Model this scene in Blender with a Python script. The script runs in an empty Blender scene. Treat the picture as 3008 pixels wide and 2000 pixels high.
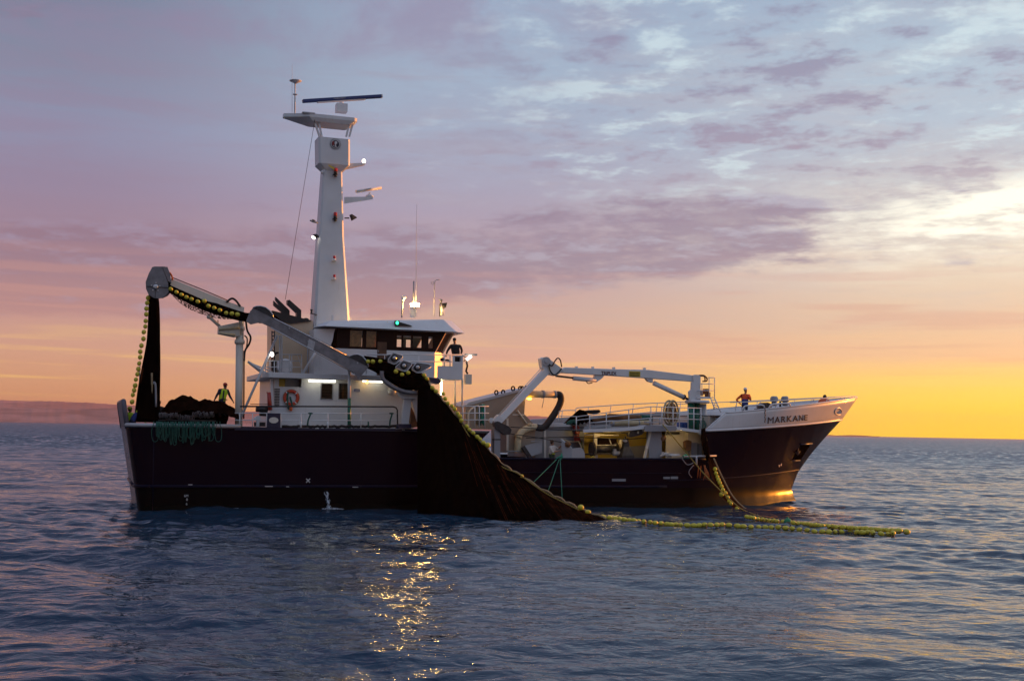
import bpy, math, random
import numpy as np
from mathutils import Vector, Matrix, Euler

R = math.radians
scene = bpy.context.scene
COL = scene.collection

# ------------------------------------------------------------------ camera
CAM_H, F_PX = 4.4, 3600.0
ROLL, PITCH = math.atan(0.0178), math.atan(262 / 3600.0)
cam = bpy.data.cameras.new('camera')
cam.sensor_width = 36.0
cam.lens = F_PX / 3008.0 * 36.0
cam.clip_start, cam.clip_end = 0.5, 60000
cam_o = bpy.data.objects.new('camera', cam)
COL.objects.link(cam_o)
cam_o.matrix_world = (Matrix.Translation((0, 0, CAM_H)) @ Matrix.Rotation(math.pi / 2 + PITCH, 4, 'X')
                      @ Matrix.Rotation(ROLL, 4, 'Z'))
scene.camera = cam_o
scene.view_settings.view_transform = 'Standard'
scene.view_settings.look = 'None'
scene.view_settings.exposure = 0.0
scene.view_settings.gamma = 1.0
scene.cycles.use_denoising = True
scene.cycles.max_bounces = 8
scene.cycles.sample_clamp_indirect = 30.0

SUN_AZ, SUN_EL = 60.0, 3.6


# ------------------------------------------------------------------ node helpers
class S:
    """a socket with arithmetic"""
    nt = None

    def __init__(self, s): self.s = s

    @staticmethod
    def put(inp, v):
        if isinstance(v, S): S.nt.links.new(v.s, inp)
        else: inp.default_value = v

    @staticmethod
    def m(op, *a, clamp=False):
        n = S.nt.nodes.new('ShaderNodeMath'); n.operation = op; n.use_clamp = clamp
        for i, v in enumerate(a): S.put(n.inputs[i], v)
        return S(n.outputs[0])

    def __add__(a, b): return S.m('ADD', a, b)
    def __radd__(a, b): return S.m('ADD', b, a)
    def __sub__(a, b): return S.m('SUBTRACT', a, b)
    def __rsub__(a, b): return S.m('SUBTRACT', b, a)
    def __mul__(a, b): return S.m('MULTIPLY', a, b)
    def __rmul__(a, b): return S.m('MULTIPLY', b, a)
    def __truediv__(a, b): return S.m('DIVIDE', a, b)


def sstep(x, a, b, lo=0.0, hi=1.0):
    n = S.nt.nodes.new('ShaderNodeMapRange'); n.interpolation_type = 'SMOOTHSTEP'
    S.put(n.inputs['Value'], x)
    for k, v in (('From Min', a), ('From Max', b), ('To Min', lo), ('To Max', hi)): S.put(n.inputs[k], v)
    return S(n.outputs[0])


def gauss(x, c, w):
    t = (x - c) / w
    return S.m('EXPONENT', S.m('MULTIPLY', t * t, -1.0))


def comb(x, y, z):
    n = S.nt.nodes.new('ShaderNodeCombineXYZ')
    for i, v in enumerate((x, y, z)): S.put(n.inputs[i], v)
    return S(n.outputs[0])


def noise(vec, scale, detail=4.0, rough=0.55, dist=0.0, lac=2.0, color=False):
    n = S.nt.nodes.new('ShaderNodeTexNoise')
    if vec is not None: S.put(n.inputs['Vector'], vec)
    for k, v in (('Scale', scale), ('Detail', detail), ('Roughness', rough), ('Distortion', dist), ('Lacunarity', lac)):
        S.put(n.inputs[k], v)
    return S(n.outputs[1 if color else 0])


def mixc(f, a, b, mode='MIX', clamp=True):
    n = S.nt.nodes.new('ShaderNodeMix'); n.data_type = 'RGBA'; n.blend_type = mode; n.clamp_factor = clamp
    S.put(n.inputs[0], f)
    for i, v in ((6, a), (7, b)):
        if not isinstance(v, S) and len(v) == 3: v = (*v, 1)
        S.put(n.inputs[i], v)
    return S(n.outputs[2])


def lin(c):
    return tuple(((x / 255) / 12.92 if x / 255 <= 0.04045 else ((x / 255 + 0.055) / 1.055) ** 2.4) for x in c)


def ramp(x, stops, interp='LINEAR'):
    n = S.nt.nodes.new('ShaderNodeValToRGB'); S.put(n.inputs[0], x)
    cr = n.color_ramp; cr.interpolation = interp
    while len(cr.elements) > 1: cr.elements.remove(cr.elements[-1])
    cr.elements[0].position = stops[0][0]; cr.elements[0].color = (*stops[0][1], 1)
    for p, c in stops[1:]:
        e = cr.elements.new(p); e.color = (*c, 1)
    return S(n.outputs[0])


# ------------------------------------------------------------------ sky
def build_sky():
    w = bpy.data.worlds.new("World"); scene.world = w; w.use_nodes = True
    nt = w.node_tree; S.nt = nt
    bg = nt.nodes['Background']
    tc = nt.nodes.new('ShaderNodeTexCoord')
    sep = nt.nodes.new('ShaderNodeSeparateXYZ'); nt.links.new(tc.outputs['Generated'], sep.inputs[0])
    x, y, z = (S(o) for o in sep.outputs)
    sk = nt.nodes.new('ShaderNodeTexSky'); sk.sky_type = 'NISHITA'; sk.sun_disc = False
    sk.sun_elevation = R(SUN_EL); sk.sun_rotation = R(SUN_AZ)
    nish = S(sk.outputs[0])
    az = S.m('ARCTAN2', x, y) * 57.29578
    el = S.m('ARCSINE', z) * 57.29578
    e = S.m('DIVIDE', el, 40.0, clamp=True)

    def rp(st): return ramp(e, [(a / 40.0, lin(c)) for a, c in st])
    left = rp([(0, (198, 136, 96)), (1.6, (202, 144, 114)), (3.4, (196, 142, 130)), (5, (184, 132, 134)), (6.8, (166, 132, 144)),
               (8.6, (142, 110, 138)), (10.5, (134, 114, 146)), (13, (128, 128, 160)), (16, (116, 122, 148)), (19, (108, 115, 142)), (26, (82, 91, 122)), (40, (78, 92, 128))])
    mid = rp([(0, (234, 174, 100)), (1.8, (218, 163, 122)), (3.4, (203, 151, 142)), (5, (192, 150, 142)), (6.6, (178, 142, 150)),
              (8.1, (172, 142, 158)), (10, (156, 140, 166)), (13, (150, 156, 182)), (16, (150, 166, 190)), (20, (146, 162, 188)), (40, (138, 156, 188))])
    right = rp([(0, (252, 222, 0)), (1.2, (250, 216, 52)), (2.4, (242, 202, 92)), (3.6, (220, 175, 140)), (5, (210, 174, 150)), (6.6, (210, 186, 168)),
                (8.1, (218, 204, 188)), (10, (208, 204, 198)), (12, (176, 180, 192)), (14, (166, 180, 198)), (17, (164, 182, 200)), (20, (148, 166, 190)), (40, (150, 172, 204))])
    sunny = rp([(0, (255, 142, 14)), (3, (255, 160, 36)), (6, (252, 196, 104)), (10, (238, 216, 176)), (20, (176, 188, 206)), (40, (158, 178, 206))])
    back = rp([(0, (64, 54, 68)), (6, (78, 74, 94)), (15, (104, 110, 136)), (28, (138, 152, 180)), (40, (160, 178, 208))])
    base = mixc(sstep(az, -21, -2), left, mid)
    base = mixc(sstep(az, -1, 21), base, right)
    base = mixc(sstep(az, 26, 50), base, sunny)
    a_abs = S.m('ABSOLUTE', az)
    base = mixc(sstep(a_abs, 75, 130), base, back)
    base = mixc(sstep(az, -23, -70) * sstep(a_abs, 150, 90) * 0.5, base, (0.05, 0.05, 0.09))

    # cloud deck: planar projection of the view direction
    den = S.m('MAXIMUM', z, 0.0) + 0.10
    px, py = x / den, y / den
    pv = comb(px, py, 0.0)
    nb = noise(comb(px, py * 0.8, 3.1), 2.1, 7, 0.58, 0.35)
    nl = noise(comb(px * 0.95 + py * 0.1, py * 1.0, 7.7), 6.4, 9, 0.62, 0.10)
    nf = noise(comb(az * 0.045, el * 0.42, 1.3), 2.0, 6, 0.6, 0.5)
    # heaped cloud: features wider than tall, leaning with the drift
    ca, cb = az * 0.082 + el * 0.06, el * 0.30 - az * 0.012
    q1 = noise(comb(ca, cb, 5.3), 1.55, 9, 0.62, 0.08)
    q2 = noise(comb(ca + 0.02, cb + 0.13, 5.3), 1.55, 9, 0.62, 0.08)
    qs = noise(comb(ca * 1.3, cb * 2.6, 9.1), 2.4, 6, 0.6, 0.1)

    # broad purple band that crosses the picture and rises to the right
    bc = 8.7 + az * 0.075
    up = sstep(el - bc, 0.0, 2.9, 1.0, 0.0) * sstep(el - bc, -3.4, -1.6)
    band = up * sstep(az, 15, 9, 0.25, 1.0)
    low = gauss(el, 5.6, 1.5) * sstep(az, 4, -10) * 0.6
    cov = sstep(q1 * 0.85 + qs * 0.15 + band * 0.27 + low * 0.22, 0.575, 0.74) * sstep(el, 2.6, 5.5) * sstep(el, 24, 15)
    lit = sstep(q1 - q2, -0.01, 0.12)               # upper sides of the heaps catch the open sky
    shade = mixc(sstep(az, -22, 10), lin((132, 95, 124)), lin((132, 110, 140)))
    shade = mixc(sstep(el, 4.5, 8), mixc(0.5, shade, lin((196, 132, 128))), shade)
    shade = mixc(lit * 0.55, shade, mixc(sstep(az, -22, 15), lin((150, 132, 164)), lin((178, 176, 196))))
    c = mixc(cov * 0.96, base, shade)
    # thin mid level veils
    veil = sstep(nf, 0.42, 0.70) * sstep(el, 3, 8) * sstep(el, 24, 12) * 0.45
    c = mixc(veil * (1.0 - cov * 0.7), c, mixc(sstep(az, -22, 22), lin((136, 108, 138)), lin((184, 172, 178))))
    # lumpy small clouds, high on the right
    lm = sstep(az, -10, 8) * sstep(el, 9.8, 12.6)
    lt = nl * 0.78 + nb * 0.28
    lum = sstep(lt, 0.53, 0.66) * lm
    gap = sstep(lt, 0.515, 0.38) * lm
    c = mixc(gap * 0.62, c, lin((208, 226, 230)))
    c = mixc(lum * 0.85, c, mixc(sstep(el, 10, 18), lin((148, 126, 152)), lin((130, 126, 156))))
    # purple wash along the very top and slate haze in the upper left
    tp = sstep(nb, 0.44, 0.60) * sstep(el, 14, 18.5) * sstep(az, 10, 0) * 0.6
    c = mixc(tp, c, lin((136, 116, 148)))
    # bright break in the clouds on the right
    br = gauss(az, 21.5, 8.0) * gauss(el, 9.4 + (az - 20) * 0.05, 1.5)
    bn = sstep(q1 * 0.35 + qs * 0.25 + nl * 0.4, 0.56, 0.42) * br
    bn = S.m('ADD', bn, sstep(q1 * 0.4 + qs * 0.2 + nl * 0.4, 0.58, 0.44) * gauss(az, 23.5, 4.0) * gauss(el, 10.1, 0.9), clamp=True)
    c = mixc(bn, c, (1.02, 0.98, 0.84))
    # pink and gold streaks low down
    st = noise(comb(az * 0.05 + el * 0.08, el * 1.1, 2.2), 1.7, 5, 0.5, 0.3)
    c = mixc(sstep(st, 0.50, 0.66) * sstep(el, 9, 6) * sstep(el, 1.6, 3.0) * 0.40, c, lin((190, 130, 128)))
    c = mixc(sstep(st, 0.46, 0.32) * sstep(el, 5, 3) * sstep(el, 0.8, 1.8) * 0.38, c, lin((246, 202, 110)))
    # the physical sky shows through the cloud deck
    tot = mixc(1.0, c, mixc(1.0, nish, (0.05, 0.05, 0.05), 'MULTIPLY'), 'ADD')
    # orange glow added out of view beside the low sun to warm the bow
    glow = gauss(az, 74, 26) * gauss(el, 2.0, 3.8)
    tot = mixc(1.0, tot, mixc(glow, (0, 0, 0), (2.6, 0.62, 0.02)), 'ADD')
    dark = sstep(el, 0.0, -4.0)
    tot = mixc(dark, tot, (0.03, 0.035, 0.05))
    nt.links.new(tot.s, bg.inputs[0]); bg.inputs[1].default_value = 1.0


build_sky()

sun = bpy.data.lights.new('sun', 'SUN')
sun.energy = 5.0; sun.angle = R(0.8); sun.color = (1.0, 0.31, 0.035)
sun_o = bpy.data.objects.new('sun', sun); COL.objects.link(sun_o)
sd = Vector((math.sin(R(SUN_AZ)) * math.cos(R(SUN_EL)), math.cos(R(SUN_AZ)) * math.cos(R(SUN_EL)), math.sin(R(SUN_EL))))
sun_o.rotation_euler = sd.to_track_quat('Z', 'Y').to_euler()


# ------------------------------------------------------------------ materials
MATS = {}


def new_mat(name):
    m = bpy.data.materials.new(name); m.use_nodes = True
    S.nt = m.node_tree
    b = m.node_tree.nodes['Principled BSDF']
    return m, b


def objco():
    n = S.nt.nodes.new('ShaderNodeTexCoord')
    return S(n.outputs['Object'])


def scale3(v, s):
    n = S.nt.nodes.new('ShaderNodeVectorMath'); n.operation = 'MULTIPLY'
    S.put(n.inputs[0], v); n.inputs[1].default_value = s
    return S(n.outputs[0])


def geopos():
    n = S.nt.nodes.new('ShaderNodeNewGeometry')
    return S(n.outputs['Position'])


def bump(h, strength=0.3, dist=0.02):
    n = S.nt.nodes.new('ShaderNodeBump')
    S.put(n.inputs['Height'], h); S.put(n.inputs['Strength'], strength); S.put(n.inputs['Distance'], dist)
    return S(n.outputs[0])


# ------------------------------------------------------------------ sea
SEA_FAR = 9300.0
_wr = np.random.RandomState(11)
PATCH = [(_wr.uniform(14, 60), _wr.uniform(0, 6.28), _wr.uniform(0, 6.28)) for _ in range(10)]
WAVES = []
for _i in range(96):
    _l = 0.36 * (13 / 0.36) ** ((_i + _wr.rand()) / 96)
    WAVES.append((_l, R(_wr.normal(-108, 40 if _l < 4 else 20)), 0.018 if _l < 0.8 else (0.030 if _l < 1.6 else (0.019 if _l < 5 else 0.012)), _wr.uniform(0, 6.283)))


def row_step(r):
    d = np.maximum(0.05, r * r / CAM_H * 0.00045)
    return np.where(r < 420, np.minimum(d, 0.13 + r * 0.0016), d)


def sea_height(X, Y):
    rr = np.hypot(X, Y); dr = row_step(rr); dl = rr * R(0.085)
    patch = np.zeros_like(X)
    for lam, a, ph in PATCH: patch += np.sin((X * math.cos(a) * 0.6 + Y * math.sin(a)) * 6.283 / lam + ph)
    patch = np.clip(0.85 + 0.24 * patch / 2.2, 0.4, 1.35)
    h = np.zeros_like(X)
    for i, (lam, ang, s, p0) in enumerate(WAVES):
        w = np.clip((lam / dr - 1.8) / 2.0, 0, 1) * np.clip((lam / dl - 2.0) / 2.0, 0, 1)
        k = 6.283 / lam
        ph = k * (X * math.cos(ang) + Y * math.sin(ang)) + p0
        ph = ph + 0.5 * np.sin(ph * 0.31 + i)
        h += s * lam / 6.283 * w * (np.sin(ph) + 0.25 * np.cos(2 * ph)) * (patch if lam < 4 else 1.0)
    return h * np.clip((rr - 9) / 8, 0, 1)


def build_sea():
    # rows: even depression angle near the viewer, then no coarser than the waves allow
    rs = [11.0]
    while rs[-1] < SEA_FAR: rs.append(rs[-1] + float(row_step(np.array(rs[-1]))))
    rs = np.array(rs)
    fine = np.arange(-34, 34.001, 0.085)
    left = -34 - np.cumsum(np.linspace(0.1, 12, 24)); left = left[left > -179]
    right = 34 + np.cumsum(np.linspace(0.1, 12, 24)); right = right[right < 179]
    th = np.radians(np.concatenate([left[::-1], fine, right]))
    rr, tt = np.meshgrid(rs, th, indexing='ij')
    X, Y = rr * np.sin(tt), rr * np.cos(tt)
    h = sea_height(X, Y)
    h[np.abs(np.degrees(tt)) > 34.2] = 0
    nr, nc = X.shape
    co = np.stack([X, Y, h], -1).reshape(-1, 3)
    idx = np.arange(nr * nc).reshape(nr, nc)
    q = np.stack([idx[:-1, :-1], idx[:-1, 1:], idx[1:, 1:], idx[1:, :-1]], -1).reshape(-1, 4)[:, ::-1]
    # the patch of water under the viewer
    nv = len(co)
    co = np.concatenate([co, [[0, 0, 0]]]); 
    me = bpy.data.meshes.new('sea')
    inner = idx[0]
    tris = np.stack([np.full(nc - 1, nv), inner[1:], inner[:-1]], -1)[:, ::-1]
    me.vertices.add(len(co)); me.vertices.foreach_set('co', co.ravel())
    loops = np.concatenate([q.ravel(), tris.ravel()])
    me.loops.add(len(loops)); me.loops.foreach_set('vertex_index', loops)
    starts = np.concatenate([np.arange(len(q)) * 4, len(q) * 4 + np.arange(len(tris)) * 3])
    me.polygons.add(len(starts)); me.polygons.foreach_set('loop_start', starts)
    me.polygons.foreach_set('use_smooth', np.ones(len(starts), bool))
    me.update(calc_edges=True); me.validate()
    o = bpy.data.objects.new('sea', me); COL.objects.link(o)
    o['kind'] = 'structure'
    m, b = new_mat('sea_water')
    p = geopos()
    n1 = noise(scale3(p, (1.0, 1.55, 1.0)), 1.3, 3, 0.5, 0.4)
    n2 = noise(scale3(p, (1.0, 1.35, 1.0)), 4.6, 3, 0.55, 0.3)
    pt = noise(scale3(p, (0.02, 0.05, 0.02)), 1.0, 3, 0.5, 0.5)
    hgt = n1 * 0.105 + n2 * 0.009
    nb = bump(hgt, sstep(pt, 0.35, 0.65, 0.5, 1.0), 1.0)
    # wavelets too fine for the mesh hide their far sides at this low angle
    va = S.nt.nodes.new('ShaderNodeVectorMath'); va.operation = 'ADD'; S.put(va.inputs[0], nb); va.inputs[1].default_value = (0.010, -0.048, 0.0)
    vm = S.nt.nodes.new('ShaderNodeVectorMath'); vm.operation = 'NORMALIZE'; S.put(vm.inputs[0], S(va.outputs[0])); nb = S(vm.outputs[0])
    # far off the single wavelets are smaller than can be meshed: tilt the surface wavelet by wavelet
    nc = noise(scale3(p, (1.0, 0.8, 1.0)), 0.55, 3, 0.6, 0.0, color=True)
    sc = S.nt.nodes.new('ShaderNodeSeparateXYZ'); S.put(sc.inputs[0], nc)
    sl = comb((S(sc.outputs[0]) - 0.5) * 0.55, (S(sc.outputs[1]) - 0.5) * 0.6 - 0.19, 1.0)
    vn = S.nt.nodes.new('ShaderNodeVectorMath'); vn.operation = 'NORMALIZE'; S.put(vn.inputs[0], sl)
    sp = S.nt.nodes.new('ShaderNodeSeparateXYZ'); S.put(sp.inputs[0], p)
    dist = S.m('SQRT', S(sp.outputs[0]) * S(sp.outputs[0]) + S(sp.outputs[1]) * S(sp.outputs[1]))
    mv = S.nt.nodes.new('ShaderNodeMix'); mv.data_type = 'VECTOR'
    S.put(mv.inputs[0], sstep(dist, 90, 330)); S.put(mv.inputs[4], nb); S.put(mv.inputs[5], S(vn.outputs[0]))
    S.put(b.inputs['Normal'], S(mv.outputs[1]))
    b.inputs['Base Color'].default_value = (0.014, 0.040, 0.072, 1)
    b.inputs['Roughness'].default_value = 0.06
    b.inputs['IOR'].default_value = 1.333
    me.materials.append(m)
    return o


build_sea()


# ------------------------------------------------------------------ ship frame
# u runs forward along the keel, v to port, w up; origin amidships under the transom
SHIP_ANG = R(19.4005)
SHIP_O = Vector((-20.41607581, 67.29578781, 0))
M_SHIP = Matrix.Translation(SHIP_O) @ Matrix.Rotation(SHIP_ANG, 4, 'Z')
UH = (math.cos(SHIP_ANG), math.sin(SHIP_ANG)); VH = (-UH[1], UH[0])
_cr, _sr, _cp, _sp = math.cos(ROLL), math.sin(ROLL), math.cos(PITCH), math.sin(PITCH)


def sight(px, py):
    """line of sight of a photograph pixel, as (origin, direction) in ship coordinates"""
    x, y = (px - 1504) / F_PX, -(py - 1000) / F_PX
    x2, y2 = _cr * x - _sr * y, _sr * x + _cr * y
    d = (x2, _cp - y2 * _sp, _sp + y2 * _cp)
    o = (-SHIP_O.x, -SHIP_O.y)
    return ((o[0] * UH[0] + o[1] * UH[1], o[0] * VH[0] + o[1] * VH[1], CAM_H),
            (d[0] * UH[0] + d[1] * UH[1], d[0] * VH[0] + d[1] * VH[1], d[2]))


def q(px, py, v):
    """measured point on the fore-and-aft plane v"""
    o, d = sight(px, py); t = (v - o[1]) / d[1]
    return (o[0] + d[0] * t, v, o[2] + d[2] * t)


def qw(px, py, w=0.0):
    """measured point on the level w"""
    o, d = sight(px, py); t = (w - o[2]) / d[2]
    return (o[0] + d[0] * t, o[1] + d[1] * t, w)


def ux(px, v, py=1200): return q(px, py, v)[0]


def wy(py, v, px=1200): return q(px, py, v)[2]


# ------------------------------------------------------------------ mesh builder
class MB:
    def __init__(self): self.v, self.f, self.mi, self.sm = [], [], [], []

    def add(self, vs, fs, mi=0, smooth=False):
        b = len(self.v); self.v += [tuple(p) for p in vs]
        for f in fs:
            self.f.append([i + b for i in f]); self.mi.append(mi); self.sm.append(smooth)
        return self

    def box(self, u0, u1, v0, v1, w0, w1, mi=0):
        vs = [(u, v, w) for u in (u0, u1) for v in (v0, v1) for w in (w0, w1)]
        return self.add(vs, [(0, 1, 3, 2), (4, 6, 7, 5), (0, 4, 5, 1), (2, 3, 7, 6), (0, 2, 6, 4), (1, 5, 7, 3)], mi)

    def loft(self, rings, mi=0, cap=True, smooth=False):
        n = len(rings[0]); vs = [p for r in rings for p in r]; fs = []
        for k in range(len(rings) - 1):
            for i in range(n):
                j = (i + 1) % n
                fs.append((k * n + i, k * n + j, (k + 1) * n + j, (k + 1) * n + i))
        self.add(vs, fs, mi, smooth)
        if cap:
            b = len(self.v) - len(vs)
            self.f.append([b + i for i in range(n)][::-1]); self.mi.append(mi); self.sm.append(False)
            self.f.append([b + (len(rings) - 1) * n + i for i in range(n)]); self.mi.append(mi); self.sm.append(False)
        return self

    def prism(self, uw, v0, v1, mi=0):
        return self.loft([[(a, v0, c) for a, c in uw], [(a, v1, c) for a, c in uw]], mi)

    def pprism(self, pix, v0, v1, mi=0):
        """side outline measured on plane v0, extruded to v1"""
        return self.prism([(lambda p: (p[0], p[2]))(q(x, y, v0)) for x, y in pix], v0, v1, mi)

    def plan(self, uv, w0, w1, mi=0):
        return self.loft([[(a, b, w0) for a, b in uv], [(a, b, w1) for a, b in uv]], mi)

    def tube(self, pts, r, n=8, mi=0, closed=False, cap=True):
        P = [Vector(p) for p in pts]; m = len(P)
        rr = r if isinstance(r, (list, tuple)) else [r] * m
        rings = []; prev = None
        for i in range(m):
            if closed: t = (P[(i + 1) % m] - P[i - 1]).normalized()
            else: t = (P[min(i + 1, m - 1)] - P[max(i - 1, 0)]).normalized()
            if prev is None:
                a = Vector((0, 0, 1)) if abs(t.z) < 0.9 else Vector((0, 1, 0))
                nrm = t.cross(a).normalized()
            else:
                nrm = (prev - t * prev.dot(t)).normalized()
            prev = nrm; bn = t.cross(nrm)
            rings.append([P[i] + (nrm * math.cos(6.28319 * k / n) + bn * math.sin(6.28319 * k / n)) * rr[i] for k in range(n)])
        if closed: rings.append(rings[0]); cap = False
        return self.loft(rings, mi, cap, True)

    def beam(self, p0, p1, wd, ht, mi=0, wd1=None, ht1=None, up=(0, 0, 1)):
        """rectangular bar between two points; wd across, ht along up"""
        a, b = Vector(p0), Vector(p1); t = (b - a).normalized(); up = Vector(up)
        s = t.cross(up).normalized(); h = s.cross(t).normalized()
        rings = []
        for p, w_, h_ in ((a, wd, ht), (b, wd1 or wd, ht1 or ht)):
            rings.append([p + s * (w_ / 2 * i) + h * (h_ / 2 * j) for i, j in ((-1, -1), (1, -1), (1, 1), (-1, 1))])
        return self.loft(rings, mi)

    def lathe(self, prof, base, axis=(0, 0, 1), n=20, mi=0, smooth=True):
        ax = Vector(axis).normalized(); a = Vector((0, 0, 1)) if abs(ax.z) < 0.9 else Vector((1, 0, 0))
        s = ax.cross(a).normalized(); t = ax.cross(s); b = Vector(base)
        rings = [[b + ax * h + (s * math.cos(6.28319 * k / n) + t * math.sin(6.28319 * k / n)) * max(r, 1e-4) for k in range(n)] for r, h in prof]
        return self.loft(rings, mi, True, smooth)

    def ell(self, c, rx, ry, rz, axis=(1, 0, 0), nu=10, nv=7, mi=0):
        ax = Vector(axis).normalized(); a = Vector((0, 0, 1)) if abs(ax.z) < 0.9 else Vector((0, 1, 0))
        s = ax.cross(a).normalized(); t = s.cross(ax); c = Vector(c)
        rings = []
        for i in range(nv + 1):
            ph = math.pi * i / nv; r = max(math.sin(ph), 0.02)
            rings.append([c - ax * (rx * math.cos(ph)) + s * (ry * r * math.cos(6.28319 * k / nu)) + t * (rz * r * math.sin(6.28319 * k / nu)) for k in range(nu)])
        return self.loft(rings, mi, True, True)

    def grid(self, fn, nu, nv, mi=0, smooth=True):
        vs = [fn(i / nu, j / nv) for i in range(nu + 1) for j in range(nv + 1)]
        fs = [(i * (nv + 1) + j, (i + 1) * (nv + 1) + j, (i + 1) * (nv + 1) + j + 1, i * (nv + 1) + j + 1) for i in range(nu) for j in range(nv)]
        return self.add(vs, fs, mi, smooth)

    def holed(self, u0, u1, w0, w1, v0, v1, holes, mi=0):
        """flat wall with rectangular openings"""
        us = sorted({u0, u1, *[h[0] for h in holes], *[h[1] for h in holes]})
        ws = sorted({w0, w1, *[h[2] for h in holes], *[h[3] for h in holes]})
        for a, b in zip(us, us[1:]):
            for c, d in zip(ws, ws[1:]):
                mu, mw = (a + b) / 2, (c + d) / 2
                if not any(h[0] < mu < h[1] and h[2] < mw < h[3] for h in holes): self.box(a, b, v0, v1, c, d, mi)
        return self

    def mesh(self, name, base=(0, 0, 0), recalc=True):
        me = bpy.data.meshes.new(name); bx, by, bz = base
        me.from_pydata([(x - bx, y - by, z - bz) for x, y, z in self.v], [], self.f)
        me.polygons.foreach_set('material_index', self.mi); me.polygons.foreach_set('use_smooth', self.sm)
        if recalc:
            import bmesh
            bm = bmesh.new(); bm.from_mesh(me); bmesh.ops.recalc_face_normals(bm, faces=bm.faces); bm.to_mesh(me); bm.free()
        me.update()
        return me


BASE = {}


def thing(name, label, cat, base, group=None):
    o = bpy.data.objects.new(name, None); o.empty_display_size = 0.3; COL.objects.link(o)
    o.matrix_world = M_SHIP @ Matrix.Translation(base)
    o['label'] = label; o['category'] = cat
    if group: o['group'] = group
    BASE[o.name] = Vector(base)
    return o


def part(name, mb, mats, parent, recalc=True, label=None, bevel=0.0, solid=0.0):
    b = BASE[parent.name]
    me = mb.mesh(name, b, recalc)
    for m in (mats if isinstance(mats, (list, tuple)) else [mats]): me.materials.append(MT[m])
    o = bpy.data.objects.new(name, me); COL.objects.link(o); o.parent = parent
    BASE[o.name] = b
    if label: o['label'] = label
    if bevel:
        md = o.modifiers.new('bevel', 'BEVEL'); md.width = bevel; md.segments = 2; md.limit_method = 'ANGLE'
    if solid:
        md = o.modifiers.new('solid', 'SOLIDIFY'); md.thickness = solid; md.offset = 0
    return o


def islands(mb):
    """the separate pieces of a builder"""
    par = list(range(len(mb.v)))

    def find(i):
        while par[i] != i: par[i] = par[par[i]]; i = par[i]
        return i
    for f in mb.f:
        a = find(f[0])
        for k in f[1:]: par[find(k)] = a
    out = {}
    for f, mi, sm in zip(mb.f, mb.mi, mb.sm):
        m = out.setdefault(find(f[0]), (MB(), {}))
        idx = []
        for k in f:
            if k not in m[1]: m[1][k] = len(m[0].v); m[0].v.append(mb.v[k])
            idx.append(m[1][k])
        m[0].f.append(idx); m[0].mi.append(mi); m[0].sm.append(sm)
    return [m[0] for m in out.values()]


def parts(name, mb, mats, parent, **kw):
    return [part(name, m, mats, parent, **kw) for m in islands(mb)]


def solo(name, mb, mats, label, cat, group=None, recalc=True, bevel=0.0):
    """a thing that is one mesh"""
    xs, ys, zs = zip(*mb.v)
    base = ((min(xs) + max(xs)) / 2, (min(ys) + max(ys)) / 2, min(zs))
    me = mb.mesh(name, base, recalc)
    for m in (mats if isinstance(mats, (list, tuple)) else [mats]): me.materials.append(MT[m])
    o = bpy.data.objects.new(name, me); COL.objects.link(o)
    o.matrix_world = M_SHIP @ Matrix.Translation(base)
    o['label'] = label; o['category'] = cat
    if group: o['group'] = group
    BASE[o.name] = Vector(base)
    if bevel:
        md = o.modifiers.new('bevel', 'BEVEL'); md.width = bevel; md.segments = 2; md.limit_method = 'ANGLE'
    return o


def letters(name, text, mat, parent, origin, du, dw, height, width=None, depth=0.012, bold=0.0):
    """raised lettering: origin lower left, du along the line, dw up"""
    cu = bpy.data.curves.new(name, 'FONT'); cu.body = text; cu.size = 1.0; cu.extrude = 0.5; cu.offset = bold; cu.resolution_u = 3
    tmp = bpy.data.objects.new(name, cu); COL.objects.link(tmp)
    bpy.context.view_layer.update()
    me = bpy.data.meshes.new_from_object(tmp.evaluated_get(bpy.context.evaluated_depsgraph_get()))
    COL.objects.unlink(tmp); bpy.data.objects.remove(tmp)
    co = np.array([v.co for v in me.vertices]); lo, hi = co.min(0), co.max(0)
    du, dw = Vector(du).normalized(), Vector(dw).normalized(); nn = du.cross(dw).normalized()
    W = width or (hi[0] - lo[0]) / (hi[1] - lo[1]) * height
    o0 = Vector(origin)
    b = BASE[parent.name]
    for v in me.vertices:
        x, y, z = v.co
        v.co = o0 + du * ((x - lo[0]) / (hi[0] - lo[0]) * W) + dw * ((y - lo[1]) / (hi[1] - lo[1]) * height) + nn * (z * 2 * depth) - b
    me.materials.clear(); me.materials.append(MT[mat])
    o = bpy.data.objects.new(name, me); COL.objects.link(o); o.parent = parent; BASE[o.name] = b
    return o


def arc(c, r, a0, a1, n, v=None, flat=None):
    return [(c[0] + r * math.cos(R(a0 + (a1 - a0) * i / n)), c[1] + r * math.sin(R(a0 + (a1 - a0) * i / n))) for i in range(n + 1)]


def spline(pts, n=6):
    """Catmull-Rom through points"""
    P = [Vector(p) for p in pts]; out = []
    P = [P[0] * 2 - P[1]] + P + [P[-1] * 2 - P[-2]]
    for i in range(1, len(P) - 2):
        for k in range(n):
            t = k / n; a, b, c, d = P[i - 1], P[i], P[i + 1], P[i + 2]
            out.append(0.5 * ((2 * b) + (c - a) * t + (2 * a - 5 * b + 4 * c - d) * t * t + (3 * b - a - 3 * c + d) * t ** 3))
    out.append(P[-2]); return out


# ------------------------------------------------------------------ material library
MT = {}


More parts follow.
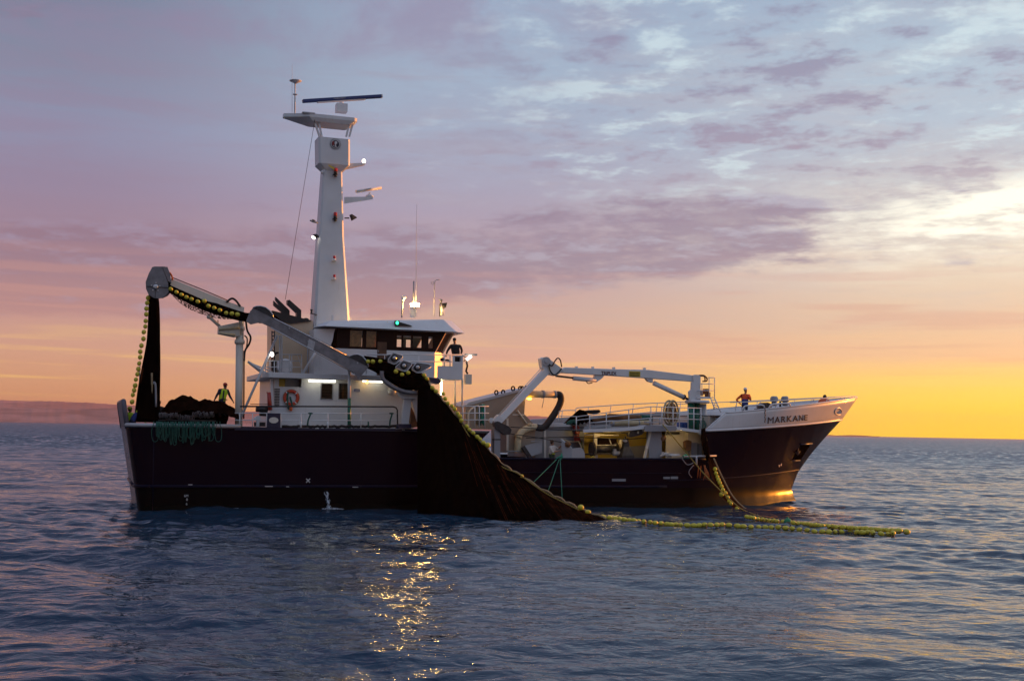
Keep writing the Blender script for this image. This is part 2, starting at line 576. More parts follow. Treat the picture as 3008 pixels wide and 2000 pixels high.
def simple(key, col, rough=0.5, metal=0.0, var=0.15, nscale=3.0, bumpd=0.0, coat=0.0, spec=0.5):
    m, b = new_mat(key); MT[key] = m
    p = objco()
    n = noise(p, nscale, 5, 0.6)
    lo = tuple(c * (1 - var) for c in col); hi = tuple(min(1, c * (1 + var)) for c in col)
    S.put(b.inputs['Base Color'], mixc(sstep(n, 0.3, 0.7), lo, hi))
    b.inputs['Roughness'].default_value = rough; b.inputs['Metallic'].default_value = metal
    b.inputs['Specular IOR Level'].default_value = spec
    b.inputs['Coat Weight'].default_value = coat; b.inputs['Coat Roughness'].default_value = 0.12
    if bumpd:
        S.put(b.inputs['Normal'], bump(noise(p, nscale * 6, 4, 0.6), 0.6, bumpd))
    return m


def painted(key, col, stain=(0.30, 0.16, 0.07), amount=0.35, rough=0.38, coat=0.2):
    """ship's paint with weathering: rust runs, scuffs and grime"""
    m, b = new_mat(key); MT[key] = m
    p = objco()
    runs = noise(scale3(p, (3.0, 3.0, 0.22)), 2.0, 5, 0.6, 0.2)
    blot = noise(p, 0.8, 5, 0.6)
    fine = noise(p, 14, 4, 0.65)
    f = sstep(runs, 0.56, 0.78) * sstep(blot, 0.42, 0.66)
    c = mixc(sstep(blot, 0.3, 0.7), tuple(x * 0.9 for x in col), col)
    c = mixc(f * amount, c, stain)
    c = mixc(sstep(fine, 0.66, 0.74) * amount * 0.6, c, tuple(x * 0.55 for x in col))
    S.put(b.inputs['Base Color'], c)
    S.put(b.inputs['Roughness'], sstep(fine, 0.2, 0.8, rough - 0.08, rough + 0.14))
    b.inputs['Coat Weight'].default_value = coat; b.inputs['Coat Roughness'].default_value = 0.15
    if coat == 0: b.inputs['Specular IOR Level'].default_value = 0.12
    S.put(b.inputs['Normal'], bump(noise(p, 1.4, 3, 0.5), 0.5, 0.012))
    return m


def hull_paint():
    m, b = new_mat('hull_paint'); MT['hull_paint'] = m
    p = objco()
    sep = S.nt.nodes.new('ShaderNodeSeparateXYZ'); S.put(sep.inputs[0], p)
    u, v, w = (S(o) for o in sep.outputs)
    runs = noise(scale3(p, (2.2, 2.2, 0.16)), 2.0, 6, 0.62, 0.15)
    blot = noise(p, 0.55, 5, 0.6); fine = noise(p, 9, 5, 0.7)
    navy, black = (0.0060, 0.0017, 0.0078), (0.0016, 0.0011, 0.0014)
    c = mixc(sstep(w, 1.10, 1.14), black, navy)
    c = mixc(sstep(runs, 0.55, 0.75) * sstep(blot, 0.4, 0.65) * 0.22, c, (0.014, 0.005, 0.004))
    c = mixc(sstep(fine, 0.68, 0.75) * 0.10, c, (0.02, 0.02, 0.024))
    weed = sstep(w + noise(p, 2.5, 4, 0.6) * 0.5, 0.62, 0.3)
    c = mixc(weed * 0.7, c, (0.006, 0.006, 0.003))
    S.put(b.inputs['Base Color'], c)
    b.inputs['Specular IOR Level'].default_value = 0.10
    S.put(b.inputs['Roughness'], sstep(fine, 0.2, 0.8, 0.21, 0.28))
    # dished plating between the frames
    fr = S.m('SINE', u * 5.236)
    h = fr * 0.003 + noise(p, 0.9, 3, 0.5) * 0.014
    S.put(b.inputs['Normal'], bump(h, 0.8, 1.0))
    return m


def emitter(key, col, strength):
    m = bpy.data.materials.new(key); m.use_nodes = True; MT[key] = m
    nt = m.node_tree; nt.nodes.clear()
    e = nt.nodes.new('ShaderNodeEmission'); e.inputs[0].default_value = (*col, 1); e.inputs[1].default_value = strength
    o = nt.nodes.new('ShaderNodeOutputMaterial'); nt.links.new(e.outputs[0], o.inputs[0])
    return m


def glass(key, tint=(0.5, 0.45, 0.4), mixf=0.35):
    m = bpy.data.materials.new(key); m.use_nodes = True; MT[key] = m
    nt = m.node_tree; nt.nodes.clear(); S.nt = nt
    g = nt.nodes.new('ShaderNodeBsdfGlossy'); g.inputs['Roughness'].default_value = 0.03; g.inputs['Color'].default_value = (0.9, 0.9, 0.9, 1)
    t = nt.nodes.new('ShaderNodeBsdfTransparent'); t.inputs[0].default_value = (*tint, 1)
    fr = nt.nodes.new('ShaderNodeFresnel'); fr.inputs[0].default_value = 1.5
    mx = nt.nodes.new('ShaderNodeMixShader'); o = nt.nodes.new('ShaderNodeOutputMaterial')
    nt.links.new(fr.outputs[0], mx.inputs[0]); nt.links.new(t.outputs[0], mx.inputs[1]); nt.links.new(g.outputs[0], mx.inputs[2])
    nt.links.new(mx.outputs[0], o.inputs[0])
    return m


def netting(key, col, open_=0.0, scale=22.0):
    """knotted mesh: strands run along the cloth with gaps that show what is behind"""
    m, b = new_mat(key); MT[key] = m
    p = objco()
    big = noise(scale3(p, (1.4, 1.4, 0.25)), 2.2, 5, 0.6, 0.4)
    n = noise(p, scale, 4, 0.6)
    c = mixc(sstep(big, 0.35, 0.7), tuple(x * 0.5 for x in col), tuple(x * 1.6 for x in col))
    S.put(b.inputs['Base Color'], c)
    b.inputs['Roughness'].default_value = 0.85; b.inputs['Specular IOR Level'].default_value = 0.0
    S.put(b.inputs['Normal'], bump(big * 0.5 + n * 0.2, 0.9, 0.12))
    if open_:
        S.put(b.inputs['Alpha'], sstep(n, open_ - 0.03, open_ + 0.03))
    return m


painted('white_paint', (0.74, 0.75, 0.76))
painted('cream_paint', (0.74, 0.68, 0.58), amount=0.3)
painted('buff_paint', (0.66, 0.48, 0.32), amount=0.25)
painted('grey_paint', (0.30, 0.31, 0.34), amount=0.4)
painted('pale_grey_paint', (0.46, 0.46, 0.48), amount=0.4)
painted('navy_paint', (0.012, 0.013, 0.045), amount=0.3)
painted('dark_brown_paint', (0.020, 0.008, 0.005), amount=0.15, rough=0.5, coat=0.0)
painted('shaded_hopper_paint', (0.36, 0.28, 0.21), amount=0.35)  # darker tan: the hood's shadow is put into the paint
painted('strake_paint', (0.006, 0.006, 0.022), amount=0.2, coat=0.0)
painted('black_paint', (0.014, 0.013, 0.013), amount=0.3, rough=0.5)
painted('red_paint', (0.42, 0.035, 0.02), amount=0.3)
painted('yellow_paint', (0.65, 0.46, 0.05), amount=0.2)
painted('green_paint', (0.015, 0.16, 0.10), amount=0.3)
painted('blue_paint', (0.012, 0.035, 0.17), amount=0.1)
painted('deck_paint', (0.10, 0.11, 0.11), amount=0.5, rough=0.6)
painted('stern_paint', (0.13, 0.125, 0.15), amount=0.3, coat=0.0)
hull_paint()
simple('galvanised', (0.21, 0.20, 0.21), 0.5, 0.35, 0.22, 2.5, 0.002)
simple('stainless', (0.55, 0.54, 0.55), 0.32, 0.85, 0.1, 3)
simple('dark_steel', (0.05, 0.048, 0.05), 0.5, 0.5, 0.3, 4)
simple('rust_pipe', (0.20, 0.09, 0.035), 0.75, 0.0, 0.4, 2.0, 0.004)
simple('tan_pipe', (0.50, 0.40, 0.24), 0.6, 0.0, 0.2, 2.0)
simple('cream_pipe', (0.62, 0.52, 0.33), 0.5, 0.0, 0.2, 2.0)
simple('black_rubber', (0.012, 0.010, 0.010), 0.6, 0.0, 0.3, 5, 0.003)
simple('grey_plastic', (0.40, 0.40, 0.42), 0.45, 0.0, 0.1)
simple('yellow_float', (0.66, 0.56, 0.045), 0.42, 0.0, 0.14, 9.0, 0.004)
simple('orange_plastic', (0.75, 0.12, 0.025), 0.4, 0.0, 0.1)
simple('lifebuoy_red', (0.60, 0.06, 0.02), 0.45, 0.0, 0.12)
simple('lens_red', (0.55, 0.02, 0.015), 0.2, 0.0, 0.05)
simple('buoy_green', (0.015, 0.25, 0.10), 0.5, 0.0, 0.15)
simple('teal_rope', (0.014, 0.10, 0.072), 0.8, 0.0, 0.35, 14, 0.004)
simple('green_rope', (0.02, 0.24, 0.15), 0.8, 0.0, 0.3, 14)
simple('yellow_rope', (0.34, 0.24, 0.05), 0.8, 0.0, 0.3, 14)
simple('tan_rope', (0.30, 0.22, 0.12), 0.85, 0.0, 0.3, 14)
simple('orange_rope', (0.42, 0.11, 0.025), 0.85, 0.0, 0.35, 14)
simple('grey_ring', (0.13, 0.115, 0.115), 0.5, 0.5, 0.25, 6)
simple('cable', (0.03, 0.03, 0.03), 0.5, 0.3, 0.2)
simple('skin', (0.36, 0.18, 0.11), 0.5, 0.0, 0.12, 6)
simple('hair', (0.02, 0.014, 0.01), 0.7)
simple('hi_vis', (0.62, 0.86, 0.02), 0.6, 0.0, 0.1)
simple('navy_cloth', (0.018, 0.020, 0.05), 0.85, 0.0, 0.25, 8, 0.004)
simple('blue_cloth', (0.03, 0.05, 0.22), 0.8, 0.0, 0.25, 8, 0.004)
simple('black_cloth', (0.010, 0.010, 0.011), 0.85, 0.0, 0.25, 8, 0.004)
simple('orange_cloth', (0.80, 0.10, 0.015), 0.75, 0.0, 0.15, 8, 0.004)
simple('white_cloth', (0.62, 0.57, 0.52), 0.8, 0.0, 0.1, 8, 0.004)
simple('green_oilskin', (0.02, 0.06, 0.035), 0.45, 0.0, 0.2, 5)
simple('white_plastic', (0.78, 0.78, 0.78), 0.35, 0.0, 0.05)
simple('blue_plastic', (0.03, 0.10, 0.36), 0.35, 0.0, 0.1)
simple('red_plastic', (0.45, 0.03, 0.02), 0.35, 0.0, 0.1)
simple('curtain', (0.72, 0.38, 0.16), 0.9, 0.0, 0.3, 6, 0.01)  # orange carries the sunset glow of the wheelhouse panes
simple('wood', (0.10, 0.045, 0.02), 0.5, 0.0, 0.3, 3)
simple('gull_white', (0.5, 0.5, 0.52), 0.8)
simple('gull_grey', (0.10, 0.10, 0.11), 0.8)
simple('lettering_navy', (0.015, 0.015, 0.03), 0.45)
simple('lettering_maroon', (0.08, 0.012, 0.02), 0.45)
simple('lettering_white', (0.6, 0.6, 0.6), 0.5)
simple('sign_yellow', (0.60, 0.46, 0.03), 0.45)
netting('net_dark', (0.0024, 0.0016, 0.0013))
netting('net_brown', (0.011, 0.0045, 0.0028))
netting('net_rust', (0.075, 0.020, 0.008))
netting('net_thin', (0.012, 0.008, 0.007), 0.47, 16)
glass('window_glass', (0.42, 0.36, 0.32))
glass('clear_glass', (0.92, 0.92, 0.92))
emitter('tube_glow', (1.0, 0.94, 0.74), 4.6)
emitter('flood_glow', (1.0, 0.90, 0.78), 8.0)
emitter('sodium_glow', (1.0, 0.66, 0.24), 60.0)
emitter('roof_glow', (1.0, 0.58, 0.16), 480.0)
emitter('wing_glow', (1.0, 0.80, 0.42), 22.0)
emitter('nav_glow', (1.0, 0.80, 0.55), 12.0)
emitter('green_glow', (0.05, 1.0, 0.45), 3.0)
emitter('amber_glow', (1.0, 0.5, 0.04), 14.0)


# ------------------------------------------------------------------ hull form
_st = sorted([(q(x, y, 0)[2], q(x, y, 0)[0]) for x, y in ((2325, 1436), (2344, 1386), (2383, 1332), (2427, 1281), (2470, 1235), (2518, 1167))])
_stw = [-1.4, -0.5, 0.0, 0.35] + [a for a, b in _st if a > 0.5] + [9.0]
_stu = [41.2, 41.75, 41.75, 41.45] + [b for a, b in _st if a > 0.5] + [_st[-1][1] + 1.6]


def us(w): return float(np.interp(w, _stw, _stu))
def ut(w): return -0.18 * w


def hb(u, w):
    k = min(max((w - 1.9) / 4.1, 0.0), 1.1)
    ln, p = 13.6 - 1.1 * k, 2.2 + 0.2 * k
    s = min(max((us(w) - u) / ln, 0.0), 1.0)
    h = 4.4 * (1 - (1 - s) ** p)
    d = u - ut(w); rc = 0.75
    if d < rc: h -= rc - math.sqrt(max(rc * rc - (rc - max(d, 0)) ** 2, 0))
    return max(h, 0.0)


def qh(px, py, off=0.0):
    """measured point on the starboard shell"""
    o, d = sight(px, py); lo, hi = None, None
    t0 = (-9 - o[1]) / d[1]; t1 = (1.5 - o[1]) / d[1]
    for i in range(1, 1500):
        t = t0 + (t1 - t0) * i / 1500
        u, v, w = o[0] + d[0] * t, o[1] + d[1] * t, o[2] + d[2] * t
        if v > -hb(u, w) - off: return (u, v, w)
    return q(px, py, -0.05)


vessel = thing('fishing_vessel', 'purse seiner with dark navy hull, white wheelhouse and tall white tapered mast', 'fishing vessel', (20, 0, 0))


def shell(mb, side, t_of, w_lo, w_hi, nw, a_of=None, mi=0, ts=None):
    """hull plating between two heights; a_of(w) is the after edge"""
    a_of = a_of or ut
    vs, n = [], len(ts)
    for t in ts:
        for j in range(nw + 1):
            lo, hi = w_lo(t), w_hi(t)
            w = lo + (hi - lo) * j / nw
            a = a_of(w); e = t_of(w)
            u = a + (e - a) * t
            vs.append((u, side * hb(u, w), w))
    fs = [(i * (nw + 1) + j, (i + 1) * (nw + 1) + j, (i + 1) * (nw + 1) + j + 1, i * (nw + 1) + j + 1) for i in range(n - 1) for j in range(nw)]
    mb.add(vs, fs, mi, True)


TS = list(np.concatenate([np.linspace(0, 0.018, 9)[:-1], np.linspace(0.018, 0.55, 20)[:-1], np.linspace(0.55, 1, 34)]))
AFT_END = lambda w: 17.3 + (w - 2.75) * 1.02
WTOP = lambda t: 2.72 + 0.25 * max(0, t - 0.5)
FW_LO, FW_HI = 4.52, 5.43          # lower edge of the white bulwark, aft and at the stem


def fw_low(t): return FW_LO + (FW_HI - FW_LO) * t ** 1.15
def fw_top(t): return 5.66 + (6.98 - 5.66) * t ** 1.1


def fw_aft(w): return float(np.interp(w, [2.7, 3.2, 3.7, 4.0, 4.5, 5.66, 6], [32.9, 32.5, 32.4, 32.75, 32.45, 33.9, 34.0]))


hull = MB()
TS_AFT = list(np.concatenate([np.linspace(0, 0.045, 9)[:-1], np.linspace(0.045, 1, 12)]))
for sd in (-1, 1):
    shell(hull, sd, AFT_END, lambda t: -1.3, lambda t: 4.30, 16, ts=TS_AFT)
    shell(hull, sd, lambda w: fw_aft(min(w, 2.7)), lambda t: -1.3, lambda t: 2.75 + .1 * t, 12, a_of=AFT_END, ts=list(np.linspace(0, 1, 22)))
    shell(hull, sd, us, lambda t: -1.3, fw_low, 22, a_of=fw_aft, ts=list(np.linspace(0, 1, 40)))
# transom
for j in range(12):
    w0, w1 = -1.3 + 5.56 * j / 12, -1.3 + 5.56 * (j + 1) / 12
    a, b = hb(ut(w0), w0), hb(ut(w1), w1)
    hull.add([(ut(w0), -a, w0), (ut(w0), a, w0), (ut(w1), b, w1), (ut(w1), -b, w1)], [(0, 1, 2, 3)], 0)
part('hull', hull, 'hull_paint', vessel)
wc = MB()
for sd in (-1, 1): wc.tube([(u, sd * (hb(u, 2.8) - .02), 2.74 + .1 * max(0, (u - 17.5) / 15)) for u in np.linspace(17.4, 32.9, 24)], .07, 6)
parts('waist_cap', wc, 'strake_paint', vessel)

tb = MB()                          # raised stern bulwark
tb.prism([(ut(4.2), 4.2), (ut(5.5) - 0.02, 5.5), (ut(5.5) + 0.16, 5.52), (ut(4.2) + 0.16, 4.2)], -3.66, 3.66)
tb.tube([(ut(4.1) + 0.08, -3.68, 4.1), (ut(5.35) + 0.08, -3.68, 5.35), (ut(5.45) + 0.08, -3.5, 5.52), (ut(5.45) + 0.08, 3.5, 5.52), (ut(5.35) + 0.08, 3.68, 5.35), (ut(4.1) + 0.08, 3.68, 4.1)], 0.13, 10)
part('stern_bulwark', tb, 'stern_paint', vessel)

bw = MB()
for sd in (-1, 1): shell(bw, sd, us, fw_low, fw_top, 5, a_of=fw_aft, ts=list(np.linspace(0, 1, 40)))
bulwark = part('bow_bulwark', bw, 'white_paint', vessel, solid=0.07)
cap, kn = MB(), MB()
for sd in (-1, 1):
    pts, pk = [], []
    for i in range(41):
        t = i / 40
        w = fw_top(t); a = fw_aft(w); u = a + (us(w) - a) * t; pts.append((u, sd * (hb(u, w) + 0.01), w))
        w = fw_low(t) + 0.03; a = fw_aft(w); u = a + (us(w) - a) * t; pk.append((u, sd * (hb(u, w) + 0.03), w))
    cap.tube(pts, 0.055, 6); kn.tube(pk, 0.075, 6)
    if sd == -1: aft_edge = [(fw_aft(w), -hb(fw_aft(w), w), w) for w in np.linspace(4.5, 5.66, 5)]; cap.tube(aft_edge, 0.05, 6)
part('cap_rail', cap, 'white_paint', bulwark)
parts('knuckle_bar', kn, 'white_paint', bulwark)

# port side bulwark abreast the boat deck, seen across the deck
pb = MB()
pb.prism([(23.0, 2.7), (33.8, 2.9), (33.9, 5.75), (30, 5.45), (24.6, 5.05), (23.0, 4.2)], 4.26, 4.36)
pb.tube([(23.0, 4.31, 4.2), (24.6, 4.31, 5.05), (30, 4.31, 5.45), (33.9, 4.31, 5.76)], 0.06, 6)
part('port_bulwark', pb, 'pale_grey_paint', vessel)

# name and marks
n0, n1 = qh(2252, 1243, 0.05), qh(2372, 1231, 0.05)
n0t = qh(2252, 1226, 0.05)
hgt = (Vector(qh(2310, 1221, 0.05)) - Vector(qh(2310, 1238, 0.05))).length
nd = Vector(n1) - Vector(n0)
sp = nd / 7.0
for ch, xa, xb in (("M", 2255, 2272), ("A", 2275, 2291), ("R", 2294.5, 2307.5), ("K", 2311, 2326), ("A", 2328, 2344), ("N", 2347, 2358.5), ("E", 2362, 2371.5)):
    yb = 1244 - .087 * (xa - 2255)
    p0, p1 = Vector(qh(xa, yb, .055)), Vector(qh(xb, yb - .087 * (xb - xa), .055)); pt = Vector(qh(xa + 1, yb - 16, .055))
    letters('name_letter', ch, 'lettering_navy', bulwark, p0, p1 - p0, pt - p0, .41, (p1 - p0).length, .012, 0.0 if ch == 'M' else .014)
mk = MB()
c = Vector(qh(905, 1411, 0.03))
for s_ in (-1, 1): mk.beam(c + Vector((-0.10, 0, -0.10 * s_)), c + Vector((0.10, 0, 0.10 * s_)), 0.02, 0.05, up=(0, 0, 1))
part('load_mark', mk, 'lettering_white', vessel)
for px, py, tx, hh in ((541, 1459, "6M", .12), (547, 1470, "8", .12), (546, 1483, "6", .12), (2287, 1371, "4", .2), (2293, 1367, "2", .2)):
    p = Vector(qh(px, py, 0.05)); p1 = Vector(qh(px + 6, py, 0.05))
    letters('draught_mark', tx, 'lettering_white', vessel, p, p1 - p, (0, 0, 1), hh, None, 0.02)
sc = MB()
for px, py, l in ((553, 1423, .2), (778, 1428, .4), (840, 1429, .15), (1035, 1430, .3), (1236, 1430, .35), (925, 1258, .2), (1162, 1259, .2), (1180, 1262, .15)):
    p = qh(px, py, 0.06 if py > 1300 else 0.02); sc.box(p[0], p[0] + l, p[1] - 0.09, p[1], p[2] - 0.015, p[2] + 0.02)
parts('scuff', sc, 'lettering_white', vessel)
pl = MB()                          # welded plates and faded panels on the waist
for x0, x1, y0, y1 in ((1798, 1838, 1406, 1413), (1948, 1966, 1400, 1406), (1969, 1989, 1399, 1406)):
    a, b = qh(x0, y1, 0.02), qh(x1, y0, 0.02); pl.box(a[0], b[0], -4.43, -4.38, a[2], b[2])
parts('faded_panel', pl, 'grey_paint', vessel)
# rubbing strakes
rb = MB()
for w_a, w_f, u0, u1, r in ((1.18, 1.2, 0.0, 30.0, 0.085), (1.55, 2.15, 30, 42.2, 0.035), (2.0, 2.0, 17, 31, 0.018)):
    pts = []
    for i in range(41):
        u = u0 + (u1 - u0) * i / 40; w = w_a + (w_f - w_a) * (i / 40) ** 1.4
        u = min(u, us(w) - 0.03)
        pts.append((u, -(hb(u, w) + 0.02), w))
    rb.tube(pts, r, 6)
rb.tube([(ut(1.18) - 0.02, -3.65, 1.18), (ut(1.22) - 0.02, 3.65, 1.22)], 0.085, 6)
rb.tube([(ut(1.18) - 0.02, -3.65, 1.18)] + [(ut(1.18) + 0.75 * (1 - math.cos(R(a))), -3.65 - 0.75 * math.sin(R(a)), 1.18) for a in (20, 45, 70, 90)], 0.085, 6)
rb.tube([(0.72, -4.42, -0.4), (0.62, -4.42, 4.25)], 0.03, 5)
parts('rubbing_strake', rb, 'strake_paint', vessel)
# pipe rail round the stern quarter
gp = MB()
pts = [(ut(4.3) + 0.08, -3.66, 4.3)] + [(ut(4.3) + 0.75 * (1 - math.cos(R(a))), -3.65 - 0.75 * math.sin(R(a)), 4.3) for a in (20, 45, 70, 90)] + [(5.0, -4.4, 4.33)]
gp.tube(pts, 0.105, 8)
gp.tube([(p[0], -p[1], p[2]) for p in pts], 0.105, 8)
parts('gunwale_pipe', gp, 'pale_grey_paint', vessel)
# anchor pocket and mooring eye
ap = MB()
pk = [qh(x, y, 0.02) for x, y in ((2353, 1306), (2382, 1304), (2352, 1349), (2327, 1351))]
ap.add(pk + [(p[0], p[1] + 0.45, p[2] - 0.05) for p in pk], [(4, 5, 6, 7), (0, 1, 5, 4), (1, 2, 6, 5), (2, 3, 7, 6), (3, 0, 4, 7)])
ap.add([(p[0], p[1] - 0.012, p[2]) for p in pk], [(0, 1, 2, 3)])  # flat black cover; the recess's shade is put into its colour
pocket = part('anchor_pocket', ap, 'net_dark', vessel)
lp = MB(); lp.tube([qh(2352, 1305, 0.05), qh(2386, 1303, 0.05)], 0.05, 6); lp.tube([qh(2325, 1353, 0.05), qh(2350, 1352, 0.05)], 0.04, 6)
parts('pocket_lip', lp, 'navy_paint', pocket)
an = MB(); a0 = Vector(qh(2345, 1320, 0.03)); an.tube([a0 + Vector((0, 0, .15)), a0 + Vector((-.05, 0, -.35))], 0.05, 6); an.tube([a0 + Vector((-.2, 0, -.15)), a0 + Vector((-.05, -.02, -.35)), a0 + Vector((.12, 0, -.1))], 0.04, 6)
part('anchor', an, 'dark_steel', pocket)
me_ = MB(); c = Vector(qh(2462, 1208, 0.03))
ring = []
for k in range(16):
    a = 6.283 * k / 16; p = qh(2462 + 10 * math.cos(a), 1208 + 10 * math.sin(a), 0.05); ring.append(p)
me_.tube(ring, 0.05, 6, closed=True); me_.lathe([(0.2, 0), (0.2, 0.04)], c, (0.2, -1, 0.2), 14, 1)
part('mooring_eye', me_, ['white_paint', 'grey_paint'], bulwark)

# decks
dk = MB()


def deckplate(u0, u1, w, inset=0.12, th=0.06, n=12):
    us_ = [u0 + (u1 - u0) * i / n for i in range(n + 1)]
    dk.plan([(u, -max(hb(u, w) - inset, 0.01)) for u in us_] + [(u, max(hb(u, w) - inset, 0.01)) for u in reversed(us_)], w - th, w)


deckplate(5.05, 18.75, 4.26, -0.02); deckplate(-0.35, 5.0, 3.35); deckplate(16.5, 33.0, 2.05); deckplate(33.2, 44.8, 5.5)
dk.box(5.0, 5.06, -4.35, 4.35, 2.85, 4.26)
part('deck', dk, 'deck_paint', vessel)
dk = MB(); dk.pprism([(690, 1256), (1240, 1259), (1240, 1266), (690, 1263)], -4.47, -4.40)
part('deck_edge', dk, 'navy_paint', vessel)

# ------------------------------------------------------------------ deckhouse
VW = -2.9
uL, uR = ux(793, VW), ux(1182, VW)
wD, wT = 4.26, wy(1108, VW, 1000)
dh = MB()
nl, nr_, nb_ = ux(817, VW), ux(883, VW), wy(1136, VW, 850)
win = [(ux(941, VW), ux(976, VW), wy(1172, VW, 958), wy(1126, VW, 958)), (ux(993, VW), ux(1024, VW), wy(1172, VW, 1008), wy(1126, VW, 1008))]
dh.holed(ux(803, VW), uR, wD, wT, VW, VW + 0.1, win + [(nl, nr_, nb_, wT)])
dh.box(uL + 0.3, uR, 2.8, 2.9, wD, wT); dh.box(uR - 0.1, uR, VW + 0.1, 2.8, wD, wT); dh.box(uL + 0.2, uL + 0.3, VW + 1.2, 2.8, wD, wT)
dh.box(nl, nr_, VW + 0.9, VW + 1.0, nb_, wT)
house = part('deckhouse', dh, 'white_paint', vessel)
ip = MB(); ip.box(nl - 0.1, nl + 0.42, VW + 0.55, VW + 0.85, nb_ - 0.2, wT - 0.05)  # recess panel; the yellow light on it is put into its paint
part('lit_panel', ip, 'yellow_paint', house)
for a, b, c, d in win:
    fr = MB()
    rr = [(a, VW - 0.02, c), (b, VW - 0.02, c), (b, VW - 0.02, d), (a, VW - 0.02, d)]
    fr.tube(rr, 0.035, 6, closed=True)
    w_ = part('window', fr, 'grey_paint', house)
    g = MB(); g.box(a, b, VW + 0.03, VW + 0.05, c, d); part('pane', g, 'window_glass', w_)
    g = MB(); g.box(a, b, VW + 0.4, VW + 0.42, c, d)
    for k in range(4): g.box(a + 0.05, b - 0.1 * (k % 2), VW + 0.3, VW + 0.4, c + 0.16 * k, c + 0.16 * k + 0.05, 1)
    part('blind', g, ['grey_paint', 'black_paint'], w_)
vt = MB()
for k in range(11):
    y = 1142 + k * 4.7
    a = q(806, y, VW - 0.02); vt.box(a[0], ux(813, VW), VW - 0.05, VW - 0.01, a[2] - 0.03, a[2] + 0.012); vt.box(ux(813.5, VW), ux(820, VW), VW - 0.05, VW - 0.01, a[2] - 0.025, a[2] + 0.015)
part('vent_slats', vt, 'black_paint', house)
sg = MB(); sg.box(ux(1039, VW), ux(1055, VW), VW - 0.03, VW - 0.005, wy(1150, VW, 1046), wy(1142, VW, 1046))
sg_ = part('notice_plate', sg, 'blue_plastic', house)
sg = MB()
for k in range(2): sg.box(ux(1041, VW), ux(1053, VW), VW - 0.04, VW - 0.03, wy(1149 - 3.5 * k, VW, 1046), wy(1147.5 - 3.5 * k, VW, 1046))
part('notice_lines', sg, 'lettering_white', sg_)
# corner recess forward of the house with pipes and boxes
rc = MB(); rc.box(uR, uR + 0.9, -2.0, 2.8, wD, wT)
part('house_front_recess', rc, 'cream_paint', house)
rp = MB()
for k, dx in enumerate((0.15, 0.35, 0.6)): rp.tube([(uR + dx, -2.1, wD), (uR + dx, -2.1, wT - 0.2)], 0.05, 6)
parts('recess_pipe', rp, 'cream_pipe', house)
rx = MB(); rx.box(uR + 0.12, uR + 0.42, -2.35, -2.1, wD + 0.6, wD + 1.15); part('hydrant_box', rx, 'red_paint', house)
# posts and raised panel aft of the house
ps = MB(); ps.beam(q(798, 1215, VW), q(798, 1108, VW), 0.16, 0.16, up=(0, 1, 0))
ps.beam(q(798, 1112, VW), q(798, 1108, VW), 0.3, 0.3, up=(0, 1, 0))
part('house_post', ps, 'white_paint', house)
sp_ = MB(); sp_.box(ux(785, -4.3), ux(824, -4.3), -4.4, -4.32, 4.26, wy(1213, -4.3, 800))
pan = part('bulwark_panel', sp_, 'navy_paint', vessel)
ov = MB(); c = q(804, 1234, -4.42)
ov.loft([[(c[0] + 0.25 * math.cos(R(a)), -4.43, c[2] + 0.16 * math.sin(R(a))) for a in range(0, 360, 20)], [(c[0] + 0.25 * math.cos(R(a)), -4.40, c[2] + 0.16 * math.sin(R(a))) for a in range(0, 360, 20)]])
part('fairlead', ov, 'cream_paint', pan)

# slab over the walkway
slab = MB()
sw0, sw1 = wy(1113.5, -3.6, 950), wy(1098, -3.6, 950)
s0, s1 = ux(772, -3.6), ux(1283, -3.6)
slab.plan([(s0, -3.0), (s0 + 0.3, -3.6), (s1, -3.6), (s1 + 0.4, -3.0), (s1 + 0.4, 3.6), (s0, 3.6)], sw0, sw1)
slab = part('bridge_deck_slab', slab, 'white_paint', vessel, bevel=0.03)
for x0, x1, yy in ((905, 987, 1116), (1083, 1126, 1118), (1064, 1082, 1116.5)):
    a, b = q(x0, yy, -3.3), q(x1, yy, -3.3)
    ft = MB(); ft.box(a[0], b[0], -3.4, -3.2, a[2] + 0.03, a[2] + 0.09)
    lf = part('strip_light', ft, 'white_plastic', vessel)
    tb_ = MB(); tb_.tube([(a[0] + .03, -3.3, a[2] - 0.03), (b[0] - .03, -3.3, a[2] - 0.03)], 0.062, 10); part('tube', tb_, 'tube_glow', lf)
sm = MB(); c = q(1078, 1121, -3.3); sm.ell(c, 0.09, 0.09, 0.09); part('amber_lamp', sm, 'amber_glow', vessel)
dm = MB(); c = q(1152, 1150, VW - 0.15); dm.lathe([(0.2, -0.15), (0.24, 0), (0.2, 0.15), (0.1, 0.2)], c, (0, -0.4, 1), 14); dm.lathe([(0.12, 0.1), (0.16, 0.25)], c, (0, 0.2, 1), 12)
part('loudspeaker', dm, 'white_plastic', house)

# ------------------------------------------------------------------ wheelhouse
VB = -2.7
b0, b1 = ux(922, VB), ux(1274, VB)
wS, wW0, wW1 = sw1, wy(1029, VB, 1150), wy(969, VB, 1150)
wh = MB()
ch = 0.62


def plan_at(uf, v=2.7, c=ch): return [(b0, -v), (uf, -v), (uf + c, -v + c), (uf + c, v - c), (uf, v), (b0, v)]


wh.loft([[(a, b, wS) for a, b in plan_at(b1)], [(a, b, wW0) for a, b in plan_at(b1)]])
part_w = part('wheelhouse', wh, 'white_paint', vessel)
